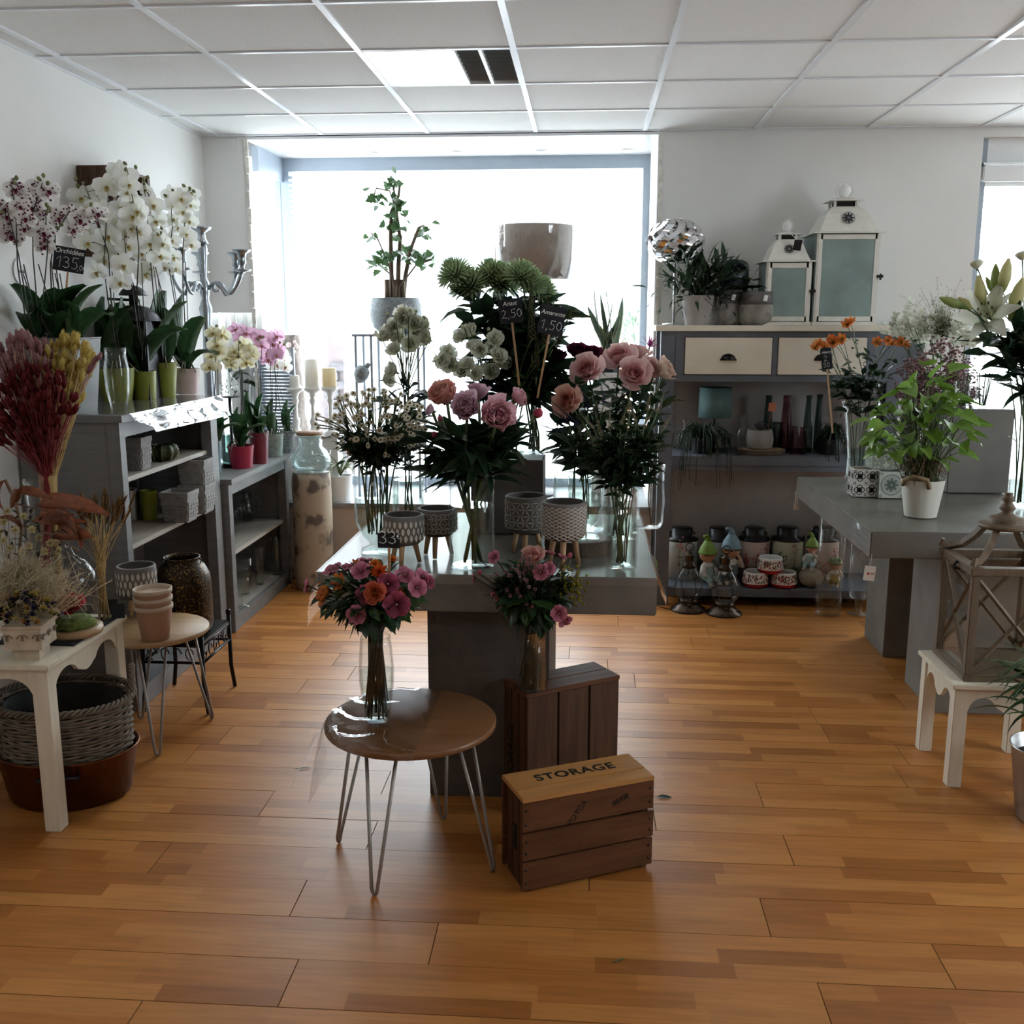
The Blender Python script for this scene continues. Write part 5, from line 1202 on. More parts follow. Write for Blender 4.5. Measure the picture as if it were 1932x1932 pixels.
# ------------------------------------------------------------------ orchids
OW = [orchid_mesh(k, (.88, .88, .76), (.93, .93, .92)) for k in range(4)]; OS = [orchid_mesh(10+k, (.66, .60, .58), (.78, .76, .72), (.14, .03, .07)) for k in range(3)]; OP = [orchid_mesh(20+k, (.62, .38, .50), (.70, .44, .58)) for k in range(3)]; OC = [orchid_mesh(30+k, (.74, .68, .40), (.80, .78, .66)) for k in range(3)]
LY = lip_mesh((.72, .66, .42), (.45, .30, .06)); LPU = lip_mesh((.30, .03, .10), (.10, .02, .04)); LPK = lip_mesh((.50, .14, .22), (.5, .3, .12))
OB = bud_mesh((.20, .22, .10), (.36, .38, .22))
def orchid(label, c, r, h, potm, spikes, bl, meshes, lip, size, leafs, Yf, seed, taper=.75, rim=0, pot=True, grp=None, nbud=3, loc_extra=None):
    """c base centre; spikes: pixel lines; bl: pixel centres of blossoms; Yf depth of the flowers"""
    rr = random.Random(seed); t = thing('potted_orchid', label, 'orchid', c, 0, grp)
    if pot: pot_part(t, r, h, potm, taper, rim)
    top = Vector((0, 0, h*.87))
    for (a, L, k, tl) in leafs: putm('leaf', LV['orchid'][k], t, aimx((math.cos(a), math.sin(a), tl), rr.uniform(-.3, .3), top + Vector((math.cos(a)*r*.2, math.sin(a)*r*.2, 0)), L))
    for k in range(4):
        a = rr.uniform(0, 6.28); tube(MB(), [top, top + Vector((math.cos(a)*r*.6, math.sin(a)*r*.6, .05)), top + Vector((math.cos(a)*r*1.15, math.sin(a)*r*1.15, .0))], .0032, 5).build('aerial_root', mat('root_grey', (.25, .24, .19), .7), t)
    SP = []
    for sp in spikes:
        w = [PY(x, y, Yf) - c for x, y in sp]; w = [top + Vector((rr.uniform(-.3, .3)*r, rr.uniform(-.3, .3)*r, 0))] + w
        pts = []
        for i in range(len(w)-1):
            for q in range(4): pts.append(w[i].lerp(w[i+1], q/4))
        pts.append(w[-1]); m = MB(); tube(m, pts, [.0034 - .0018*i/len(pts) for i in range(len(pts))], 5); m.build('flower_spike', 'stem_dark', t); SP += [p for p in pts if p.z > h + .12]
        for q in range(nbud):
            e = w[-1] + Vector((rr.uniform(-.03, .03), rr.uniform(-.02, .02), .012*q)); putm('bud', OB, t, aim((rr.uniform(-1, 1), -.5, .8), 0, e, .022))
        tube(MB(), [w[0] + Vector((.012, 0, 0)), w[0].lerp(w[min(2, len(w)-1)], .9) + Vector((.008, .004, 0))], .0022, 5).build('support_stick', 'stem_dark', t)
    m = MB()
    for (x, y) in bl:
        p = PY(x, y, Yf + rr.uniform(-.05, .05)) - c; d = face(p + c, rr, .42, -.05)
        b = putm('blossom', meshes[rr.randrange(len(meshes))], t, aim(d, rr.uniform(-.35, .35), p, size*rr.uniform(.88, 1.1))); put('lip', lip, b, (0, 0, 0), (0, 0, 0))
        if SP:
            s = min(SP, key=lambda q: (q-p).length + (0 if q.z < p.z + .05 else .03)); tube(m, [s, s.lerp(p, .6) + Vector((0, 0, .01)), p - d*size*.08], .0015, 4)
    if m.v: m.build('pedicels', 'stem_dark', t)
    return t
def opot(x0, x1, yt, yb, z, X=None):
    c, r, h = fit(x0, x1, yt, yb, z, .8); return c, r, h
LIME = mat('lime_pot', (.25, .28, .04), .4, var=.04, bump=.25, bscale=400); ROSE = mat('rose_pot', (.52, .40, .39), .4, var=.04); 
B1 = [(154, 374), (185, 364), (181, 384), (201, 352), (206, 414), (161, 431), (164, 459), (206, 446), (196, 469), (196, 491), (184, 513), (170, 395), (192, 400)]
B2 = [(238, 333), (221, 325), (241, 362), (228, 392), (251, 409), (251, 384), (233, 436), (261, 436), (224, 479), (231, 501), (226, 533), (243, 348), (262, 400), (240, 465), (222, 420), (247, 430)]
B3 = [(276, 357), (288, 387), (296, 417), (296, 444), (268, 384), (266, 479), (281, 506), (271, 518), (301, 484), (283, 460), (310, 460)]
B4 = [(323, 367), (325, 387), (325, 414), (360, 364), (360, 387), (358, 417), (350, 441), (360, 461), (323, 454), (311, 504), (330, 506), (330, 486), (338, 430), (345, 400), (340, 375)]
c, r, h = opot(184, 252, 694, 759, SHELF_Z)
orchid('tall white orchid in a wide ribbed lime green pot', c, r, h, LIME, [[(212, 605), (205, 480), (180, 400), (160, 350)], [(203, 560), (196, 500), (200, 430), (205, 350)]], B1, OW, LY, .051, [(-1.2, .32, 0, .7), (-.3, .33, 0, .6), (-2.0, .28, 0, .8), (.2, .34, 1, .9), (.6, .30, 1, .7), (-1.6, .24, 2, .4), (-.7, .28, 1, .9)], c.y-.14, 1)
c, r, h = opot(250, 293, 700, 755, SHELF_Z)
orchid('tall white orchid in a small lime green pot', c, r, h, LIME, [[(258, 560), (262, 470), (255, 400), (240, 320)], [(272, 600), (240, 500), (235, 450)]], B2, OW, LY, .051, [(-.9, .34, 1, .9), (-2.0, .30, 0, .8), (.9, .30, 1, .6), (-.2, .33, 2, .7), (.3, .36, 1, 1.0), (-1.4, .26, 0, .6)], c.y-.20, 2, .85)
c, r, h = opot(287, 333, 684, 750, SHELF_Z)
orchid('tall white orchid in a narrow tall lime green pot', c, r, h, LIME, [[(290, 560), (283, 480), (276, 380), (270, 345)], [(310, 570), (292, 500), (298, 440)]], B3, OW, LY, .050, [(-.2, .36, 1, .7), (-1.2, .27, 1, .9), (.5, .36, 1, .7), (-1.8, .28, 1, .9), (.1, .34, 0, .7)], c.y-.10, 3, .72)
c, r, h = opot(326, 375, 695, 744, SHELF_Z)
orchid('tall white orchid in a pale pink pot', c, r, h, ROSE, [[(333, 590), (318, 500), (325, 430), (322, 370)], [(345, 540), (345, 470), (350, 400), (355, 360)]], B4, OW, LY, .048, [(-.1, .36, 1, .8), (.25, .38, 1, .7), (-.6, .32, 0, .5), (-2.5, .18, 2, .5), (.9, .26, 1, .9), (-.3, .22, 2, .3)], c.y, 4, .85)
# zinc trough with spotted orchids
za, zb = PZ(25, 760, SHELF_Z), PZ(175, 760, SHELF_Z)
t = thing('zinc_trough', 'tapered zinc trough holding the spotted orchids', 'planter', (-2.06, 3.855, SHELF_Z)); zh = PY(100, 637, 3.8).z - SHELF_Z; TL = .125; TD = .105
lathe(MB(), [(.001, 0), (.8, 0), (1, zh-.006), (1.02, zh-.004), (1.02, zh), (.97, zh), (.78, .01), (.001, .01)], 4, Matrix.Diagonal((TL*1.414, TD*1.414, 1, 1)) @ RZ(pi/4)).build('body', mat('dull_zinc', (.10, .10, .097), .5, metal=.15, var=.2), t, smooth=False)
lathe(MB(), [(.001, zh*.9), (.96, zh*.9)], 4, Matrix.Diagonal((TL*1.39, TD*1.39, 1, 1)) @ RZ(pi/4)).build('soil', 'soil', t, smooth=False)
S1 = [(37, 389), (27, 357), (10, 409), (15, 429), (22, 446), (3, 439), (45, 431), (50, 412), (40, 372), (8, 395)]; S2 = [(52, 362), (62, 392), (77, 404), (72, 352), (92, 360), (82, 439), (89, 451), (84, 464), (66, 372), (70, 420)]; S3 = [(102, 404), (132, 402), (159, 407), (184, 402), (139, 432), (108, 412), (150, 415)]
for k, (lb, dx, sp, bl) in enumerate((('spotted white orchid bending over the trough end beside the frosted disc', -.09, [[(48, 600), (33, 500), (30, 400), (22, 350)], [(55, 600), (35, 480), (15, 400)]], S1), ('spotted white orchid standing in the middle of the zinc trough', 0, [[(72, 600), (62, 480), (62, 400), (80, 345)], [(78, 600), (90, 470), (86, 400)]], S2), ('spotted white orchid beside the Orchidées chalk sign', .09, [[(100, 610), (95, 500), (105, 440), (130, 400), (180, 398)], [(118, 590), (105, 500), (104, 430)]], S3))):
    orchid(lb, Vector((-2.06+dx*.7, 3.85, SHELF_Z+.01)), .06, zh*.98, None, sp, bl, OS, LPU, .040, [((-1.75, -.1, .05)[k], .28, 0, .5), ((-1.2, -1.2, -.4)[k], .26, 2, .4), ((-.6, -.5, .6)[k], .25, 0, .7), (-1.4, .2, 0, .6)], (3.62, 3.74, 3.86)[k], 40+k, pot=False)
# glass vase beside trough
c, r, h = fit(150, 186, 655, 745, SHELF_Z); vase('glass_vase', 'dark-ribbed clear glass vase between the zinc trough and the lime pots', Vector((-1.865, 3.93, SHELF_Z)), [(.03, 0), (.045, .08), (.05, .16), (.04, .22), (.042, .25)])
def d135(m, t):
    lettering(t, 'Orchidées', .026, 'chalk', (0, -.0032, .068), (pi/2, 0, 0), .25); chalk(m, '135', -.045, .014, .042); chalk(m, ',00', .035, .012, .02, .0008)
p = PY(128, 513, 3.84); sign('small chalkboard reading Orchidées 135,00 among the spotted orchids', p, .118, .092, (0, -(-.17), .1), .30, d135)
# orchids on the low shelf
PW1 = [(401, 628), (420, 632), (408, 651), (399, 672), (412, 663), (395, 692), (405, 692)]; PW2 = [(443, 663), (459, 651), (472, 661), (437, 688), (465, 684), (428, 676), (450, 672), (476, 672)]; PP1 = [(445, 620), (463, 628), (488, 634), (455, 640), (494, 651), (486, 672)]; PP2 = [(523, 634), (513, 649), (501, 665), (505, 678), (528, 659), (510, 636), (520, 670)]; PW3 = [(534, 680), (523, 688), (530, 668), (538, 692), (516, 690)]
for k, (lb, x0, x1, yt, yb, mm, sp, bl, ms, lp, lf) in enumerate((
    ('white orchid in a slim teal pot at the end of the low shelf', 396, 416, 832, 894, mat('teal_pot', (.12, .20, .21), .4), [[(405, 740), (407, 680), (405, 620)]], PW1, OC, LY, [(-1.3, .22, 0, .5), (-.2, .2, 2, .5), (2.5, .2, 0, .6), (.4, .16, 0, .6)]),
    ('white orchid in a bright crimson pot', 430, 478, 840, 885, mat('crimson_pot', (.30, .015, .045), .35), [[(457, 770), (452, 700), (450, 650)], [(460, 780), (456, 700), (470, 660)]], PW2, OC, LY, [(-1.2, .22, 0, .6), (-.1, .2, 2, .7), (-2.4, .22, 0, .8), (.7, .22, 1, .7), (-.6, .12, 2, .5)]),
    ('pink orchid in a tall burgundy pot', 470, 506, 815, 876, mat('burgundy_pot', (.14, .02, .035), .35), [[(488, 770), (487, 700), (460, 620)], [(490, 760), (492, 690), (495, 640)]], PP1, OP, LPK, [(-.3, .26, 1, .8), (-2.5, .22, 0, .8), (.5, .24, 1, .6), (-1.3, .2, 2, .6)]),
    ('lilac orchid in a grey-green speckled pot', 499, 534, 818, 862, mat('sage_pot', (.22, .27, .24), .5, var=.3, scale=40), [[(512, 760), (510, 700), (515, 640)], [(522, 760), (518, 690), (525, 650)]], PP2, OP, LPK, [(-.2, .22, 1, .7), (.4, .22, 1, .7), (-1.0, .18, 0, .5), (2.6, .2, 0, .6)]),
    ('pale orchid in a dark speckled grey pot', 528, 556, 812, 855, mat('speckle_pot', (.12, .14, .15), .6, col2=(.3, .32, .33), scale=90), [[(528, 770), (522, 720), (525, 690)]], PW3, OW, LPK, [(-.2, .2, 1, .6), (-1.3, .16, 0, .5), (.7, .18, 0, .7)]))):
    c, r, h = opot(x0, x1, yt, yb, LOW_Z); orchid(lb, c, r, h, mm, sp, bl, ms, lp, .045, lf, c.y, 60+k, .8, grp=None, nbud=2)
c, r, h = fit(412, 430, 822, 886, LOW_Z); t = vase('glass_vase', 'dark smoked glass vase between the teal and crimson pots', c + Vector((0, .04, 0)), [(r*.9, 0), (r, h*.3), (r, h)], 'green_glass')
t = thing('glass_cloche', 'small glass bell on a slim stand glittering behind the white orchids', 'glass bell', (PY(432, 730, 5.45).x, 5.45, LOW_Z)); zc = PY(432, 748, 5.45).z - LOW_Z
tube(MB(), [(0, 0, 0), (0, 0, zc)], .008, 8).build('stand', 'dark_metal', t); lathe(MB(), [(.001, zc-.004), (.06, zc-.004), (.06, zc), (.001, zc)], 20).build('plate', 'dark_metal', t)
lathe(MB(), [(.055, zc), (.058, zc+.04), (.045, zc+.085), (.018, zc+.11), (.012, zc+.13), (.001, zc+.135)], 24).build('bell', 'clear_glass', t)
m = MB(); rr = random.Random(8)
for k in range(60): p = Vector((rr.gauss(0, .02), rr.gauss(0, .02), zc + .01 + abs(rr.gauss(.03, .02)))); patch(m, .022, .008, 'leaf', .4, .2, aimx((rr.uniform(-1, 1), rr.uniform(-1, 1), rr.uniform(-.5, 1)), 0, p), 2, 2)
tag(m.build('tinsel', 'chrome', t), kind='stuff')
# wrapped dark plant below the white panel
t = thing('wrapped_plant', 'dark leafy plant wrapped in crinkled cellophane below the white wall panel', 'plant', (-2.065, 5.99, .475))
pot_part(t, .07, .13, 'dark_metal')
zt = 1.605 - .475; m = MB(); v = []; f = []
for k in range(12):
    for i in range(28):
        a = 2*pi*i/28; z = .05 + (zt-.05)*k/11; R_ = (.045 + .04*k/11)*(1 + .12*math.sin(a*9 + k*.4)); v.append((R_*math.cos(a), R_*math.sin(a)*.75, z))
for k in range(11):
    for i in range(28): j = (i+1) % 28; f.append((k*28+i, k*28+j, (k+1)*28+j, (k+1)*28+i))
m.add(v, f).build('cellophane', 'film', t)
rr = random.Random(9); leaves(t, [(Vector((rr.uniform(-.06, .06), rr.uniform(-.04, .04), rr.uniform(.6, 1.02))), (rr.uniform(-1, 1), rr.uniform(-1, .3), rr.uniform(-.3, .8))) for k in range(34)], 'dark', .09, rr)
tube(MB(), [(0, 0, .1), (0, 0, 1.0)], .006, 6).build('stem', 'stem_dark', t)
# ------------------------------------------------------------------ window plants and lamp
YS = 6.2; p0 = PY(672, 630, YS); p1 = PY(800, 630, YS); SZ = p0.z
t = thing('plant_stand', 'slim square metal plant stand carrying the stone bowl in the window', 'plant stand', ((p0.x+p1.x)/2, YS, .475)); w = (p1.x-p0.x)/2; hS = SZ-.475
Box(-w, w, -.13, .13, hS-.014, hS).build('top_board', 'frame_grey', t, bevel=.002)
for x in (-w+.02, -w+.115, w-.02):
    for y in (-.11, .11): Box(x-.007, x+.007, y-.007, y+.007, 0, hS-.014).build('leg', 'frame_grey', t, smooth=False)
c = Vector((PY(747, 600, YS).x, YS, SZ)); r = (PY(797, 590, YS).x - PY(697, 590, YS).x)/2*.97; hb = PY(747, 562, YS).z - SZ; t = thing('potted_ivy', 'braided ivy tree in a speckled stone bowl standing in the window', 'plant', c)
shell([(r*.55, 0), (r*.85, hb*.18), (r, hb*.5), (r*.98, hb*.8), (r*.9, hb*.95), (r*.92, hb)], 32, .01).build('bowl', mat('speckled_stone', (.26, .29, .30), .8, col2=(.15, .17, .18), scale=60, bump=.4), t)
lathe(MB(), [(.001, hb*.92), (r*.88, hb*.92)], 20).build('soil', 'soil', t)
tp = [PY(x, y, YS) - c for x, y in ((745, 500), (735, 440), (738, 390), (745, 345), (738, 335))]
for k, pl in enumerate(([(740, 560), (738, 500), (737, 440), (738, 400), (752, 370), (755, 345)], [(750, 560), (752, 500), (755, 450), (748, 400), (742, 350)], [(760, 560), (765, 520), (775, 470), (790, 430), (800, 425)], [(745, 540), (730, 490), (712, 450), (700, 440)], [(755, 540), (785, 500), (815, 490)], [(748, 400), (735, 360), (710, 355), (705, 370)], [(740, 520), (715, 500), (705, 490)])):
    rr = random.Random(k); w_ = [PY(x, y, YS + rr.uniform(-.05, .05)) - c for x, y in pl]; w_[0].z = min(w_[0].z, hb*.95) if k < 3 else w_[0].z
    tube(MB(), w_, [.017 - .012*i/len(w_) if k < 3 else .005 for i in range(len(w_))], 6).build('branch', 'stem_brown', t)
for x in (-.05, .0, .045): tube(MB(), [(x, 0, hb*.9), (x, .0, hb*.9+.13)], .016, 8).build('moss_pole', 'stem_brown', t)
rr = random.Random(21)
for (cx, cy_, sx, sy, n) in ((712, 370, 20, 20, 20), (745, 345, 16, 14, 14), (750, 385, 16, 22, 18), (748, 430, 26, 22, 30), (795, 435, 18, 14, 14), (805, 485, 22, 16, 24), (770, 480, 24, 20, 20), (712, 492, 18, 14, 16), (700, 445, 12, 10, 8), (740, 480, 18, 20, 16)):
    for k in range(n):
        p = PY(rr.gauss(cx, sx*.5), rr.gauss(cy_, sy*.5), YS + rr.uniform(-.08, .08)) - c; a = rr.uniform(0, 6.28)
        putm('leaf', LV['ivy'][rr.randrange(2)], t, aimx((math.cos(a), math.sin(a)*.6, rr.uniform(-.9, .3)), rr.uniform(-1.2, 1.2), p, rr.uniform(.036, .066)))
t = thing('hanging_ornament', 'grey ceramic bird hanging between the legs of the plant stand', 'ornament', PY(682, 705, 6.08)); 
v = MB(); lathe(v, [(.001, -.062), (.025, -.05), (.045, -.015), (.046, .02), (.03, .045), (.001, .052)], 18, RY(.35)); tube(v, [(.02, 0, .03), (.045, 0, .055), (.06, 0, .06)], [.02, .014, .003], 8); v.build('body', 'speckled_stone', t)
tube(MB(), [(0, 0, .045), (-.01, .0, SZ - t.location.z - .008)], .001, 4).build('string', 'string', t)
p = PY(1008, 475, 6.25); t = thing('drum_lamp', 'floor lamp with a beige drum shade wrapped in cellophane in the window', 'lamp', (p.x, 6.25, .475)); R_ = (PY(1084, 475, 6.25).x - PY(931, 475, 6.25).x)/2; z0, z1 = PY(1008, 527, 6.25).z-.475, PY(1008, 427, 6.25).z-.475
lathe(MB(), [(R_, z0), (R_*.985, z1), (R_*.975, z1), (R_*.985, z0)], 40).build('lamp_shade', mat('beige_fabric', (.36, .30, .26), .9, var=.06, scale=30, trans=.25), t)
lathe(MB(), [(R_*1.01, z0-.004), (R_*1.0, z1+.004)], 40).build('cellophane', 'film', t)
tube(MB(), [(0, 0, 0), (0, 0, z1-.02)], .011, 8).build('lamp_pole', 'dark_metal', t); lathe(MB(), [(.001, 0), (.13, 0), (.13, .015), (.02, .025), (.001, .025)], 28).build('lamp_foot', 'dark_metal', t); tube(MB(), [(-R_*.97, 0, z1-.02), (R_*.97, 0, z1-.02)], .003, 5).build('spider', 'dark_metal', t)
# snake plant on a narrow plinth
p = PY(1148, 655, 6.12); t = thing('white_plinth', 'narrow white plinth under the snake plant', 'plinth', (p.x, 6.12, .475)); hz = p.z - .16 - .475; Box(-.09, .09, -.09, .09, 0, hz).build('body', 'white_plastic', t, bevel=.003); Box(-.095, .095, -.095, .095, hz, hz+.012).build('cap_board', 'white_plastic', t, bevel=.002)
t = thing('snake_plant', 'snake plant with yellow-edged upright leaves in the window', 'plant', (p.x, 6.12, .475+hz+.012)); pot_part(t, .08, .13, 'dark_metal', .85)
mat('snake', (1, 1, 1), .4, attr=True, var=.2, scale=30, trans=.1)
for k, (x, y, w) in enumerate(((1148, 525, .05), (1113, 540, .042), (1106, 575, .04), (1128, 555, .035), (1166, 555, .036), (1178, 560, .042), (1140, 570, .036), (1172, 590, .04), (1120, 600, .035), (1160, 610, .035))):
    tip = PY(x, y, 6.12 + (k % 3 - 1)*.05) - t.location; b = Vector((.035*math.cos(k*2.4), .03*math.sin(k*2.4), .11)); d = tip - b
    m = leafmesh(d.length, w, 'strap', .12*(-1)**k, .25, 'snake', a0=0, rim=(.42, .42, .18), c=(.05, .085, .05)); putm('leaf', m, t, aimx(d, pi/2 + .3*math.sin(k), b))
# spider plant on the ledge
c, r, h = fit(624, 666, 896, 945, .475); t = thing('spider_plant', 'variegated spider plant in a white pot on the window ledge', 'plant', Vector((c.x, 5.97, .475))); pot_part(t, r*1.05, .155, 'white_ceramic', .8)
rr = random.Random(31); SPL = [leafmesh(1, .045, 'strap', cv, .5, 'snake', a0=a, rim=(.48, .50, .34), c=(.16, .24, .09)) for cv, a in ((-1.8, 1.2), (-2.4, 1.3), (-1.2, 1.3))]
for k in range(38): a = rr.uniform(0, 6.28); putm('leaf', SPL[rr.randrange(3)], t, aimx((math.cos(a), math.sin(a), .1), rr.uniform(-.4, .4), (0, 0, .15), rr.uniform(.12, .26)))
# ------------------------------------------------------------------ central table: vases
def ctr(x, yb, z, back): p = PZ(x, yb, z); return Vector((p.x, p.y + back, z))
ZT = CT + .0045
v1 = Vector((PY(711, 950, 3.30).x, 3.30, ZT)); h1 = PY(711, 862, 3.30).z - ZT
vase('footed_vase', 'footed clear glass vase half full of water holding the daisies', v1, [(.058, 0), (.056, .012), (.030, .022), (.028, .035), (.050, .055), (.072, .10), (.076, .16), (.077, h1)], water=PY(711, 936, 3.30).z - ZT)
v2 = Vector((PY(890, 1000, 3.12).x, 3.12, ZT)); h2 = PY(890, 885, 3.12).z - ZT; r2 = .072
vase('cylinder_vase', 'straight clear glass cylinder holding the peonies', v2, [(r2*.97, 0), (r2, .01), (r2, h2*.5), (r2, h2)], water=PY(890, 952, 3.12).z - ZT)
v3 = Vector((PY(1173, 1000, 3.14).x, 3.14, ZT)); h3 = PY(1173, 922, 3.14).z - ZT
vase('square_vase', 'square clear glass vase holding cream spikes and pale roses', v3, [(.052, 0), (.053, .01), (.053, h3*.5), (.053, h3)], n=4, sq=None, water=PY(1173, 966, 3.14).z - ZT, rz=pi/4 + .45, thick=.006)
v4 = Vector((WS.x + .02, WS.y, CT + .051)); h4 = PY(1110, 900, 3.36).z - v4.z
vase('footed_vase', 'footed clear glass vase on the bark-edged wooden slice', v4, [(.052, 0), (.05, .01), (.022, .02), (.022, .035), (.045, .06), (.058, .11), (.06, h4)], water=h4*.72)
v5 = Vector((PY(1092, 900, 3.72).x, 3.72, ZT)); h5 = PY(1092, 852, 3.72).z - ZT
vase('cylinder_vase', 'wide clear glass cylinder at the back of the cement table', v5, [(.093, 0), (.095, .01), (.095, h5*.5), (.095, h5)], water=PY(1092, 895, 3.72).z - ZT)
t = thing('display_block', 'grey cement block on the table behind the relief planters', 'plinth', (PY(960, 950, 3.72).x, 3.74, ZT)); Hb = PY(980, 868, 3.62).z - ZT
wb_ = (PY(1036, 900, 3.62).x - PY(900, 900, 3.62).x)/2
Box(-wb_, wb_, -.12, .14, 0, Hb).build('block', 'concrete_dark', t, bevel=.004); BLK = t.location + Vector((0, 0, Hb))
t_ = BLK; vb = []
for (dx, dy, r, x, yt, lb) in ((-.085, .04, .05, 0, 700, 'tall clear glass tube on the cement block holding white lisianthus'), (.02, -.03, .038, 0, 650, 'tall slim glass tube on the cement block holding the amaranth'), (.09, .06, .055, 0, 720, 'clear glass cylinder on the cement block holding the green chrysanthemums')):
    p = BLK + Vector((dx, dy, .001)); hh = {650: .26, 700: .24, 720: .22}[yt]; vb.append(p); vase('glass_tube', lb, p, [(r*.97, 0), (r, .008), (r, hh*.5), (r, hh)], water=hh*.6)
v6 = Vector((PY(770, 900, 3.80).x, 3.80, ZT)); vase('cylinder_vase', 'clear glass cylinder behind the daisies holding white lisianthus', v6, [(.06, 0), (.062, .01), (.062, .14), (.062, .27)], water=.17)
v7 = Vector((PY(1168, 900, 3.55).x, 3.55, ZT)); vase('cylinder_vase', 'clear glass cylinder behind the square vase holding the pink roses', v7, [(.055, 0), (.057, .01), (.057, .12), (.057, .24)], water=.15)
t = vase('glass_bottle', 'slim tall clear glass bottle beside the cement block', Vector((PY(1036, 900, 3.52).x, 3.52, ZT)), [(.02, 0), (.021, .01), (.021, .26), (.012, .30), (.013, .34)], cat='bottle')
t = vase('glass_pitcher', 'clear glass jug behind the square vase', Vector((PY(1222, 930, 3.78).x, 3.78, ZT)), [(.05, 0), (.06, .02), (.065, .1), (.06, .2), (.065, .24)], cat='jug')
# daisies
rr = random.Random(41); DM = [daisy_mesh(k) for k in range(3)]
spots = []
while len(spots) < 165:
    x, y = rr.uniform(575, 803), rr.uniform(732, 862); q = ((x-705)/112)**2 + ((y-800)/66)**2
    if q < 1 and rr.random() < (.35 if y > 840 or x < 630 else 1): spots.append((x, y))
spots.sort()
ns = 15
for k in range(ns):
    hs = []
    for (x, y) in spots[k*11:(k+1)*11]:
        p = PY(x, y, 3.26 + rr.uniform(-.12, .08)); hs.append((p, face(p, rr, .6, .6), DM[rr.randrange(3)], rr.uniform(.0105, .014)))
    a = k*2.4; b = v1 + Vector((.03*math.cos(a), .03*math.sin(a), .062)); mo = v1 + Vector((.055*math.cos(a+.5), .055*math.sin(a+.5), h1))
    spray('daisy_spray', 'branching spray of small cream daisies in the footed vase', 'daisies', b, hs, 'daisy sprays in the footed vase', sr=.0028, kind='dark', nleaf=6, lsize=.042, seed=100+k, via=mo, llo=.60, ltop=1.05, mass=(64, .036, .05, .52, .82))
# peonies
PK = dict(coral=((.80, .36, .32), (.78, .32, .30), (.88, .52, .46)), pink=((.76, .36, .46), (.72, .32, .42), (.88, .58, .64)), lilac=((.70, .42, .56), (.66, .38, .50), (.82, .60, .70)))
for k, (x, y, R_, col, Yd, lb, d) in enumerate(((842, 749, 36, 'coral', 3.12, 'large coral pink peony in the glass cylinder', (-.35, -.6, .7)), (882, 771, 36, 'lilac', 3.06, 'large lilac pink peony between the coral and the clear pink ones', (-.1, -.8, .5)), (938, 788, 42, 'pink', 3.05, 'largest ruffled clear pink peony in the glass cylinder', (.25, -.85, .35)), (902, 746, 28, 'lilac', 3.2, 'lilac peony half hidden behind the larger blossoms', (.1, .2, 1)), (974, 752, 22, 'pink', 3.14, 'half-open dark pink peony seen from the side', (.7, -.2, .5)), (815, 775, 14, 'lilac', 3.16, 'small pale peony beside the coral one', (-.8, -.3, .4)))):
    p = PY(x, y, Yd); me = peony_mesh(*PK[col], 200+k); a = k*1.3
    spray('peony', lb, 'peony', v2 + Vector((.03*math.cos(a), .03*math.sin(a), .012)), [(p, Vector(d).normalized(), me, R_*p.y/F*1.12)], sr=.0052, kind='lance', nleaf=8, lsize=.125, seed=130+k, via=v2 + Vector((.05*math.cos(a+3), .05*math.sin(a+3), h2)), llo=.60, ltop=.84, drop=.3, mass=(26, .13, .05, .5, .78))
BD = bud_mesh((.16, .13, .06), (.60, .10, .16), 1.5, .62)
for k, (x, y, R_, lb) in enumerate(((1015, 780, 16, 'closed round coral peony bud leaning out of the glass cylinder'), (820, 820, 10, 'small red peony bud below the coral peony'), (830, 790, 8, 'tiny closed peony bud close under the coral peony'))):
    p = PY(x, y, 3.12); spray('peony_bud', lb, 'peony', v2 + Vector((.02*k-.02, .02, .012)), [(p, Vector((.4 if x > 900 else -.4, -.3, .8)).normalized(), BD, R_*p.y/F)], sr=.003, kind='lance', nleaf=5, lsize=.11, seed=150+k, via=v2 + Vector((.03-.03*k, 0, h2)), llo=.6, ltop=.85, drop=.3)
# lisianthus
LM = [lisi_mesh(k) for k in range(4)]; LB = bud_mesh((.28, .32, .16), (.62, .64, .48), 1.3, .34)
LA = [(760, 605), (745, 615), (782, 612), (802, 616), (722, 636), (752, 641), (776, 650), (806, 640), (760, 592), (772, 598), (735, 628), (790, 630), (745, 661), (729, 716), (742, 700)]
LBs = [(870, 636), (886, 628), (832, 680), (851, 690), (873, 701), (897, 706), (906, 661), (926, 655), (941, 673), (926, 702), (896, 656), (946, 684), (882, 690), (932, 640), (842, 668), (912, 690)]
for k in range(5):
    hs = [(PY(x, y, 3.72 + rr.uniform(-.06, .06)), face(PY(x, y, 3.72), rr, .5, .6), LM[rr.randrange(4)] if j < 3 else LB, rr.uniform(.036, .044) if j < 3 else .018) for j, (x, y) in enumerate(LA[k::5] + [(rr.uniform(725, 805), rr.uniform(585, 620))])]
    spray('lisianthus', 'stem of white lisianthus behind the daisies', 'lisianthus', v6 + Vector((.02*math.cos(k*1.3), .02*math.sin(k*1.3), .012)), hs, 'lisianthus behind the daisies', kind='blue', nleaf=9, lsize=.08, seed=170+k, via=v6 + Vector((.03*math.cos(k*1.3+2), .03*math.sin(k*1.3+2), .27)), llo=.45, mass=(16, .09, .04, .45, .9))
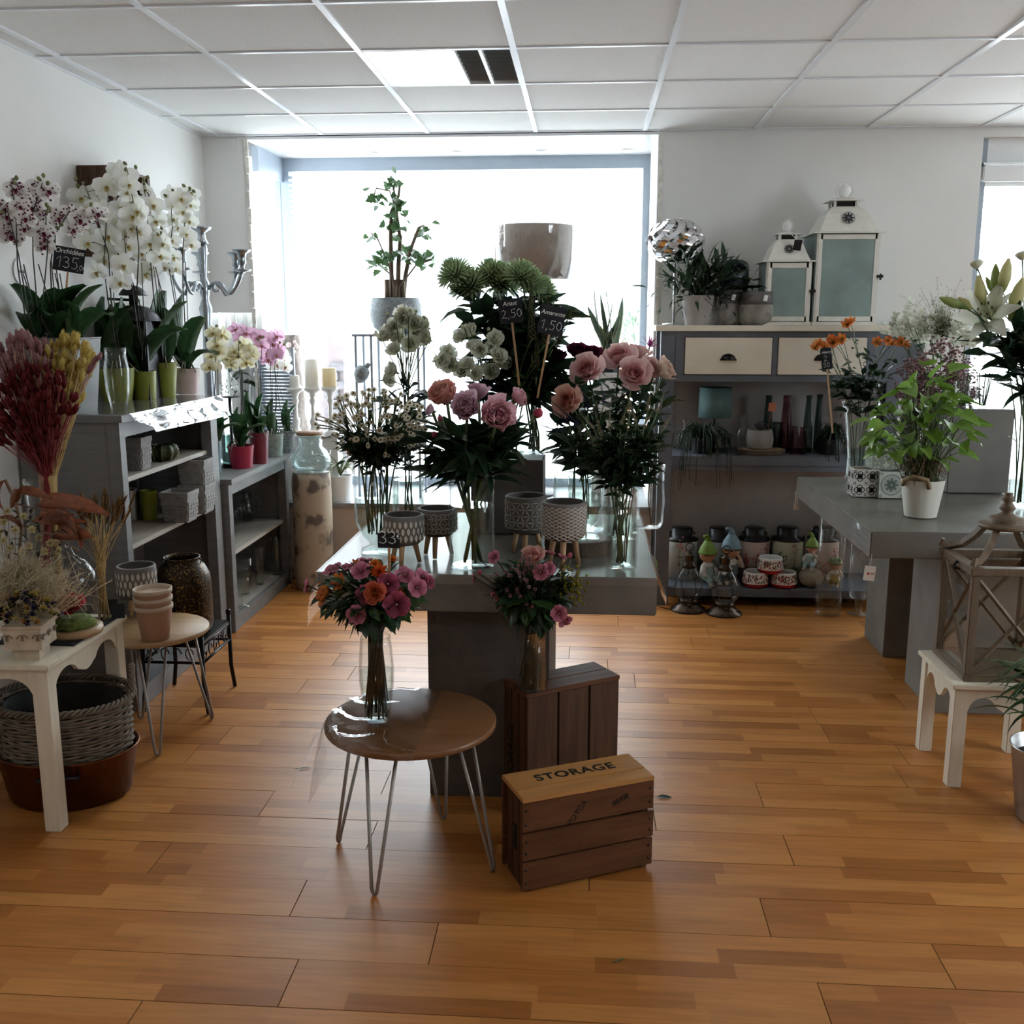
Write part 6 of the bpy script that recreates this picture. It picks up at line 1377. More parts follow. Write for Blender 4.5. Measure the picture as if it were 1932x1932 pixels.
for k in range(5):
    hs = [(PY(x, y, 3.60 + rr.uniform(-.06, .06)), face(PY(x, y, 3.6), rr, .5, .5), LM[rr.randrange(4)] if j < 3 else LB, rr.uniform(.032, .040) if j < 3 else .018) for j, (x, y) in enumerate(LBs[k::5] + [(rr.uniform(860, 945), rr.uniform(612, 640))])]
    spray('lisianthus', 'stem of white lisianthus above the peonies', 'lisianthus', vb[0] + Vector((.015*math.cos(k*1.3), .015*math.sin(k*1.3), .012)), hs, 'lisianthus above the peonies', kind='blue', nleaf=7, lsize=.075, seed=180+k, via=vb[0] + Vector((.02*math.cos(k*1.3+2), .02*math.sin(k*1.3+2), .24)), llo=.5)
# chrysanthemums
MM = [mum_mesh(k) for k in range(2)]
for k, (x, y, R_) in enumerate(((857, 508, 30), (886, 528, 34), (945, 522, 36), (985, 512, 30), (1020, 541, 30), (925, 508, 28), (1000, 525, 28))):
    p = PY(x, y + 8, 3.84 + .05*(k % 3 - 1)); spray('chrysanthemum', ('big shaggy green chrysanthemum leaning out furthest towards the ivy tree', 'big shaggy green chrysanthemum low beside the outermost one', 'biggest shaggy green chrysanthemum under the drum lampshade', 'shaggy green chrysanthemum high behind the others', 'big shaggy green chrysanthemum leaning over the amaranth', 'shaggy green chrysanthemum at the back of the bunch', 'shaggy green chrysanthemum next to the amaranth spikes')[k], 'chrysanthemum', vb[2] + Vector((.02*math.cos(k), .02*math.sin(k), .012)), [(p, Vector(((x-935)/160, -.35, .9)).normalized(), MM[k % 2], R_*p.y/F*1.35)], sr=.0035, kind='dark', nleaf=14, lsize=.14, seed=190+k, via=vb[2] + Vector((.03*math.cos(k*1.7), .03*math.sin(k*1.7), .24)), llo=.42, ltop=.9, mass=(46, .12, .07, .4, .88))
# roses
RP = [rose_mesh((.66, .20, .26), (.74, .42, .44), (.78, .58, .54), 300+k) for k in range(3)]; RC = rose_mesh((.72, .25, .22), (.74, .40, .34), (.72, .48, .38), 310); RPA = rose_mesh((.70, .40, .38), (.72, .55, .45), (.72, .58, .48), 311, .6); RD = [rose_mesh((.07, .008, .022), (.085, .010, .03), (.11, .015, .04), 320+k) for k in range(2)]
for k, (x, y, R_, me, d, lb, Yd) in enumerate(((1107, 698, 32, RP[0], (-.3, -.8, .5), 'open pale pink rose standing apart beside the dark roses', 3.40), (1168, 676, 32, RP[1], (-.2, -.6, .7), 'pale pink rose at the top of the cluster', 3.56), (1196, 706, 32, RP[2], (.15, -.85, .4), 'full pink rose at the front of the cluster', 3.42), (1224, 696, 24, RP[0], (.5, -.6, .3), 'deep-hearted pink rose squeezed beside the cream-edged one', 3.5), (1252, 698, 27, RPA, (.75, -.3, .5), 'cream-edged pale rose seen from the side by the dresser post', 3.5), (1202, 664, 27, RP[1], (.2, 0, 1), 'pale pink rose half hidden at the back of the cluster', 3.64), (1070, 757, 30, RC, (-.35, -.8, .25), 'coral rose drooping beside the peony bud', 3.34))):
    p = PY(x, y, Yd); spray('rose', lb, 'rose', v7 + Vector((.02*math.cos(k*.9), .02*math.sin(k*.9), .012)), [(p, Vector(d).normalized(), me, R_*p.y/F*1.05)], sr=.0032, kind='dark', nleaf=9, lsize=.075, seed=330+k, via=v7 + Vector((.035*math.cos(k*.9+2), .035*math.sin(k*.9+2),   .24)), llo=.55, mass=(26, .08, .05, .5, .92))
for k, (x, y, R_, lb) in enumerate(((1048, 674, 18, 'dark burgundy rose beside the amaranth sign'), (1089, 663, 20, 'dark burgundy rose above the pale pink one'), (1119, 667, 18, 'dark burgundy rose in front of the snake plant'))):
    p = PY(x, y, 3.78); spray('rose', lb, 'rose', v5 + Vector((.03*math.cos(k*2), .03*math.sin(k*2), .012)), [(p, Vector((.1*(k-1), -.5, .8)).normalized(), RD[k % 2], R_*p.y/F*1.1)], sr=.003, kind='dark', nleaf=13, lsize=.095, seed=340+k, via=v5 + Vector((.05*math.cos(k*2), .05*math.sin(k*2), h5)), llo=.45, mass=(40, .10, .08, .4, .95))
# spikes: veronica white and blue, amaranth
def spike_mesh(c, tip, n=70, seed=0, L=1., w=.075):
    mb = MB(); r = random.Random(seed); tube(mb, [(0, 0, 0), (0, 0, L)], [.02, .006], 5, [c, tip])
    for k in range(n):
        t = k/n; a = k*2.4; q = w*(1 - .75*t); col = J(r, tuple(c[j]*(1-t) + tip[j]*t for j in range(3)), .2)
        lathe(mb, [(.002, -.022*(1.2-t)), (.02*(1.15-t), 0), (.002, .022*(1.2-t))], 5, TR(q*math.cos(a), q*math.sin(a), t*L), col)
    return mb.mesh('flower_spike', 'petal')
SW = [spike_mesh((.58, .52, .38), (.20, .22, .12), 70, k) for k in range(2)]; SB = [spike_mesh((.055, .05, .13), (.05, .07, .06), 60, 5+k, 1, .06) for k in range(2)]; SA = spike_mesh((.13, .13, .06), (.10, .11, .05), 130, 9, 1, .06)
for k, (x, y, s, dx) in enumerate(((1126, 838, .10, -.6), (1135, 815, .09, -.3), (1120, 802, .07, -.9), (1150, 805, .09, .0), (1170, 800, .08, .3), (1188, 775, .085, 0), (1222, 768, .085, .1), (1240, 772, .08, .3), (1252, 800, .08, .6), (1200, 790, .07, -.3), (1215, 800, .08, .5), (1142, 850, .05, .2))):
    p = PY(x, y+6, 3.14 + rr.uniform(-.06, .06)); spray('veronica', 'cream veronica spike in the square vase', 'veronica', v3 + Vector((.015*math.cos(k), .015*math.sin(k), .012)), [(p, Vector((dx, -.2, 1)).normalized(), SW[k % 2], s)], 'cream veronica spikes in the square vase', sr=.0022, kind='dark', nleaf=11, lsize=.06, seed=360+k, via=v3 + Vector((.03*math.cos(k*2), .03*math.sin(k*2), h3)), llo=.62, ltop=1.0, mass=(26, .055, .05, .55, .84))
for k, (x, y, s, dx, dz) in enumerate(((1090, 800, .13, -.9, .8), (1072, 795, .12, -1, .7), (1110, 770, .10, -.4, 1), (1060, 815, .10, -1, .35), (1140, 760, .09, -.2, 1))):
    p = PY(x, y, 3.22); spray('veronica', 'dark violet veronica spike leaning beside the pale roses', 'veronica', v4 + Vector((.01*math.cos(k), .01*math.sin(k), .062)), [(p, Vector((dx, -.2, dz)).normalized(), SB[k % 2], s)], 'violet veronica spikes on the cement table', sr=.002, kind='dark', nleaf=8, lsize=.08, seed=380+k, via=v4 + Vector((.02*math.cos(k*2), .02*math.sin(k*2), h4)), llo=.55)
for k, (x, y, s, dx) in enumerate(((1003, 640, .22, -.02), (1028, 650, .20, .06), (1012, 690, .16, .02), (1052, 640, .16, .5))):
    p = PY(x, y, 3.62); spray('amaranth', 'upright brownish green amaranth spike', 'amaranth', vb[1] + Vector((.01*math.cos(k*2), .01*math.sin(k*2), .012)), [(p, Vector((dx, 0, 1)).normalized(), SA, s)], 'amaranth spikes on the cement block', sr=.0026, kind='mid', nleaf=5, lsize=.06, seed=390+k, via=vb[1] + Vector((.01*k-.02, 0, .26)), llo=.5)
# exotic magenta flower behind the roses
p = PY(1225, 655, 3.7); m = MB(); r_ = random.Random(6)
for k in range(14): a = k*2.4; patch(m, 1, .14, 'lance', -.4, .1, RZ(a) @ RY(-.3 - .08*k), 2, 4, 0, (.30, .05, .16), (.34, .06, .20))
GL = m.mesh('blossom', 'petal'); spray('gloriosa', 'spidery magenta bloom behind the pale roses', 'flower', v7 + Vector((.0, .03, .012)), [(p, Vector((.3, -.2, 1)).normalized(), GL, .05)], kind='mid', nleaf=4, lsize=.07, seed=399, via=v7 + Vector((.03, .02, .24)))
# chalk signs among the flowers
def d150(m, t): lettering(t, 'Amarante', .021, 'chalk', (0, -.0032, .068), (pi/2, 0, 0), .2); chalk(m, '1,50', -.036, .018, .031, .001)
def d250(m, t): lettering(t, 'Anast', .022, 'chalk', (0, -.0032, .062), (pi/2, 0, 0), .2); chalk(m, '2,50', -.032, .02, .028, .0009)
p = PY(1036, 632, 3.52); sign('black chalkboard reading Amarante 1,50 between the amaranth and the dark roses', p, .088, .10, (0, .18, .15), .22, d150)
p = PY(966, 610, 3.60); sign('curved black chalkboard priced 2,50 among the chrysanthemum leaves', p, .085, .085, (0, -.12, -.1), .22, d250)
# ------------------------------------------------------------------ bouquet on the hairpin table
MAL = [mallow_mesh(k) for k in range(3)]; MAD = mallow_mesh(7, (.56, .12, .22), (.12, .012, .035)); AL = [alstro_mesh(k) for k in range(2)]; PO = pompon_mesh(1, (.66, .11, .02)); PO2 = pompon_mesh(2, (.70, .20, .02)); RO = rose_mesh((.78, .32, .06), (.74, .24, .09), (.66, .15, .12), 350)
b1 = Vector((PY(711, 1300, 2.66).x, 2.66, STZ + .012)); hv = PY(711, 1200, 2.66).z - b1.z
vase('barrel_vase', 'tall barrel-shaped clear glass vase on the round oak table', b1, [(.034, 0), (.036, .006), (.040, .04), (.049, .11), (.050, .15), (.044, hv-.02), (.042, hv)], water=hv*.60, thick=.0035)
def bouquet(label, base, via, heads, seed, sphere, leafspec, extra=None):
    r = random.Random(seed); t = thing('bouquet', label, 'bouquet', base); vv = Vector(via) - base; m = MB()
    cen = sphere[0] - base
    for (p, d, me, s) in heads:
        q = Vector(p) - base; d = Vector(d).normalized(); putm(me.name.split('.')[0], me, t, aim(d, r.uniform(-.5, .5), q, s)); a = r.uniform(0, 6.28); f_ = Vector((.028*math.cos(a), .028*math.sin(a), .004))
        root = q - d*s*.3; w = [f_, vv + Vector((.014*math.cos(a+1), .014*math.sin(a+1), 0)), vv.lerp(root, .6) + Vector((0, 0, .02)), root]; tube(m, w, .0024, 5)
    for k in range(26): a = k*2.4; q = .6 + .4*r.random(); tube(m, [(.034*q*math.cos(a), .034*q*math.sin(a), .02 + .05*r.random()), vv + Vector((.02*q*math.cos(a+1.2), .02*q*math.sin(a+1.2), 0)), vv + Vector((.06*math.cos(a+1.6), .06*math.sin(a+1.6), .10))], .0026, 5)
    m.build('stems', 'stem_dark', t)
    for (kind, n, size, lo, hi, shell_) in leafspec:
        for k in range(n):
            a, e = r.uniform(0, 6.28), r.uniform(lo, hi); d = Vector((math.cos(a)*math.cos(e), math.sin(a)*math.cos(e), math.sin(e)))
            p = cen + Vector((d.x*sphere[1], d.y*sphere[1], d.z*sphere[2]))*r.uniform(shell_, 1)
            putm('leaf', LV[kind][r.randrange(len(LV[kind]))], t, aimx(d + Vector((r.uniform(-.5, .5), r.uniform(-.5, .5), r.uniform(-.5, .2))), r.uniform(-.7, .7), p - d*size*.4, size*r.uniform(.7, 1.25)))
    if extra: extra(t, base, r)
    return t
Yb = 2.66
H = []
for (x, y, me, s, d, dy) in ((577, 1105, MAL[0], .024, (-1, -.3, .2), -.02), (626, 1074, MAL[1], .032, (-.4, -.3, .9), 0), (655, 1070, MAL[2], .026, (-.2, -.2, 1), .03), (681, 1077, MAL[0], .030, (-.1, -.8, .6), -.06), (672, 1160, MAL[1], .030, (-.1, -1, .05), -.12), (732, 1102, MAD, .034, (.1, -.9, .4), -.09), (764, 1085, MAL[2], .030, (.3, -.6, .7), -.02), (787, 1108, MAL[0], .030, (.5, -.8, .3), -.05), (797, 1088, MAL[1], .028, (.7, -.4, .5), .02), (748, 1140, MAD, .040, (.25, -1, 0), -.11), (688, 1122, MAD, .030, (-.4, -.9, 0), -.10), (812, 1098, MAD, .022, (.9, -.3, .2), .02), (690, 1055, MAL[2], .024, (0, .2, 1), .06),
                          (707, 1118, RO, .031, (-.05, -.95, .25), -.125), (716, 1080, PO, .030, (.05, -.7, .7), -.07), (708, 1066, PO2, .024, (0, -.4, .9), -.02), (741, 1057, PO2, .020, (.1, -.4, 1), .02), (613, 1115, AL[0], .036, (-.8, -.6, .1), -.04), (642, 1098, AL[1], .036, (-.5, -.7, .3), -.06), (752, 1120, AL[0], .024, (.4, -.7, .3), -.06), (606, 1130, AL[1], .030, (-.9, -.6, -.2), -.02), (672, 1060, AL[1], .02, (0, 0, 1), .04)):
    H.append((PY(x, y, Yb + dy), d, me, s))
S0 = PY(700, 1122, Yb)
bouquet('round bouquet of pink mallow and orange blooms with a 33 euro sign in it', b1 + Vector((0, 0, .006)), b1 + Vector((0, 0, hv+.01)), H, 401, (S0, .138, .09), (('dark', 130, .068, -1.2, 1.2, .3), ('ivydark', 60, .055, -1.2, .4, .75), ('mid', 26, .045, -.6, .9, .9)))
def d33(m, t): chalk(m, '33', -.026, .013, .034, .0012); chalk(m, 'e', .022, .027, .014, .0008)
sign('black chalkboard reading 33€ standing in the round bouquet', PY(734, 1034, 2.64), .062, .043, (0, .01, .0), .10, d33)
# bouquet on the crate
cm = CR.matrix_basis; b2 = Vector((PY(1002, 1280, 3.0).x, 3.0, CRZ + .002)); hv2 = PY(1002, 1190, 3.0).z - b2.z
vase('square_vase', 'small square clear glass vase on the tall wooden crate', b2, [(.047, 0), (.048, .006), (.049, hv2*.5), (.050, hv2)], n=4, water=hv2*.72, rz=pi/4+ang2, thick=.004)
Yc = 2.98; H = []; RPK = rose_mesh((.72, .34, .30), (.74, .36, .33), (.72, .45, .38), 352)
for (x, y, me, s, d, dy) in ((1005, 1050, RPK, .038, (0, -.55, .8), -.04), (932, 1051, MAL[0], .024, (-.5, -.7, .4), -.02), (1020, 1080, MAL[1], .026, (-.1, -1, .2), -.11), (1036, 1072, MAL[2], .022, (.3, -.9, .3), -.08), (1054, 1157, MAL[0], .028, (.2, -1, .1), -.09), (1066, 1172, MAL[2], .026, (.5, -.7, -.6), -.07), (893, 1090, MAL[1], .017, (-1, -.2, .1), 0), (934, 1125, MAL[2], .020, (-.7, -.6, -.4), -.06), (1038, 1042, MAL[0], .02, (.3, .1, 1), .03), (1062, 1050, MAL[1], .018, (.6, 0, 1), .04)):
    H.append((PY(x, y, Yc + dy), d, me, s))
MB2 = bud_mesh((.20, .24, .10), (.60, .18, .26), 1.6, .45)
for (x, y) in ((1003, 1146), (1075, 1048), (905, 1080)): H.append((PY(x, y, Yc-.08), (.2, -.4, .7), MB2, .016))
SV = spike_mesh((.07, .05, .16), (.14, .14, .14), 60, 12, 1, .07)
H.append((PY(921, 1070, Yc), (-.75, -.1, .75), SV, .075)); H.append((PY(1074, 1075, Yc), (.05, -.1, 1), SW[0], .05)); H.append((PY(1090, 1078, Yc), (.2, -.1, 1), SW[1], .045))
WX = MB(); lathe(WX, [(.2, -.3), (.75, .1), (1, .35), (.8, .3), (.3, .1)], 8, None, [(.25, .08, .1), (.45, .24, .26), (.60, .42, .42), (.5, .28, .3), (.16, .03, .05)]); WXM = WX.mesh('blossom', 'petal')
for k in range(46): x, y = rr.gauss(985, 20), rr.gauss(1085, 24); p = PY(x, y, Yc - .06 - .06*rr.random()); H.append((p, face(p, rr, .5, .2), WXM, .0055))
def ex(t, base, r):
    m = MB()
    for k in range(90):
        p = PY(r.gauss(1082, 12), r.gauss(1105, 16), Yc - .05 + r.uniform(-.04, .04)) - base; lathe(m, [(.001, .005), (.005, 0), (.001, -.005)], 5, TR(*p), J(r, (.28, .27, .03), .3))
    tag(m.build('goldenrod', 'petal', t), kind='stuff')
bouquet('loose bouquet of pink mallow, rose and waxflower on the tall crate', b2 + Vector((0, 0, .006)), b2 + Vector((0, 0, hv2+.01)), H, 402, (PY(1003, 1112, Yc), .115, .105), (('dark', 120, .058, -1.3, 1.2, .3), ('ivydark', 60, .06, -1.2, .5, .8), ('mid', 24, .04, -.8, .9, .9), ('lance', 14, .07, -1.2, .2, .9)), ex)
# ------------------------------------------------------------------ dried flowers on the cream table
def tail_mesh(c, c2, seed):
    mb = MB(); r = random.Random(seed); n = 10; v = []; f = []; cols = []
    for k in range(8):
        t = k/7; R_ = .36*math.sin(pi*(t*.92+.04))**.7
        for i in range(n): a = 2*pi*i/n; q = R_*(1 + .22*r.uniform(-1, 1)); v.append((q*math.cos(a), q*math.sin(a), t*1.7)); cols.append(J(r, tuple(c[j]*(1-t)+c2[j]*t for j in range(3)), .18))
    for k in range(7):
        for i in range(n): j = (i+1) % n; f.append((k*n+i, k*n+j, (k+1)*n+j, (k+1)*n+i))
    mb.add(v, f, None, cols)
    for k in range(44): a, z = r.uniform(0, 6.28), r.uniform(.05, 1.6); q = .34*math.sin(pi*z/1.75)**.7; tube(mb, [(q*.8*math.cos(a), q*.8*math.sin(a), z), (q*1.5*math.cos(a), q*1.5*math.sin(a), z + .4)], [.03, .004], 3, J(r, c2, .1), cap=False)
    return mb.mesh('tail', 'petal')
def bunch(name, label, cat, base, mouth, heads, mesh, s, seed, sm, group=None, dirup=1.2):
    r = random.Random(seed); t = thing(name, label, cat, base, 0, group); m = MB(); mo = Vector(mouth) - Vector(base)
    for (x, y, Yd) in heads:
        p = PY(x, y, Yd) - Vector(base); d = (p - mo).normalized() + Vector((r.gauss(0, .15), r.gauss(0, .15), .1)); a = r.uniform(0, 6.28)
        putm('flower_head', mesh, t, aim(d, r.random()*6, p, s*r.uniform(.8, 1.2))); tube(m, [(.02*math.cos(a), .02*math.sin(a), .005), mo + Vector((.016*math.cos(a+2), .016*math.sin(a+2), 0)), p], .0013, 4)
    tag(m.build('stalks', sm, t), kind='stuff'); return t
r = random.Random(77)
TY = tail_mesh((.55, .40, .08), (.74, .62, .22), 1); TP = tail_mesh((.32, .13, .16), (.50, .27, .28), 2); TRd = tail_mesh((.13, .012, .018), (.24, .025, .03), 3)
mat('straw', (.42, .30, .13), .8, var=.2); mat('stalk_red', (.20, .02, .025), .7, var=.2); mat('stalk_pink', (.34, .20, .15), .7, var=.2)
DV = Vector((-1.80, 3.17, WTZ)); 
def blob(cx, cy, sx, sy, n, Y0, dY):
    out = []
    while len(out) < n:
        u, v = r.uniform(-1, 1), r.uniform(-1, 1)
        if u*u + v*v < 1: out.append((cx + u*sx, cy + v*sy, Y0 + r.uniform(-dY, dY)))
    return out
for (lb, vx, hd, me, sm, col) in (('bunch of dried yellow hare-tail grass in a glass vase', .02, blob(125, 690, 52, 46, 105, 3.28, .07) + blob(120, 735, 40, 44, 36, 3.25, .06), TY, 'straw', 0), ('bunch of dried dusty pink hare-tail grass', -.03, blob(45, 690, 56, 46, 95, 3.22, .07) + [(183, 682, 3.2), (175, 690, 3.2), (165, 705, 3.2)], TP, 'stalk_pink', 0), ('bunch of dried dark red hare-tail grass hanging over the vase', 0, blob(62, 765, 78, 64, 135, 3.12, .06) + blob(50, 820, 60, 34, 40, 3.12, .06), TRd, 'stalk_red', 0)):
    b = DV + Vector((vx, {'straw': .03, 'stalk_pink': .02, 'stalk_red': -.03}[sm], .012)); bunch('dried_grass_bunch', lb, 'dried grass', b, PY(92, 900, 3.16) + Vector((vx*.5, 0, 0)), hd, me, .0225, 10, sm)
hv_ = PY(92, 905, 3.16).z - WTZ
vase('glass_vase', 'clear glass vase holding the dried hare-tail grasses', DV, [(.05, 0), (.058, .02), (.055, hv_*.5), (.04, hv_*.8), (.05, hv_)])
# wheat
W0 = Vector((PY(192, 1120, 3.22).x, 3.225, WTZ)); WM = MB(); rr = random.Random(5)
for k in range(26):
    t = k/25
    for sd in (0, 1, 2): a = sd*2.09 + k*.5; lathe(WM, [(.01, -.05), (.07, 0), (.01, .09)], 5, TR(.09*math.cos(a)*(1-.5*t), .09*math.sin(a)*(1-.5*t), t*1.6) @ RX(.2), J(rr, (.30, .17, .065), .25))
    if k > 8: tube(WM, [(0, 0, t*1.6), (.16*math.cos(k*2), .16*math.sin(k*2), t*1.6+.5)], [.012, .003], 3, (.34, .2, .08), cap=False)
WMM = WM.mesh('ear', 'petal')
bunch('wheat_bundle', 'tied bundle of dried wheat ears on the cream table', 'dried wheat', W0, PY(190, 1060, 3.22), [(150 + k*2.3 + r.uniform(-6, 6), 975 + r.uniform(-18, 14) + abs(k-16)*.6, 3.24 + r.uniform(-.06, .06)) for k in range(36)] + [(244, 958, 3.2), (118, 985, 3.2), (122, 990, 3.25)], WMM, .034, 12, 'straw')
# red magnolia branch and straw flowers
B0 = Vector((-1.86, 3.05, WTZ)); t = thing('dried_branch', 'dried branch with large rust-red leaves leaning out of the dried flowers', 'dried branch', B0); m = MB()
tube(m, [(0, 0, .02), PY(40, 1000, 3.05) - B0, PY(30, 950, 3.05) - B0, PY(10, 905, 3.05) - B0], .005, 6); tube(m, [PY(40, 990, 3.05) - B0, PY(100, 1010, 3.05) - B0, PY(150, 1040, 3.0) - B0], .003, 5); tube(m, [PY(30, 950, 3.05)-B0, PY(70, 960, 3.05)-B0], .003, 5); m.build('branch', 'twig', t)
ML = [leafmesh(1, .26, 'leaf', cv, .6, 'leaf_dried', .35, 4, 8, .1, wave=.15) for cv in (-.5, -1.0, .4)]
for k, (x0, y0, x1, y1) in enumerate(((70, 955, 200, 958), (75, 970, 190, 990), (100, 1010, 205, 1042), (20, 960, 35, 915), (10, 905, -20, 960), (60, 985, 150, 1020), (30, 930, 95, 935), (40, 1000, 10, 960), (-10, 930, 30, 880), (110, 1000, 140, 960))):
    a, b = PY(x0, y0, 3.05), PY(x1, y1, 3.0 - .02*(k % 3)); putm('leaf', ML[k % 3], t, aimx(b-a, (-1)**k*.7, a - B0, (b-a).length))
STF = pompon_mesh(11, (.62, .54, .30), 34); t = thing('straw_flowers', 'bunch of dried cream straw flowers on thin dark stalks', 'dried flowers', Vector((-1.80, 2.95, WTZ))); m = MB(); T0 = t.location
for k, (x, y) in enumerate(((15, 965), (45, 975), (8, 985), (30, 1000), (72, 1015), (8, 1020), (60, 1000), (95, 1025), (20, 1035), (104, 1025), (40, 1040), (85, 1040), (0, 1005), (55, 1030), (112, 1040))):
    p = PY(x, y, 2.95 + r.uniform(-.05, .05)); putm('flower_head', STF, t, aim(face(p, r, .5, .6), 0, p - T0, .017)); tube(m, [(r.uniform(-.02, .02), 0, .01), (p-T0)*.6 + Vector((0, 0, .03)), p - T0], .0012, 4)
m.build('stalks', 'twig', t)
m = MB()
for k in range(60): p = PY(r.uniform(0, 120), r.uniform(960, 1060), 2.98 + r.uniform(-.05, .08)) - T0; patch(m, .035, .012, 'lance', -.6, .2, aimx((r.uniform(-1, 1), r.uniform(-1, 1), r.uniform(-.5, 1)), 0, p), 2, 3)
tag(m.build('foliage', mat('dry_green', (.035, .030, .018), .8), t), kind='stuff')
# feather grass
t = thing('feather_grass', 'cream tuft of wispy dried feather grass', 'dried grass', Vector((-1.735, 2.93, WTZ + .0))); T0 = t.location; m = MB(); r = random.Random(15)
for k in range(1000):
    a = r.uniform(0, 2*pi); q = abs(r.gauss(0, 1)); b = Vector((.02*math.cos(a), .02*math.sin(a), .02)); e = Vector((.085*q*math.cos(a), .065*q*math.sin(a) - .01, .225 + r.uniform(-.03, .04) - .03*q)); e2 = e + Vector((r.gauss(.01, .035), r.gauss(0, .03), r.gauss(.02, .03)))
    pts = [b, b.lerp(e, .5) + Vector((0, 0, .02)), e, e2, e2 + Vector((r.gauss(0, .02), r.gauss(0, .02), r.gauss(-.01, .015)))]; tube(m, pts, [.001, .001, .0009, .0007, .0003], 3, cap=False)
tag(m.build('plumes', mat('plume', (.66, .56, .38), .8, trans=.3), t), kind='stuff')
# square pot of small dried flowers
c = Vector((PY(65, 1245, 2.85).x, 2.84, WTZ)); t = thing('dried_flower_pot', 'square stone pot with scroll relief filled with small blue and yellow dried flowers', 'pot', c, .12); hh = PY(65, 1172, 2.84).z - WTZ; R_ = .060
PSM = mat('carved_stone', (.48, .41, .31), .8, var=.15, scale=20, bump=.3)
lathe(MB(), [(.001, 0), (R_*.66, 0), (R_*.72, hh*.3), (R_*.98, hh*.34), (R_*.98, hh*.9), (R_*1.06, hh*.93), (R_*1.06, hh), (R_*.92, hh), (.001, hh*.9)], 4, RZ(pi/4) @ Matrix.Scale(1.33, 4) @ Matrix.Diagonal((1, 1, 1/1.33, 1))).build('pot', PSM, t, smooth=False)
m = MB()
for f_ in range(2):
    for k in range(3):
        x = -.045 + k*.045
        for s in (-1, 1):
            pts = [(x + s*(.004 + .011*math.cos(a)*(1-a/8)), -R_*.93-.001, hh*.66 + .013*math.sin(a)*(1-a/9)) for a in [q*.55 for q in range(10)]]
            if f_: pts = [(-y, px, z) for px, y, z in pts]
            tube(m, pts, .0018, 5)
m.build('scroll_relief', mat('carved_dark', (.22, .18, .13), .8), t)
SM = {'y': pompon_mesh(12, (.60, .46, .14), 20), 'b': pompon_mesh(13, (.035, .025, .09), 20), 'o': pompon_mesh(14, (.48, .24, .07), 20), 'w': pompon_mesh(15, (.66, .58, .40), 20)}; r = random.Random(19)
for k in range(110):
    a, q = r.uniform(0, 6.28), math.sqrt(r.random()); p = Vector((q*.092*math.cos(a), q*.072*math.sin(a), hh + .015 + .075*(1-q*q) + r.uniform(-.012, .01))); putm('flower_head', SM['bybbowyb'[k % 8]], t, aim((p.x*6, p.y*6, .6), 0, p, r.uniform(.012, .019)))
# inside the glass dome
q = DOME.location; RR = rose_mesh((.50, .01, .04), (.46, .012, .045), (.50, .02, .06), 360); RK = rose_mesh((.62, .28, .30), (.62, .30, .30), (.66, .36, .36), 361)
o = thing('preserved_rose', 'preserved red rose under the glass dome', 'rose', q + Vector((.01, -.02, .10))); putm('blossom', RR, o, aim((.1, -.6, .8), 0, (0, 0, .0), .042)); tube(MB(), [(0, .0, -.03), (0, 0, -.01)], .004, 6).build('stem', 'stem_dark', o)
o = thing('preserved_rose', 'small preserved pale pink rose under the glass dome', 'rose', q + Vector((-.04, -.01, .07))); putm('blossom', RK, o, aim((-.4, -.6, .7), 0, (0, 0, 0), .025)); tube(MB(), [(0, .0, -.018), (0, 0, -.005)], .004, 6).build('stem', 'stem_dark', o)
for k, (x, y) in enumerate(((205, 1165), (218, 1170))): t = thing('slate_tag', ('small slate price tag propped on the cream table edge', 'second small slate tag leaning behind the first')[k], 'sign', PZ(x, y, WTZ) + Vector((0, .02, .0065 if k == 0 else .0)), .4); Box(-.022, .022, -.002, .002, 0, .05).build('board', 'slate', t, rot=(-.35, 0, 0), smooth=False); Box(-.006, .006, 0, .02, 0, .003).build('foot_strip', 'slate', t, smooth=False)
# ------------------------------------------------------------------ dresser plants
c, r_, h = fit(1283, 1346, 556, 613, DR_Z); c.y = 5.56; c.x = PY(1315, 600, 5.56).x; r_ = .088; h = PY(1315, 558, 5.56).z - DR_Z
t = thing('houseplant', 'bushy dark green houseplant in a grey-brown pot on the dresser', 'plant', c); pot_part(t, r_, h, mat('taupe_pot', (.30, .27, .25), .7, var=.1, scale=10), .72, rim=.0); r = random.Random(51)
for k in range(150):
    p = PY(r.gauss(1332, 36), r.gauss(532, 20), 5.56 + r.uniform(-.10, .10)) - c; d = Vector((p.x, p.y, p.z - h + .02)).normalized()
    putm('leaf', LV['lance'][r.randrange(3)], t, aimx(d + Vector((r.uniform(-.6, .6), r.uniform(-.6, .6), r.uniform(-.5, .3))), r.uniform(-.5, .5), p, r.uniform(.07, .13)))
m = MB()
for k in range(22): p = PY(r.gauss(1330, 30), r.gauss(540, 14), 5.56 + r.uniform(-.1, .1)) - c; tube(m, arc((0, 0, h*.85), p, (0, 0, .03)), .003, 5)
m.build('stems', 'stem_dark', t)
m = MB()
for k in range(420):
    p = PY(r.gauss(1332, 36), r.gauss(534, 19), 5.58 + r.uniform(-.08, .08)) - c; patch(m, .06, .016, 'lance', -.4, .2, aimx((r.uniform(-1, 1), r.uniform(-1, 1), r.uniform(-.6, .8)), 0, p), 2, 2)
tag(m.build('foliage', 'leaf_dark', t), kind='stuff')
tube(MB(), [(r_*.3, -r_*.9, h*.9), (r_*1.1, -.10, h*.5), (r_*1.2, -.11, -.02 + .03)], .0015, 4).build('trailing_stem', 'stem_dark', t)
m = MB()
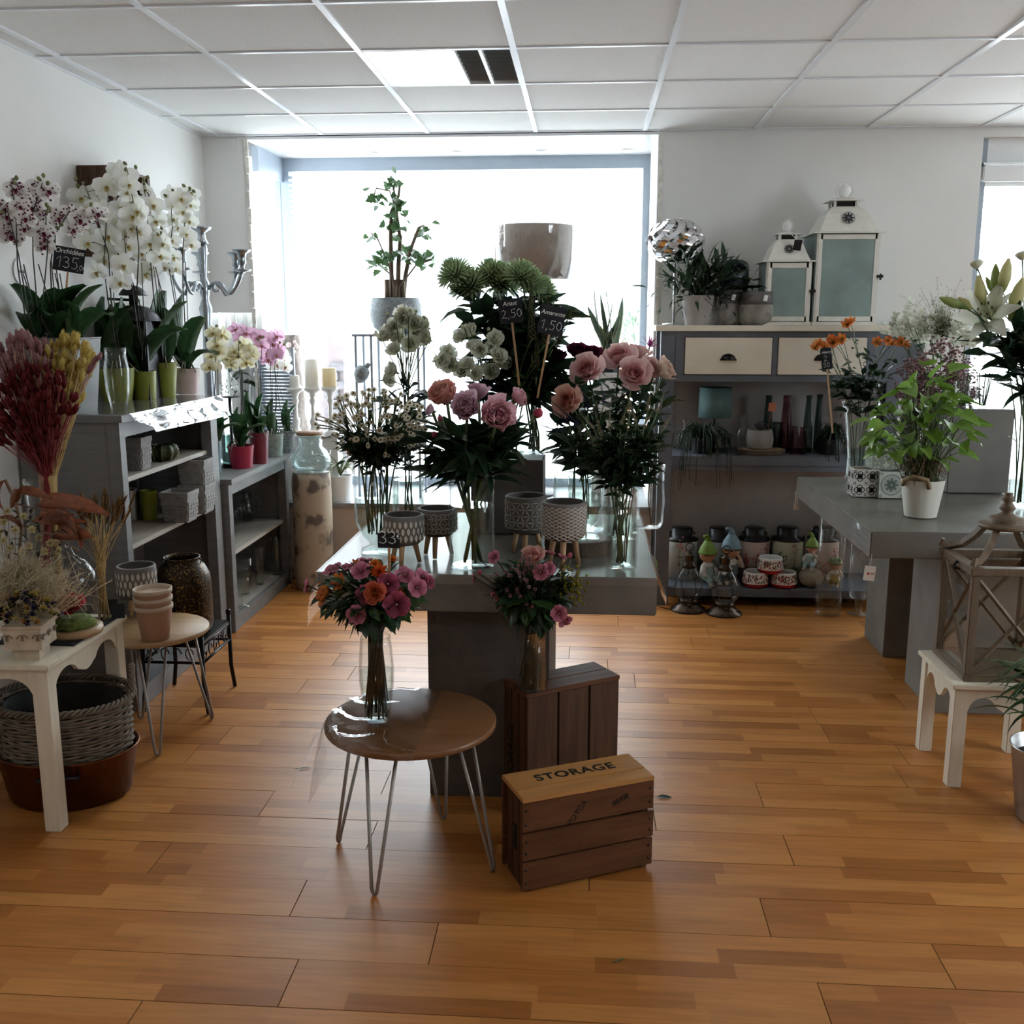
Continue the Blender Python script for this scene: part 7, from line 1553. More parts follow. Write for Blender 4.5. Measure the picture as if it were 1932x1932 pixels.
for k in range(4): a = k*1.6; tube(m, [(r_*.8*math.cos(a), r_*.8*math.sin(a), h*.9), (r_*1.25*math.cos(a), r_*1.25*math.sin(a), h*.95), (r_*1.15*math.cos(a), r_*1.15*math.sin(a), h*.6)], .004, 5)
m.build('aerial_root', 'root_grey', t)
def rhipsalis(label, x, y, Yc, sx, seed, n=170, trail=True):
    b = Vector((PY(x, y, Yc).x, Yc, MZ)); t = thing('trailing_cactus', label, 'plant', b); pot_part(t, .07, .085, 'dark_metal', .8); r = random.Random(seed); m = MB()
    for k in range(n):
        a = r.uniform(0, 6.28); R_ = sx*math.sqrt(r.random()); out = Vector((R_*math.cos(a), min(.12, R_*math.sin(a)*.9), 0)); front = out.y < -.02
        zt = r.uniform(.11, .17); drop = r.uniform(-.02, .06) if not (front and trail and r.random() < .35) else -r.uniform(.06, .18)
        if front and drop < 0 and b.y + out.y > 5.42: out.y = 5.425 - b.y - r.uniform(0, .02)
        tube(m, [(out.x*.15, out.y*.15, .075), (out.x*.55, out.y*.55, zt), (out.x*.95, out.y*.95, zt*.75), (out.x*1.05, out.y, max(drop, -.19) if drop < 0 else .02 + drop)], .0019, 4)
    tag(m.build('trailing_stems', 'leaf_dark', t), kind='stuff'); return t
rhipsalis('trailing cactus spilling over the dresser shelf below the aqua lamp', 1327, 840, 5.60, .165, 61)
t = rhipsalis('dark feathery plant at the end of the dresser shelf beside the green bottles', 1568, 840, 5.60, .09, 62, 130, False)
m = MB()
for k in range(3): p = PY(1330, 735, 5.62); tube(m, [PY(1335 - k*12, 815, 5.6) - Vector((0, 0, 0)), PY(1340, 775, 5.6), PY(1322, 728, 5.6)], .002, 4)
t = thing('succulent_pot', 'ribbed grey pot with a dark succulent on the wooden slice', 'pot', (PY(1432, 850, 5.58).x, 5.58, MZ+.029)); R_ = .074; h = .105
lathe(MB(), [(.001, 0), (R_*.75, 0)] + [(R_*(.82 + .18*math.sin(pi*(.15 + .75*k/14)))*(1 + (.02 if k % 2 else -.01)), h*(k+.5)/15) for k in range(15)] + [(R_*.9, h), (R_*.8, h), (R_*.7, h*.85), (.001, h*.85)], 28).build('pot', mat('ribbed_grey', (.22, .21, .20), .75, var=.1), t)
r = random.Random(66); SUC = leafmesh(.06, .035, 'oval', .7, .5, mat('succulent', (.07, .06, .075), .5), a0=.2)
for k in range(22): a = k*2.4; putm('leaf', SUC, t, aimx((math.cos(a), math.sin(a), .2 + k*.06), 0, (0, 0, h*.88 + k*.0012), 1 - k*.02))
tg = thing('orange_tag', 'small orange tag on a red stick in the succulent pot', 'tag', t.location + Vector((.045, .0, h*.85))); tube(MB(), [(0, 0, 0), (.01, 0, .12)], .0018, 5).build('stick', mat('red_stick', (.35, .08, .05), .6), tg); Box(-.02, .02, -.001, .001, 0, .045).build('card', mat('orange_card', (.50, .17, .09), .7), tg, (.014, 0, .115), rot=(0, .08, 0), smooth=False)
# figurines
def remesh(mb, vox):
    me = bpy.data.meshes.new('raw'); me.from_pydata(mb.v, [], mb.f); o = bpy.data.objects.new('raw', me); COL.objects.link(o); md = o.modifiers.new('r', 'REMESH'); md.mode = 'VOXEL'; md.voxel_size = vox
    sm = o.modifiers.new('s', 'SMOOTH'); sm.factor = .6; sm.iterations = 4
    dg = bpy.context.evaluated_depsgraph_get(); e = o.evaluated_get(dg); r = bpy.data.meshes.new_from_object(e); bpy.data.objects.remove(o); return r
def ball(mb, p, r, n=14): lathe(mb, [(r*math.sin(pi*k/8) if 0 < k < 8 else .0005, -r*math.cos(pi*k/8)) for k in range(9)], n, TR(*p))
def figurine(label, pos, H, hat, pose, cloth, rz):
    """H total height incl. hat; modelled for height 1"""
    t = thing('garden_figurine', label, 'figurine', pos, rz); m = MB(); s = H
    sit = pose != 'stand'; hz = .52 if not sit else .50
    ball(m, (0, 0, hz+.08), .155); lathe(m, [(.0005, .12), (.10, .13), (.14, .2), (.12, .38), (.07, .45), (.05, .5), (.0005, .52)], 14, TR(0, 0, 0 if not sit else -.03)); ball(m, (0, -.155, hz+.07), .022); 
    for q in (-1, 1):
        ball(m, (q*.15, 0, hz+.07), .032)
        if pose == 'stand': tube(m, [(q*.06, 0, .2), (q*.065, 0, .04)], [.06, .05], 10); tube(m, [(q*.065, .02, .025), (q*.07, -.08, .025)], [.04, .035], 10)
        else: tube(m, [(q*.07, 0, .16), (q*.10, -.17, .13), (q*.10, -.20, .06)], [.065, .055, .045], 10); tube(m, [(q*.10, -.18, .035), (q*.11, -.27, .04)], [.036, .034], 10)
        if q == 1 and pose != 'sit': tube(m, [(q*.10, 0, .38), (q*.19, -.06, .30), (q*.08, -.14, hz-.02)], [.045, .04, .032], 10)
        else: tube(m, [(q*.10, 0, .38), (q*.19, -.05, .27), (q*.15, -.13, .18)], [.045, .04, .032], 10)
    m.v = [(x*s, y*s, z*s) for x, y, z in m.v]; me = remesh(m, .0135*s*1.15)
    at = me.color_attributes.new('Col', 'FLOAT_COLOR', 'POINT'); cols = []
    for v in me.vertices:
        z = v.co.z/s; x = v.co.x/s; y = v.co.y/s
        cols += [*((.50, .28, .17) if z > hz-.06 else ((.55, .53, .48) if (abs(x) > .10 and z > .2) or z > .36 else (cloth if z > .07 else (.5, .42, .3)))), 1]
    at.data.foreach_set('color', cols); me.polygons.foreach_set('use_smooth', [True]*len(me.polygons)); me.materials.clear(); me.materials.append(mat('painted_resin', (1, 1, 1), .5, attr=True, var=.05, scale=60)); put('body', me, t)
    if hat:
        hm = mat('hat_%s' % ('green' if hat[0] < .15 and hat[2] < .1 else 'blue'), hat, .55, var=.12, scale=40); hmesh = MB()
        lathe(hmesh, [(.165, hz+.09), (.172, hz+.105), (.165, hz+.13), (.14, hz+.21), (.09, hz+.29), (.055, hz+.34)], 18); tube(hmesh, [(0, 0, hz+.32), (-.01, 0, hz+.39), (-.04, .0, hz+.43), (-.07, 0, hz+.43)], [.06, .045, .035, .03], 10); ball(hmesh, (-.085, 0, hz+.425), .035, 10)
        hmesh.v = [(x*s, y*s, z*s) for x, y, z in hmesh.v]; hmesh.build('pointed_hat', hm, t)
    for q in (-1, 1): e = MB(); ball(e, (q*.055*s, -.142*s, (hz+.10)*s), .017*s, 8); e.build('eye', 'ink', t)
    fr_ = MB()
    for k in range(7): a = -2.6 + k*.35; ball(fr_, (.15*s*math.cos(a), .145*s*math.sin(a), (hz+.095)*s), .03*s, 7)
    fr_.build('fringe', mat('hair_brown', (.11, .06, .03), .7), t)
    return t
FB = .101
figurine('garden figurine in a lime green pointed hat sitting beside the dresser post', (PY(1334, 1080, 5.53).x, 5.54, FB), .30, (.14, .24, .03), 'sit', (.22, .32, .30), .7)
figurine('garden figurine in a slate blue pointed hat standing with a hand at its chin', (PY(1378, 1080, 5.55).x, 5.555, FB), .335, (.13, .22, .27), 'stand', (.10, .15, .18), .3)
p = Vector((PY(1530, 1090, 5.53).x, 5.535, FB)); t = thing('stone_ball', 'round stone ball under the seated green-hatted figurine', 'ball', p); lathe(MB(), [(.001, 0), (.03, .002), (.058, .025), (.066, .055), (.058, .085), (.035, .102), (.001, .104)], 24, Matrix.Diagonal((1.05, 1, .95, 1))).build('ball_body', mat('ball_stone', (.27, .24, .18), .7, var=.1), t)
figurine('garden figurine in a lime green pointed hat sitting on a stone ball', p + Vector((0, .01, .0975)), .215, (.14, .24, .03), 'perch', (.25, .36, .36), -.6)
t = figurine('small frog-like figurine in a white shirt standing behind the tall glass cylinder', (PY(1575, 1095, 5.52).x, 5.53, FB), .22, None, 'stand', (.40, .28, .05), -.2)
m = MB()
for q in (-1, 1): ball(m, (q*.02, -.02, .22*.72), .011)
m.build('frog_eyes', mat('frog_green', (.12, .22, .10), .5), t); lathe(MB(), [(.036, .22*.6), (.037, .22*.66), (.028, .22*.74), (.001, .22*.76)], 16).build('green_cap', 'frog_green', t)
# ------------------------------------------------------------------ display table with the lilies
TZ = RT + .006
f1 = Vector((PY(1617, 880, 4.93).x, 4.93, TZ)); hf = PY(1617, 758, 4.93).z - TZ
vase('flared_vase', 'tall flared clear glass vase holding the orange alstroemeria', f1, [(.055, 0), (.050, .015), (.047, .10), (.055, hf*.5), (.07, hf*.8), (.088, hf)], water=hf*.38)
AH = [[(1605, 606), (1598, 612)], [(1572, 646), (1588, 640)], [(1545, 648), (1538, 655)], [(1556, 655), (1565, 640)], [(1676, 643), (1683, 648)], [(1700, 645), (1708, 650)], [(1655, 645)]]
rr = random.Random(71); ALB = bud_mesh((.14, .14, .05), (.46, .10, .04), 1.5, .4)
for k, hs in enumerate(AH):
    hd = [(PY(x, y, 4.88 + rr.uniform(-.06, .06)), face(PY(x, y, 4.88), rr, .6, .5), AL[rr.randrange(2)] if j < 2 else ALB, rr.uniform(.030, .040)) for j, (x, y) in enumerate(hs)] + [(PY(hs[0][0] + rr.uniform(-14, 14), hs[0][1] + rr.uniform(-12, 4), 4.9), (rr.uniform(-.4, .4), -.2, 1), ALB, .016)]
    spray('alstroemeria', ('tallest orange alstroemeria stem in the flared vase', 'orange alstroemeria stem with the widest open bloom', 'orange alstroemeria stem reaching furthest over the dresser drawer', 'orange alstroemeria stem with half-open blooms', 'orange alstroemeria stem in front of the waxflower', 'orange alstroemeria stem mixed into the white bellflowers', 'red alstroemeria stem between the vases')[k], 'alstroemeria', f1 + Vector((.02*math.cos(k), .02*math.sin(k), .012)), hd, sr=.0025, kind='dark', nleaf=13, lsize=.075, seed=500+k, via=f1 + Vector((.045*math.cos(k*.9), .045*math.sin(k*.9), hf)), llo=.5, mass=(22, .055, .06, .5, .95))
def ds(m, t): lettering(t, 'Alstro', .016, 'chalk', (0, -.0032, .075), (pi/2, 0, 0), .2); chalk(m, '2', -.012, .04, .025, .0008); chalk(m, '50', -.016, .012, .02, .0007)
sign('small black chalkboard on a long stake in the alstroemeria vase', PY(1561, 697, 4.82), .05, .10, (0, -.14, 0), .30, ds)
# patterned tile planters
def tile_box(label, x0, x1, yt, yb, Yf, z, base_c, ink_c, style):
    a, b = PY(x0, yb, Yf).x, PY(x1, yb, Yf).x; s = (b - a); t = thing('tile_planter', label, 'planter', ((a+b)/2, Yf + s/2, z)); h = PY(x0, yt, Yf).z - z; q = s/2
    bm_ = mat('tile_' + style, base_c, .35, var=.03)
    m = MB()
    for bb in ((-q, q, -q, -q+.006), (-q, q, q-.006, q), (-q, -q+.006, -q+.006, q-.006), (q-.006, q, -q+.006, q-.006)): box(m, *bb, 0, h)
    box(m, -q+.006, q-.006, -q+.006, q-.006, 0, .006); m.build('body', bm_, t, smooth=False)
    pm_ = mat('ink_' + style, ink_c, .5, var=.05); m = MB()
    def ring(cx, cz, R_, w, n=20): m.add([(cx + rr_*math.cos(2*pi*i/n), 0, cz + rr_*math.sin(2*pi*i/n)) for rr_ in (R_-w, R_+w) for i in range(n)], [(i, (i+1) % n, n+(i+1) % n, n+i) for i in range(n)])
    def petals(cx, cz, R_, n, w, o=0.):
        for i in range(n): a_ = o + 2*pi*i/n; patch(m, R_, R_*w, 'leaf', 0, 0, TR(cx, 0, cz) @ RX(pi/2) @ RZ(a_) @ TR(R_*.12, 0, 0), 2, 3)
    if style == 'black':
        for i in range(2):
            for j in range(2):
                cx, cz = -q/2 + i*q, h*.25 + j*h*.5
                for e in range(4): a_ = e*pi/2; ring(cx + .011*math.cos(a_), cz + .011*math.sin(a_), .0105, .0018, 14)
                petals(cx, cz, .013, 8, .4)
        for i in range(3):
            for j in range(3): petals(-q*.92 + i*q*.92, h*.08 + j*h*.42, .008, 4, .5, pi/4)
    elif style == 'round':
        ring(0, h/2, q*.86, .0018, 36); ring(0, h/2, q*.76, .0008, 36); petals(0, h/2, q*.62, 8, .28); petals(0, h/2, q*.4, 8, .3, pi/8)
        for i in range(8): a_ = i*pi/4 + pi/8; ring(q*.52*math.cos(a_), h/2 + q*.52*math.sin(a_), q*.11, .001, 10)
        for i in (-1, 1):
            for j in (-1, 1): petals(i*q*.85, h/2 + j*h*.42, .009, 5, .4)
    else:
        for i in range(3):
            for j in range(3):
                cx, cz = -q*.66 + i*q*.66, h*.17 + j*h*.33; petals(cx, cz, .015, 4, .5, 0 if (i+j) % 2 else pi/4); petals(cx, cz, .009, 4, .4, pi/4)
    for (n, M_) in (('printed_motif', TR(0, -q-.0006, 0)), ('printed_motif', TR(-q-.0006, 0, 0) @ RZ(-pi/2))):
        mm = MB(); mm.v = [tuple(M_ @ Vector(p)) for p in m.v]; mm.f = m.f; tag(mm.build(n, pm_, t, smooth=False), kind='stuff')
    return t, h
_, hB = tile_box('white cube planter with black quatrefoil tile print', 1609, 1655, 886, 938, 4.40, TZ, (.62, .60, .55), (.02, .017, .015), 'black')
tile_box('white cube planter with a round grey-green tile print', 1657, 1703, 890, 943, 4.37, TZ, (.58, .60, .54), (.15, .19, .16), 'round')
tile_box('sage cube planter with pale star tile print stacked on the two white cubes', 1645, 1697, 838, 889, 4.41, TZ + hB + .001, (.26, .29, .24), (.55, .57, .48), 'star')
# white bucket with syngonium
c, r_, h = fit(1700, 1783, 903, 978, TZ, .7); t = thing('arrowhead_plant', 'bright green arrowhead plant in a whitewashed metal bucket with rope handle', 'plant', c)
m = MB(); n = 36; v = []; f = []
prof = [(.72, 0), (.99, h), (.97, h), (.70, .01)]
for (a, z) in prof:
    for i in range(n): q = 2*pi*i/n; R_ = r_*a*(1 + .012*math.cos(q*12)); v.append((R_*math.cos(q), R_*math.sin(q), z))
for k in range(3):
    for i in range(n): j = (i+1) % n; f.append((k*n+i, k*n+j, (k+1)*n+j, (k+1)*n+i))
f += [tuple(range(n-1, -1, -1)), tuple(3*n+i for i in range(n))]; m.add(v, f).build('bucket', mat('whitewash', (.66, .64, .57), .6, col2=(.30, .22, .15), scale=9, thresh=(.66, .74), stretch=(3, 3, .6)), t, smooth='auto')
lathe(MB(), [(.001, h*.9), (r_*.93, h*.9)], 20).build('soil', 'soil', t)
tube(MB(), [(-r_*.98, -.02, h*.86), (-r_*1.02, -.045, h*1.0), (-r_*.7, -r_*.85, h*1.12), (-r_*.15, -r_*1.08, h*1.05), (-r_*.02, -r_*1.02, h*.82)], .009, 8).build('rope_handle', mat('rope', (.22, .16, .09), .9, var=.3, scale=80, bump=.8), t)
rr = random.Random(81); m = MB(); m2 = MB()
for k in range(120):
    if k < 9: x, y = ((1752, 690), (1790, 700), (1690, 745), (1712, 735), (1780, 735), (1755, 715), (1670, 800), (1830, 790), (1660, 848))[k]
    else:
        while True:
            x, y = rr.uniform(1640, 1838), rr.uniform(722, 868)
            if ((x-1738)/100)**2 + ((y-800)/80)**2 < 1: break
    p = PY(x, y, c.y + rr.uniform(-.16, .12)) - c; b = Vector((rr.gauss(0, .025), rr.gauss(0, .025), h*.9)); d = Vector((p.x, p.y - .05, .15*(p.z - .2))).normalized()
    sz = rr.uniform(.055, .09) if k > 5 else rr.uniform(.08, .11); putm('leaf', LV['bright'][rr.randrange(3)], t, aimx(d + Vector((rr.uniform(-.7, .7), rr.uniform(-.9, .3), rr.uniform(-.7, .1))), rr.uniform(-.7, .7), p, sz)); tube(m, arc(b, p, (0, 0, .02), 5), .0016, 4)
m.build('leaf_stalks', 'stem_green', t)
for k in range(60): a = rr.uniform(0, 6.28); tube(m2, [(rr.gauss(0, .02), rr.gauss(0, .02), h*.88), (.05*math.cos(a), .05*math.sin(a), h + rr.uniform(.03, .09)), (.09*math.cos(a), .09*math.sin(a), h + rr.uniform(.0, .12))], .0016, 4)
tag(m2.build('dry_roots', 'twig', t), kind='stuff')
# cement block
pb = Vector((1.735, 4.66, TZ)); hbk = PY(1840, 773, 4.53).z - TZ; t = thing('display_block', 'grey cement block on the lily table beside the arrowhead plant', 'plinth', pb); Box(-.128, .135, -.13, .13, 0, hbk).build('block', 'concrete', t, bevel=.004); Box(-.132, .139, -.134, .134, hbk, hbk+.004).build('foil_cover', 'shiny_film', t, smooth=False)
for (dx, lb) in ((-.06, 'small glass tumbler of green stems on the cement block beside the waxflower'), (.03, 'small glass tumbler of green stems on the cement block beside the lilies')):
    p = pb + Vector((dx, -.03, hbk+.005)); tt = vase('glass_tumbler', lb, p, [(.028, 0), (.03, .01), (.034, .11)], water=.06, cat='glass'); m = MB()
    for k in range(9): a = k*2.4; tube(m, [(.012*math.cos(a), .012*math.sin(a), .006), (.03*math.cos(a+.4), .02*math.sin(a), .15)], .002, 4)
    m.build('cut_stems', 'stem_green', tt)
# waxflower and bellflowers behind
w1_ = Vector((1.50, 4.80, TZ)); vase('cylinder_vase', 'clear glass cylinder holding dusty pink waxflower', w1_, [(.05, 0), (.052, .01), (.052, .12), (.052, .22)], water=.13)
CLU = MB(); r5 = random.Random(4)
for k in range(26): lathe(CLU, [(.03, -.08), (.14, 0), (.17, .06), (.05, .08)], 6, TR(r5.gauss(0, .42), r5.gauss(0, .42), r5.gauss(0, .3)), J(r5, (.36, .20, .21) if k % 3 else (.52, .38, .37), .25))
CLM = CLU.mesh('blossom_cluster', 'petal')
rr = random.Random(83)
for k in range(9):
    hd = []
    for j in range(7):
        while True:
            x, y = rr.uniform(1690, 1840), rr.uniform(640, 800)
            if ((x-1765)/75)**2 + ((y-720)/75)**2 < 1: break
        p = PY(x, y, 4.80 + rr.uniform(-.10, .08)); hd.append((p, (0, -.3, 1), CLM, rr.uniform(.036, .052)))
    spray('waxflower', 'dusty pink waxflower branch behind the arrowhead plant', 'waxflower', w1_ + Vector((.02*math.cos(k), .02*math.sin(k), .012)), hd, 'waxflower branches on the lily table', sm='stem_brown', sr=.0022, kind='olive', nleaf=10, lsize=.035, seed=520+k, via=w1_ + Vector((.04*math.cos(k*.7), .04*math.sin(k*.7), .24)), llo=.5, mass=(30, .03, .07, .5, 1.0))
w2_ = Vector((1.70, 4.90, TZ)); vase('cylinder_vase', 'clear glass cylinder behind the cement block holding white bellflowers', w2_, [(.05, 0), (.052, .01), (.052, .12), (.052, .26)], water=.15)
BF = MB(); r5 = random.Random(5)
for k in range(9):
    M_ = TR(r5.gauss(0, .6), r5.gauss(0, .5), r5.gauss(0, .5)) @ RX(r5.uniform(-.8, .8))
    for q in range(5): patch(BF, .55, .42, 'oval', .3, .2, M_ @ RZ(q*1.257) @ TR(.08, 0, 0), 2, 3, 0, (.60, .62, .48), (.80, .80, .74), .4)
BFM = BF.mesh('blossom_cluster', 'petal')
for k in range(7):
    hd = [(PY(1690 + 22*k + rr.uniform(-8, 8), rr.uniform(588, 650), 4.95 + rr.uniform(-.05, .05)), (rr.uniform(-.2, .2), -.5, 1), BFM, rr.uniform(.032, .044)) for j in range(4)]
    spray('bellflower', 'leafy stem of small white bellflowers behind the waxflower', 'bellflower', w2_ + Vector((.02*math.cos(k), .02*math.sin(k), .012)), hd, 'white bellflower stems on the lily table', kind='mid', sr=.0022, nleaf=12, lsize=.06, seed=540+k, via=w2_ + Vector((.04*math.cos(k*.9), .04*math.sin(k*.9), .28)), llo=.5, mass=(26, .05, .06, .6, 1.0))
t = thing('panicle_grass', 'airy fine green panicle grass above the bellflowers', 'grass', w2_ + Vector((0, .015, .012))); m = MB(); T0 = t.location
for k in range(120):
    e = PY(rr.gauss(1778, 32), rr.gauss(585, 22), 4.95 + rr.uniform(-.06, .06)) - T0; b = PY(1775, 640, 4.93) - T0; tube(m, [b, b.lerp(e, .6) + Vector((0, 0, .02)), e], .0006, 3, cap=False)
    for q in range(5): z = b.lerp(e, .5 + .12*q) + Vector((rr.gauss(0, .012), rr.gauss(0, .01), rr.gauss(0, .01))); lathe(m, [(.0004, -.004), (.0016, 0), (.0004, .004)], 4, TR(*z))
for k in range(8): tube(m, [(0, 0, 0), PY(1775, 640, 4.93) - T0], .0012, 4)
tag(m.build('panicles', 'leaf_olive', t), kind='stuff')
# lilies
l1 = Vector((PY(1934, 900, 4.20).x, 4.20, TZ)); hl_ = PY(1934, 722, 4.20).z - TZ; vase('cylinder_vase', 'tall clear glass cylinder with ribbed stems holding the white lilies', l1, [(.058, 0), (.06, .01), (.06, hl_*.5), (.06, hl_)], water=hl_*.62)
LIL = lily_mesh(); LBD = bud_mesh((.28, .34, .12), (.62, .60, .34), 1.0, .16); LBG = bud_mesh((.16, .24, .07), (.34, .40, .16), 1.0, .15)
for k, (heads) in enumerate(([(1862, 592, LIL, .15, (-.35, -.6, .25)), (1850, 555, LBD, .15, (-.25, -.1, 1)), (1828, 578, LBD, .12, (-.8, -.2, .6)), (1800, 572, LBG, .13, (-1, -.2, .35))], [(1895, 525, LBD, .15, (.1, -.1, 1)), (1878, 530, LBG, .13, (-.1, -.1, 1)), (1868, 540, LBG, .08, (-.5, 0, 1))], [(1917, 565, LBD, .17, (.15, -.2, 1)), (1880, 575, LIL, .085, (.2, .5, .5)), (1928, 600, LBD, .1, (.5, -.3, 1))], [(1945, 640, LIL, .09, (.6, -.5, .3)), (1840, 640, LBD, .06, (-1, -.2, 0))])):
    hd = [(PY(x, y, 4.18 + .04*(j % 3 - 1)), Vector(d).normalized(), me, s) for j, (x, y, me, s, d) in enumerate(heads)]
    spray('lily', ('white lily stem with a wide open bloom and long buds', 'lily stem with closed pale green upright buds', 'lily stem with the largest cream bud', 'lily stem with a half-hidden bloom among dark leaves')[k], 'lily', l1 + Vector((.02*math.cos(k*1.6), .02*math.sin(k*1.6), .012)), hd, sr=.0045, kind='lance', nleaf=16, lsize=.15, seed=560+k, via=l1 + Vector((-.03 + .02*k, .02*math.sin(k), hl_ + .05)), llo=.5, ltop=.98, mass=(20, .14, .07, .5, .9))
CAR = peony_mesh((.78, .76, .58), (.74, .74, .58), (.82, .80, .66), 571)
for k, (x, y, lb) in enumerate(((1843, 503, 'cream carnation in front of the white wall edge'), (1929, 487, 'cream carnation high above the lily buds'))): p = PY(x, y, 4.3); spray('carnation', lb, 'carnation', l1 + Vector((-.02, .03, .012)), [(p, Vector((-.2, -.2, 1)).normalized(), CAR, .036)], kind='olive', nleaf=4, lsize=.08, seed=580+k, via=l1 + Vector((-.02, .02, hl_)))
# glass vessels under the table, hang tag
b = PZ(1565, 1163, 0); vase('cylinder_vase', 'tall empty glass cylinder standing on the floor beside the dresser shelf', (PY(1565, 1100, 5.33).x, 5.33, 0), [(.068, 0), (.07, .02), (.07, .3), (.072, PY(1565, 948, 5.33).z)], thick=.006)
b = PZ(1618, 1160, 0); vase('footed_vase', 'tall footed glass on the floor under the lily table', (PY(1622, 1100, 5.34).x, 5.34, 0), [(.06, 0), (.055, .008), (.02, .016), (.02, .075), (.05, .1), (.058, .2), (.06, .42)])
p = PY(1643, 1068, 3.66); t = thing('hang_tag', 'small white tag with red print on a string below the lily table edge', 'tag', p); tg_ = Box(-.020, .020, -.001, .001, -.055, 0).build('card', 'white_ceramic', t, rot=(0, .1, 0), smooth=False); tube(MB(), [(0, 0, -.002), (.001, .0, .045)], .0008, 4).build('string', 'string', t); Box(-.012, -.004, -.0016, -.001, -.032, -.024).build('red_mark', 'red_glaze', t, smooth=False); Box(-.001, .013, -.0016, -.001, -.031, -.026).build('red_mark', mat('pale_red', (.5, .2, .17), .6), t, smooth=False)
# wooden lantern on the stool
LX, LY_ = 1.43, 3.455; q = .138; t = thing('wooden_lantern', 'large weathered wooden lantern with crossed bars and a curved crown', 'lantern', (LX, LY_, RSZ)); hl2 = PY(1845, 1072, 3.33).z - RSZ
LW = 'lantern_wood'
Box(-q-.018, q+.018, -q-.018, q+.018, 0, .022).build('base_board', LW, t, bevel=.003)
for x in (-q, q):
    for y in (-q, q): Box(x-.013, x+.013, y-.013, y+.013, .022, hl2-.02).build('corner_post', LW, t, bevel=.002)
for s in (-1, 1):
    Box(-q-.022, q+.022, s*q-.02, s*q+.02, hl2-.02, hl2+.006).build('top_rail', LW, t, bevel=.003); Box(s*q-.02, s*q+.02, -q+.02, q-.02, hl2-.02, hl2+.006).build('top_rail', LW, t, bevel=.003)
    Box(-q, q, s*q-.002, s*q+.002, .022, hl2-.02).build('pane', 'clear_glass', t, smooth=False); Box(s*q-.002, s*q+.002, -q, q, .022, hl2-.02).build('pane', 'clear_glass', t, smooth=False)
    for d in (-1, 1):
        tube(MB(), [(-q*d, s*(q+.006), .03), (q*d, s*(q+.006), hl2-.025)], .0075, 4).build('cross_bar', LW, t, smooth=False); tube(MB(), [(s*(q+.006), -q*d, .03), (s*(q+.006), q*d, hl2-.025)], .0075, 4).build('cross_bar', LW, t, smooth=False)
zt_ = PY(1885, 993, LY_).z - RSZ; ze = PY(1885, 930, LY_).z - RSZ
for sx in (-1, 1):
    for sy in (-1, 1):
        pts = [(sx*q*1.08, sy*q*1.08, hl2+.04), (sx*q*1.12, sy*q*1.12, hl2+.018), (sx*q*.98, sy*q*.98, hl2+.016), (sx*q*.72, sy*q*.72, hl2+.035), (sx*q*.5, sy*q*.5, hl2+.075), (sx*q*.34, sy*q*.34, zt_)]
        tube(MB(), pts, [.008, .012, .0135, .0145, .0145, .0145], 4).build('crown_arm', LW, t, smooth=False)
lathe(MB(), [(.001, zt_-.004), (.085, zt_-.004), (.09, zt_+.004), (.085, zt_+.012), (.055, zt_+.016), (.058, zt_+.024), (.05, zt_+.034), (.03, zt_+.04), (.016, zt_+.05), (.026, zt_+.062), (.02, zt_+.075), (.013, zt_+.082), (.022, zt_+.093), (.014, zt_+.105), (.012, ze-.006), (.015, ze), (.001, ze+.002)], 24).build('finial', LW, t)
ht = MB(); 
for k in range(6): ball(ht, (.012*math.cos(k), -.004, .012*math.sin(k)), .006, 7)
ht.build('star_latch', 'black_metal', t, (-q-.022, -.03, hl2-.012))
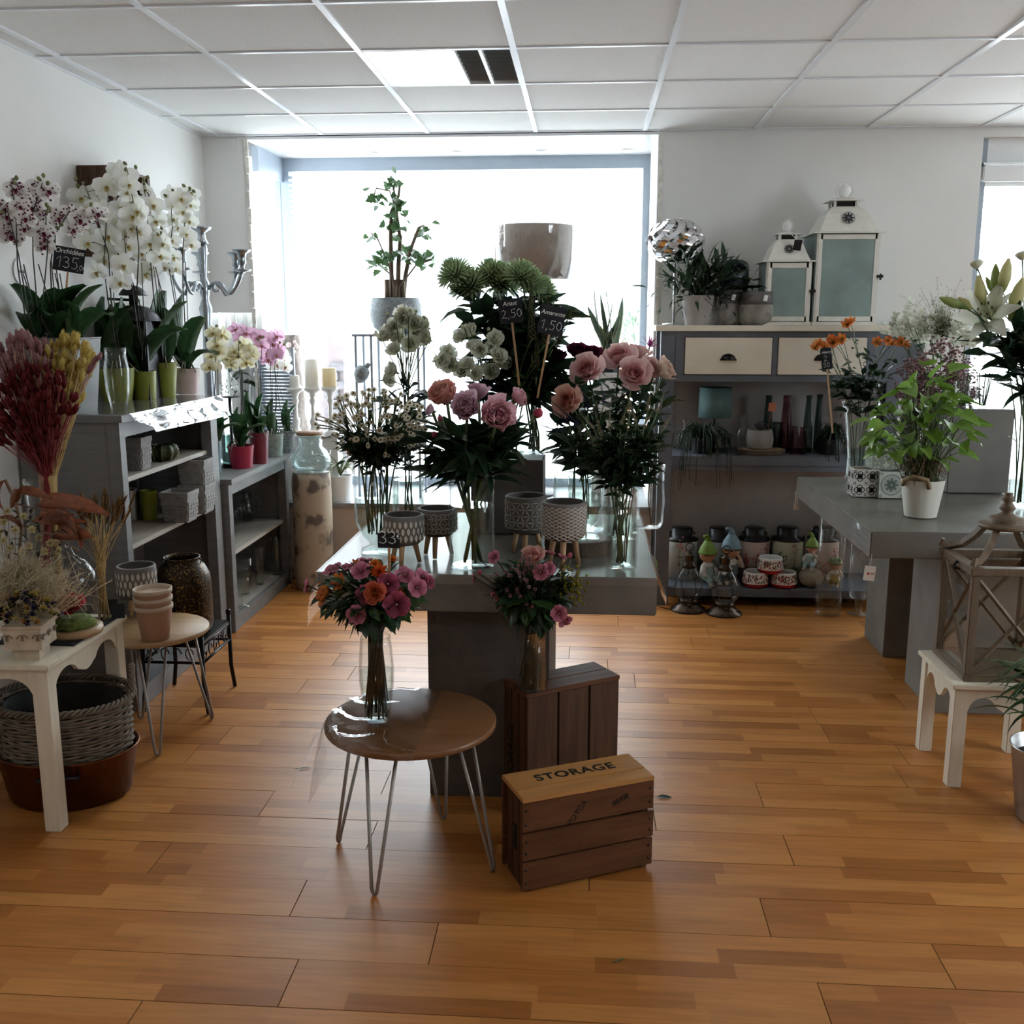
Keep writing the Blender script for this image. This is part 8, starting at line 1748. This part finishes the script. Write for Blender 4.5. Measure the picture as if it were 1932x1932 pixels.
# zinc bucket with dracaena
bc = Vector((1.475, 3.07, 0)); hb_ = PY(1895, 1405, 3.07).z; t = thing('bucket_plant', 'striped arching dracaena in a galvanised bucket beside the cream stool', 'plant', bc)
shell([(.082, 0), (.084, .01), (.088, .02), (.118, hb_-.008), (.122, hb_-.004), (.122, hb_)], 36, .003).build('bucket', mat('galvanised', (.45, .45, .45), .3, metal=.9, var=.2, scale=6), t); lathe(MB(), [(.001, hb_*.82), (.108, hb_*.82)], 20).build('soil', 'soil', t)
DL = [leafmesh(1, .085, 'lance', cv, .4, 'snake', a0=a, rim=(.20, .26, .06), c=(.025, .07, .02)) for cv, a in ((-1.5, 1.0), (-2.0, 1.2), (-1.1, .9), (-2.4, 1.35))]; rr = random.Random(91)
m = MB(); tube(m, [(0, 0, hb_*.8), (0, 0, hb_+.20)], .012, 8); m.build('cane', 'stem_brown', t)
for k in range(46): a = rr.uniform(0, 6.28) if k > 16 else rr.uniform(2.4, 4.4); z = hb_ + rr.uniform(-.02, .19); putm('leaf', DL[rr.randrange(4)], t, aimx((math.cos(a), math.sin(a), .15), rr.uniform(-.3, .3), (0, 0, z), rr.uniform(.22, .36)))
# fallen leaves on the floor
for (x, y, kind, sz, a, lb) in ((560, 1450, 'olive', .05, .2, 'pale green leaf fallen on the floor beside the round oak table'), (1240, 1503, 'dark', .05, 0, 'dark green leaf fallen on the floor beside the low crate'), (1160, 1815, 'olive', .035, .6, 'tiny green leaf scrap lying alone on the open floor'), (262, 1345, 'olive', .05, .4, 'small yellow-green leaf fallen under the oak side table')):
    p = PZ(x, y, .004); t = thing('fallen_leaf', lb, 'leaf', p); putm('blade', LV[kind][0], t, RZ(a) @ RX(.15) @ Matrix.Diagonal((sz, sz, sz*.35, 1))); tube(MB(), [(-.008, 0, .001), (.004, 0, .001)], .0008, 4).build('stalk', 'stem_green', t)
# cable by the dresser
t = thing('power_cable', 'thin black cable hanging down beside the dresser post', 'cable', (.35, 5.40, 0)); pts = [(0, .0, .95), (.01, .0, .8), (.0, 0, .6), (.03, 0, .4), (.02, -.01, .2), (.05, -.02, .02), (.12, -.05, .006), (.2, .0, .006)]; tube(MB(), pts, .003, 6).build('cord', 'black_metal', t); Box(-.02, .02, -.015, .015, .94, 1.0).build('plug', 'black_metal', t, bevel=.003)
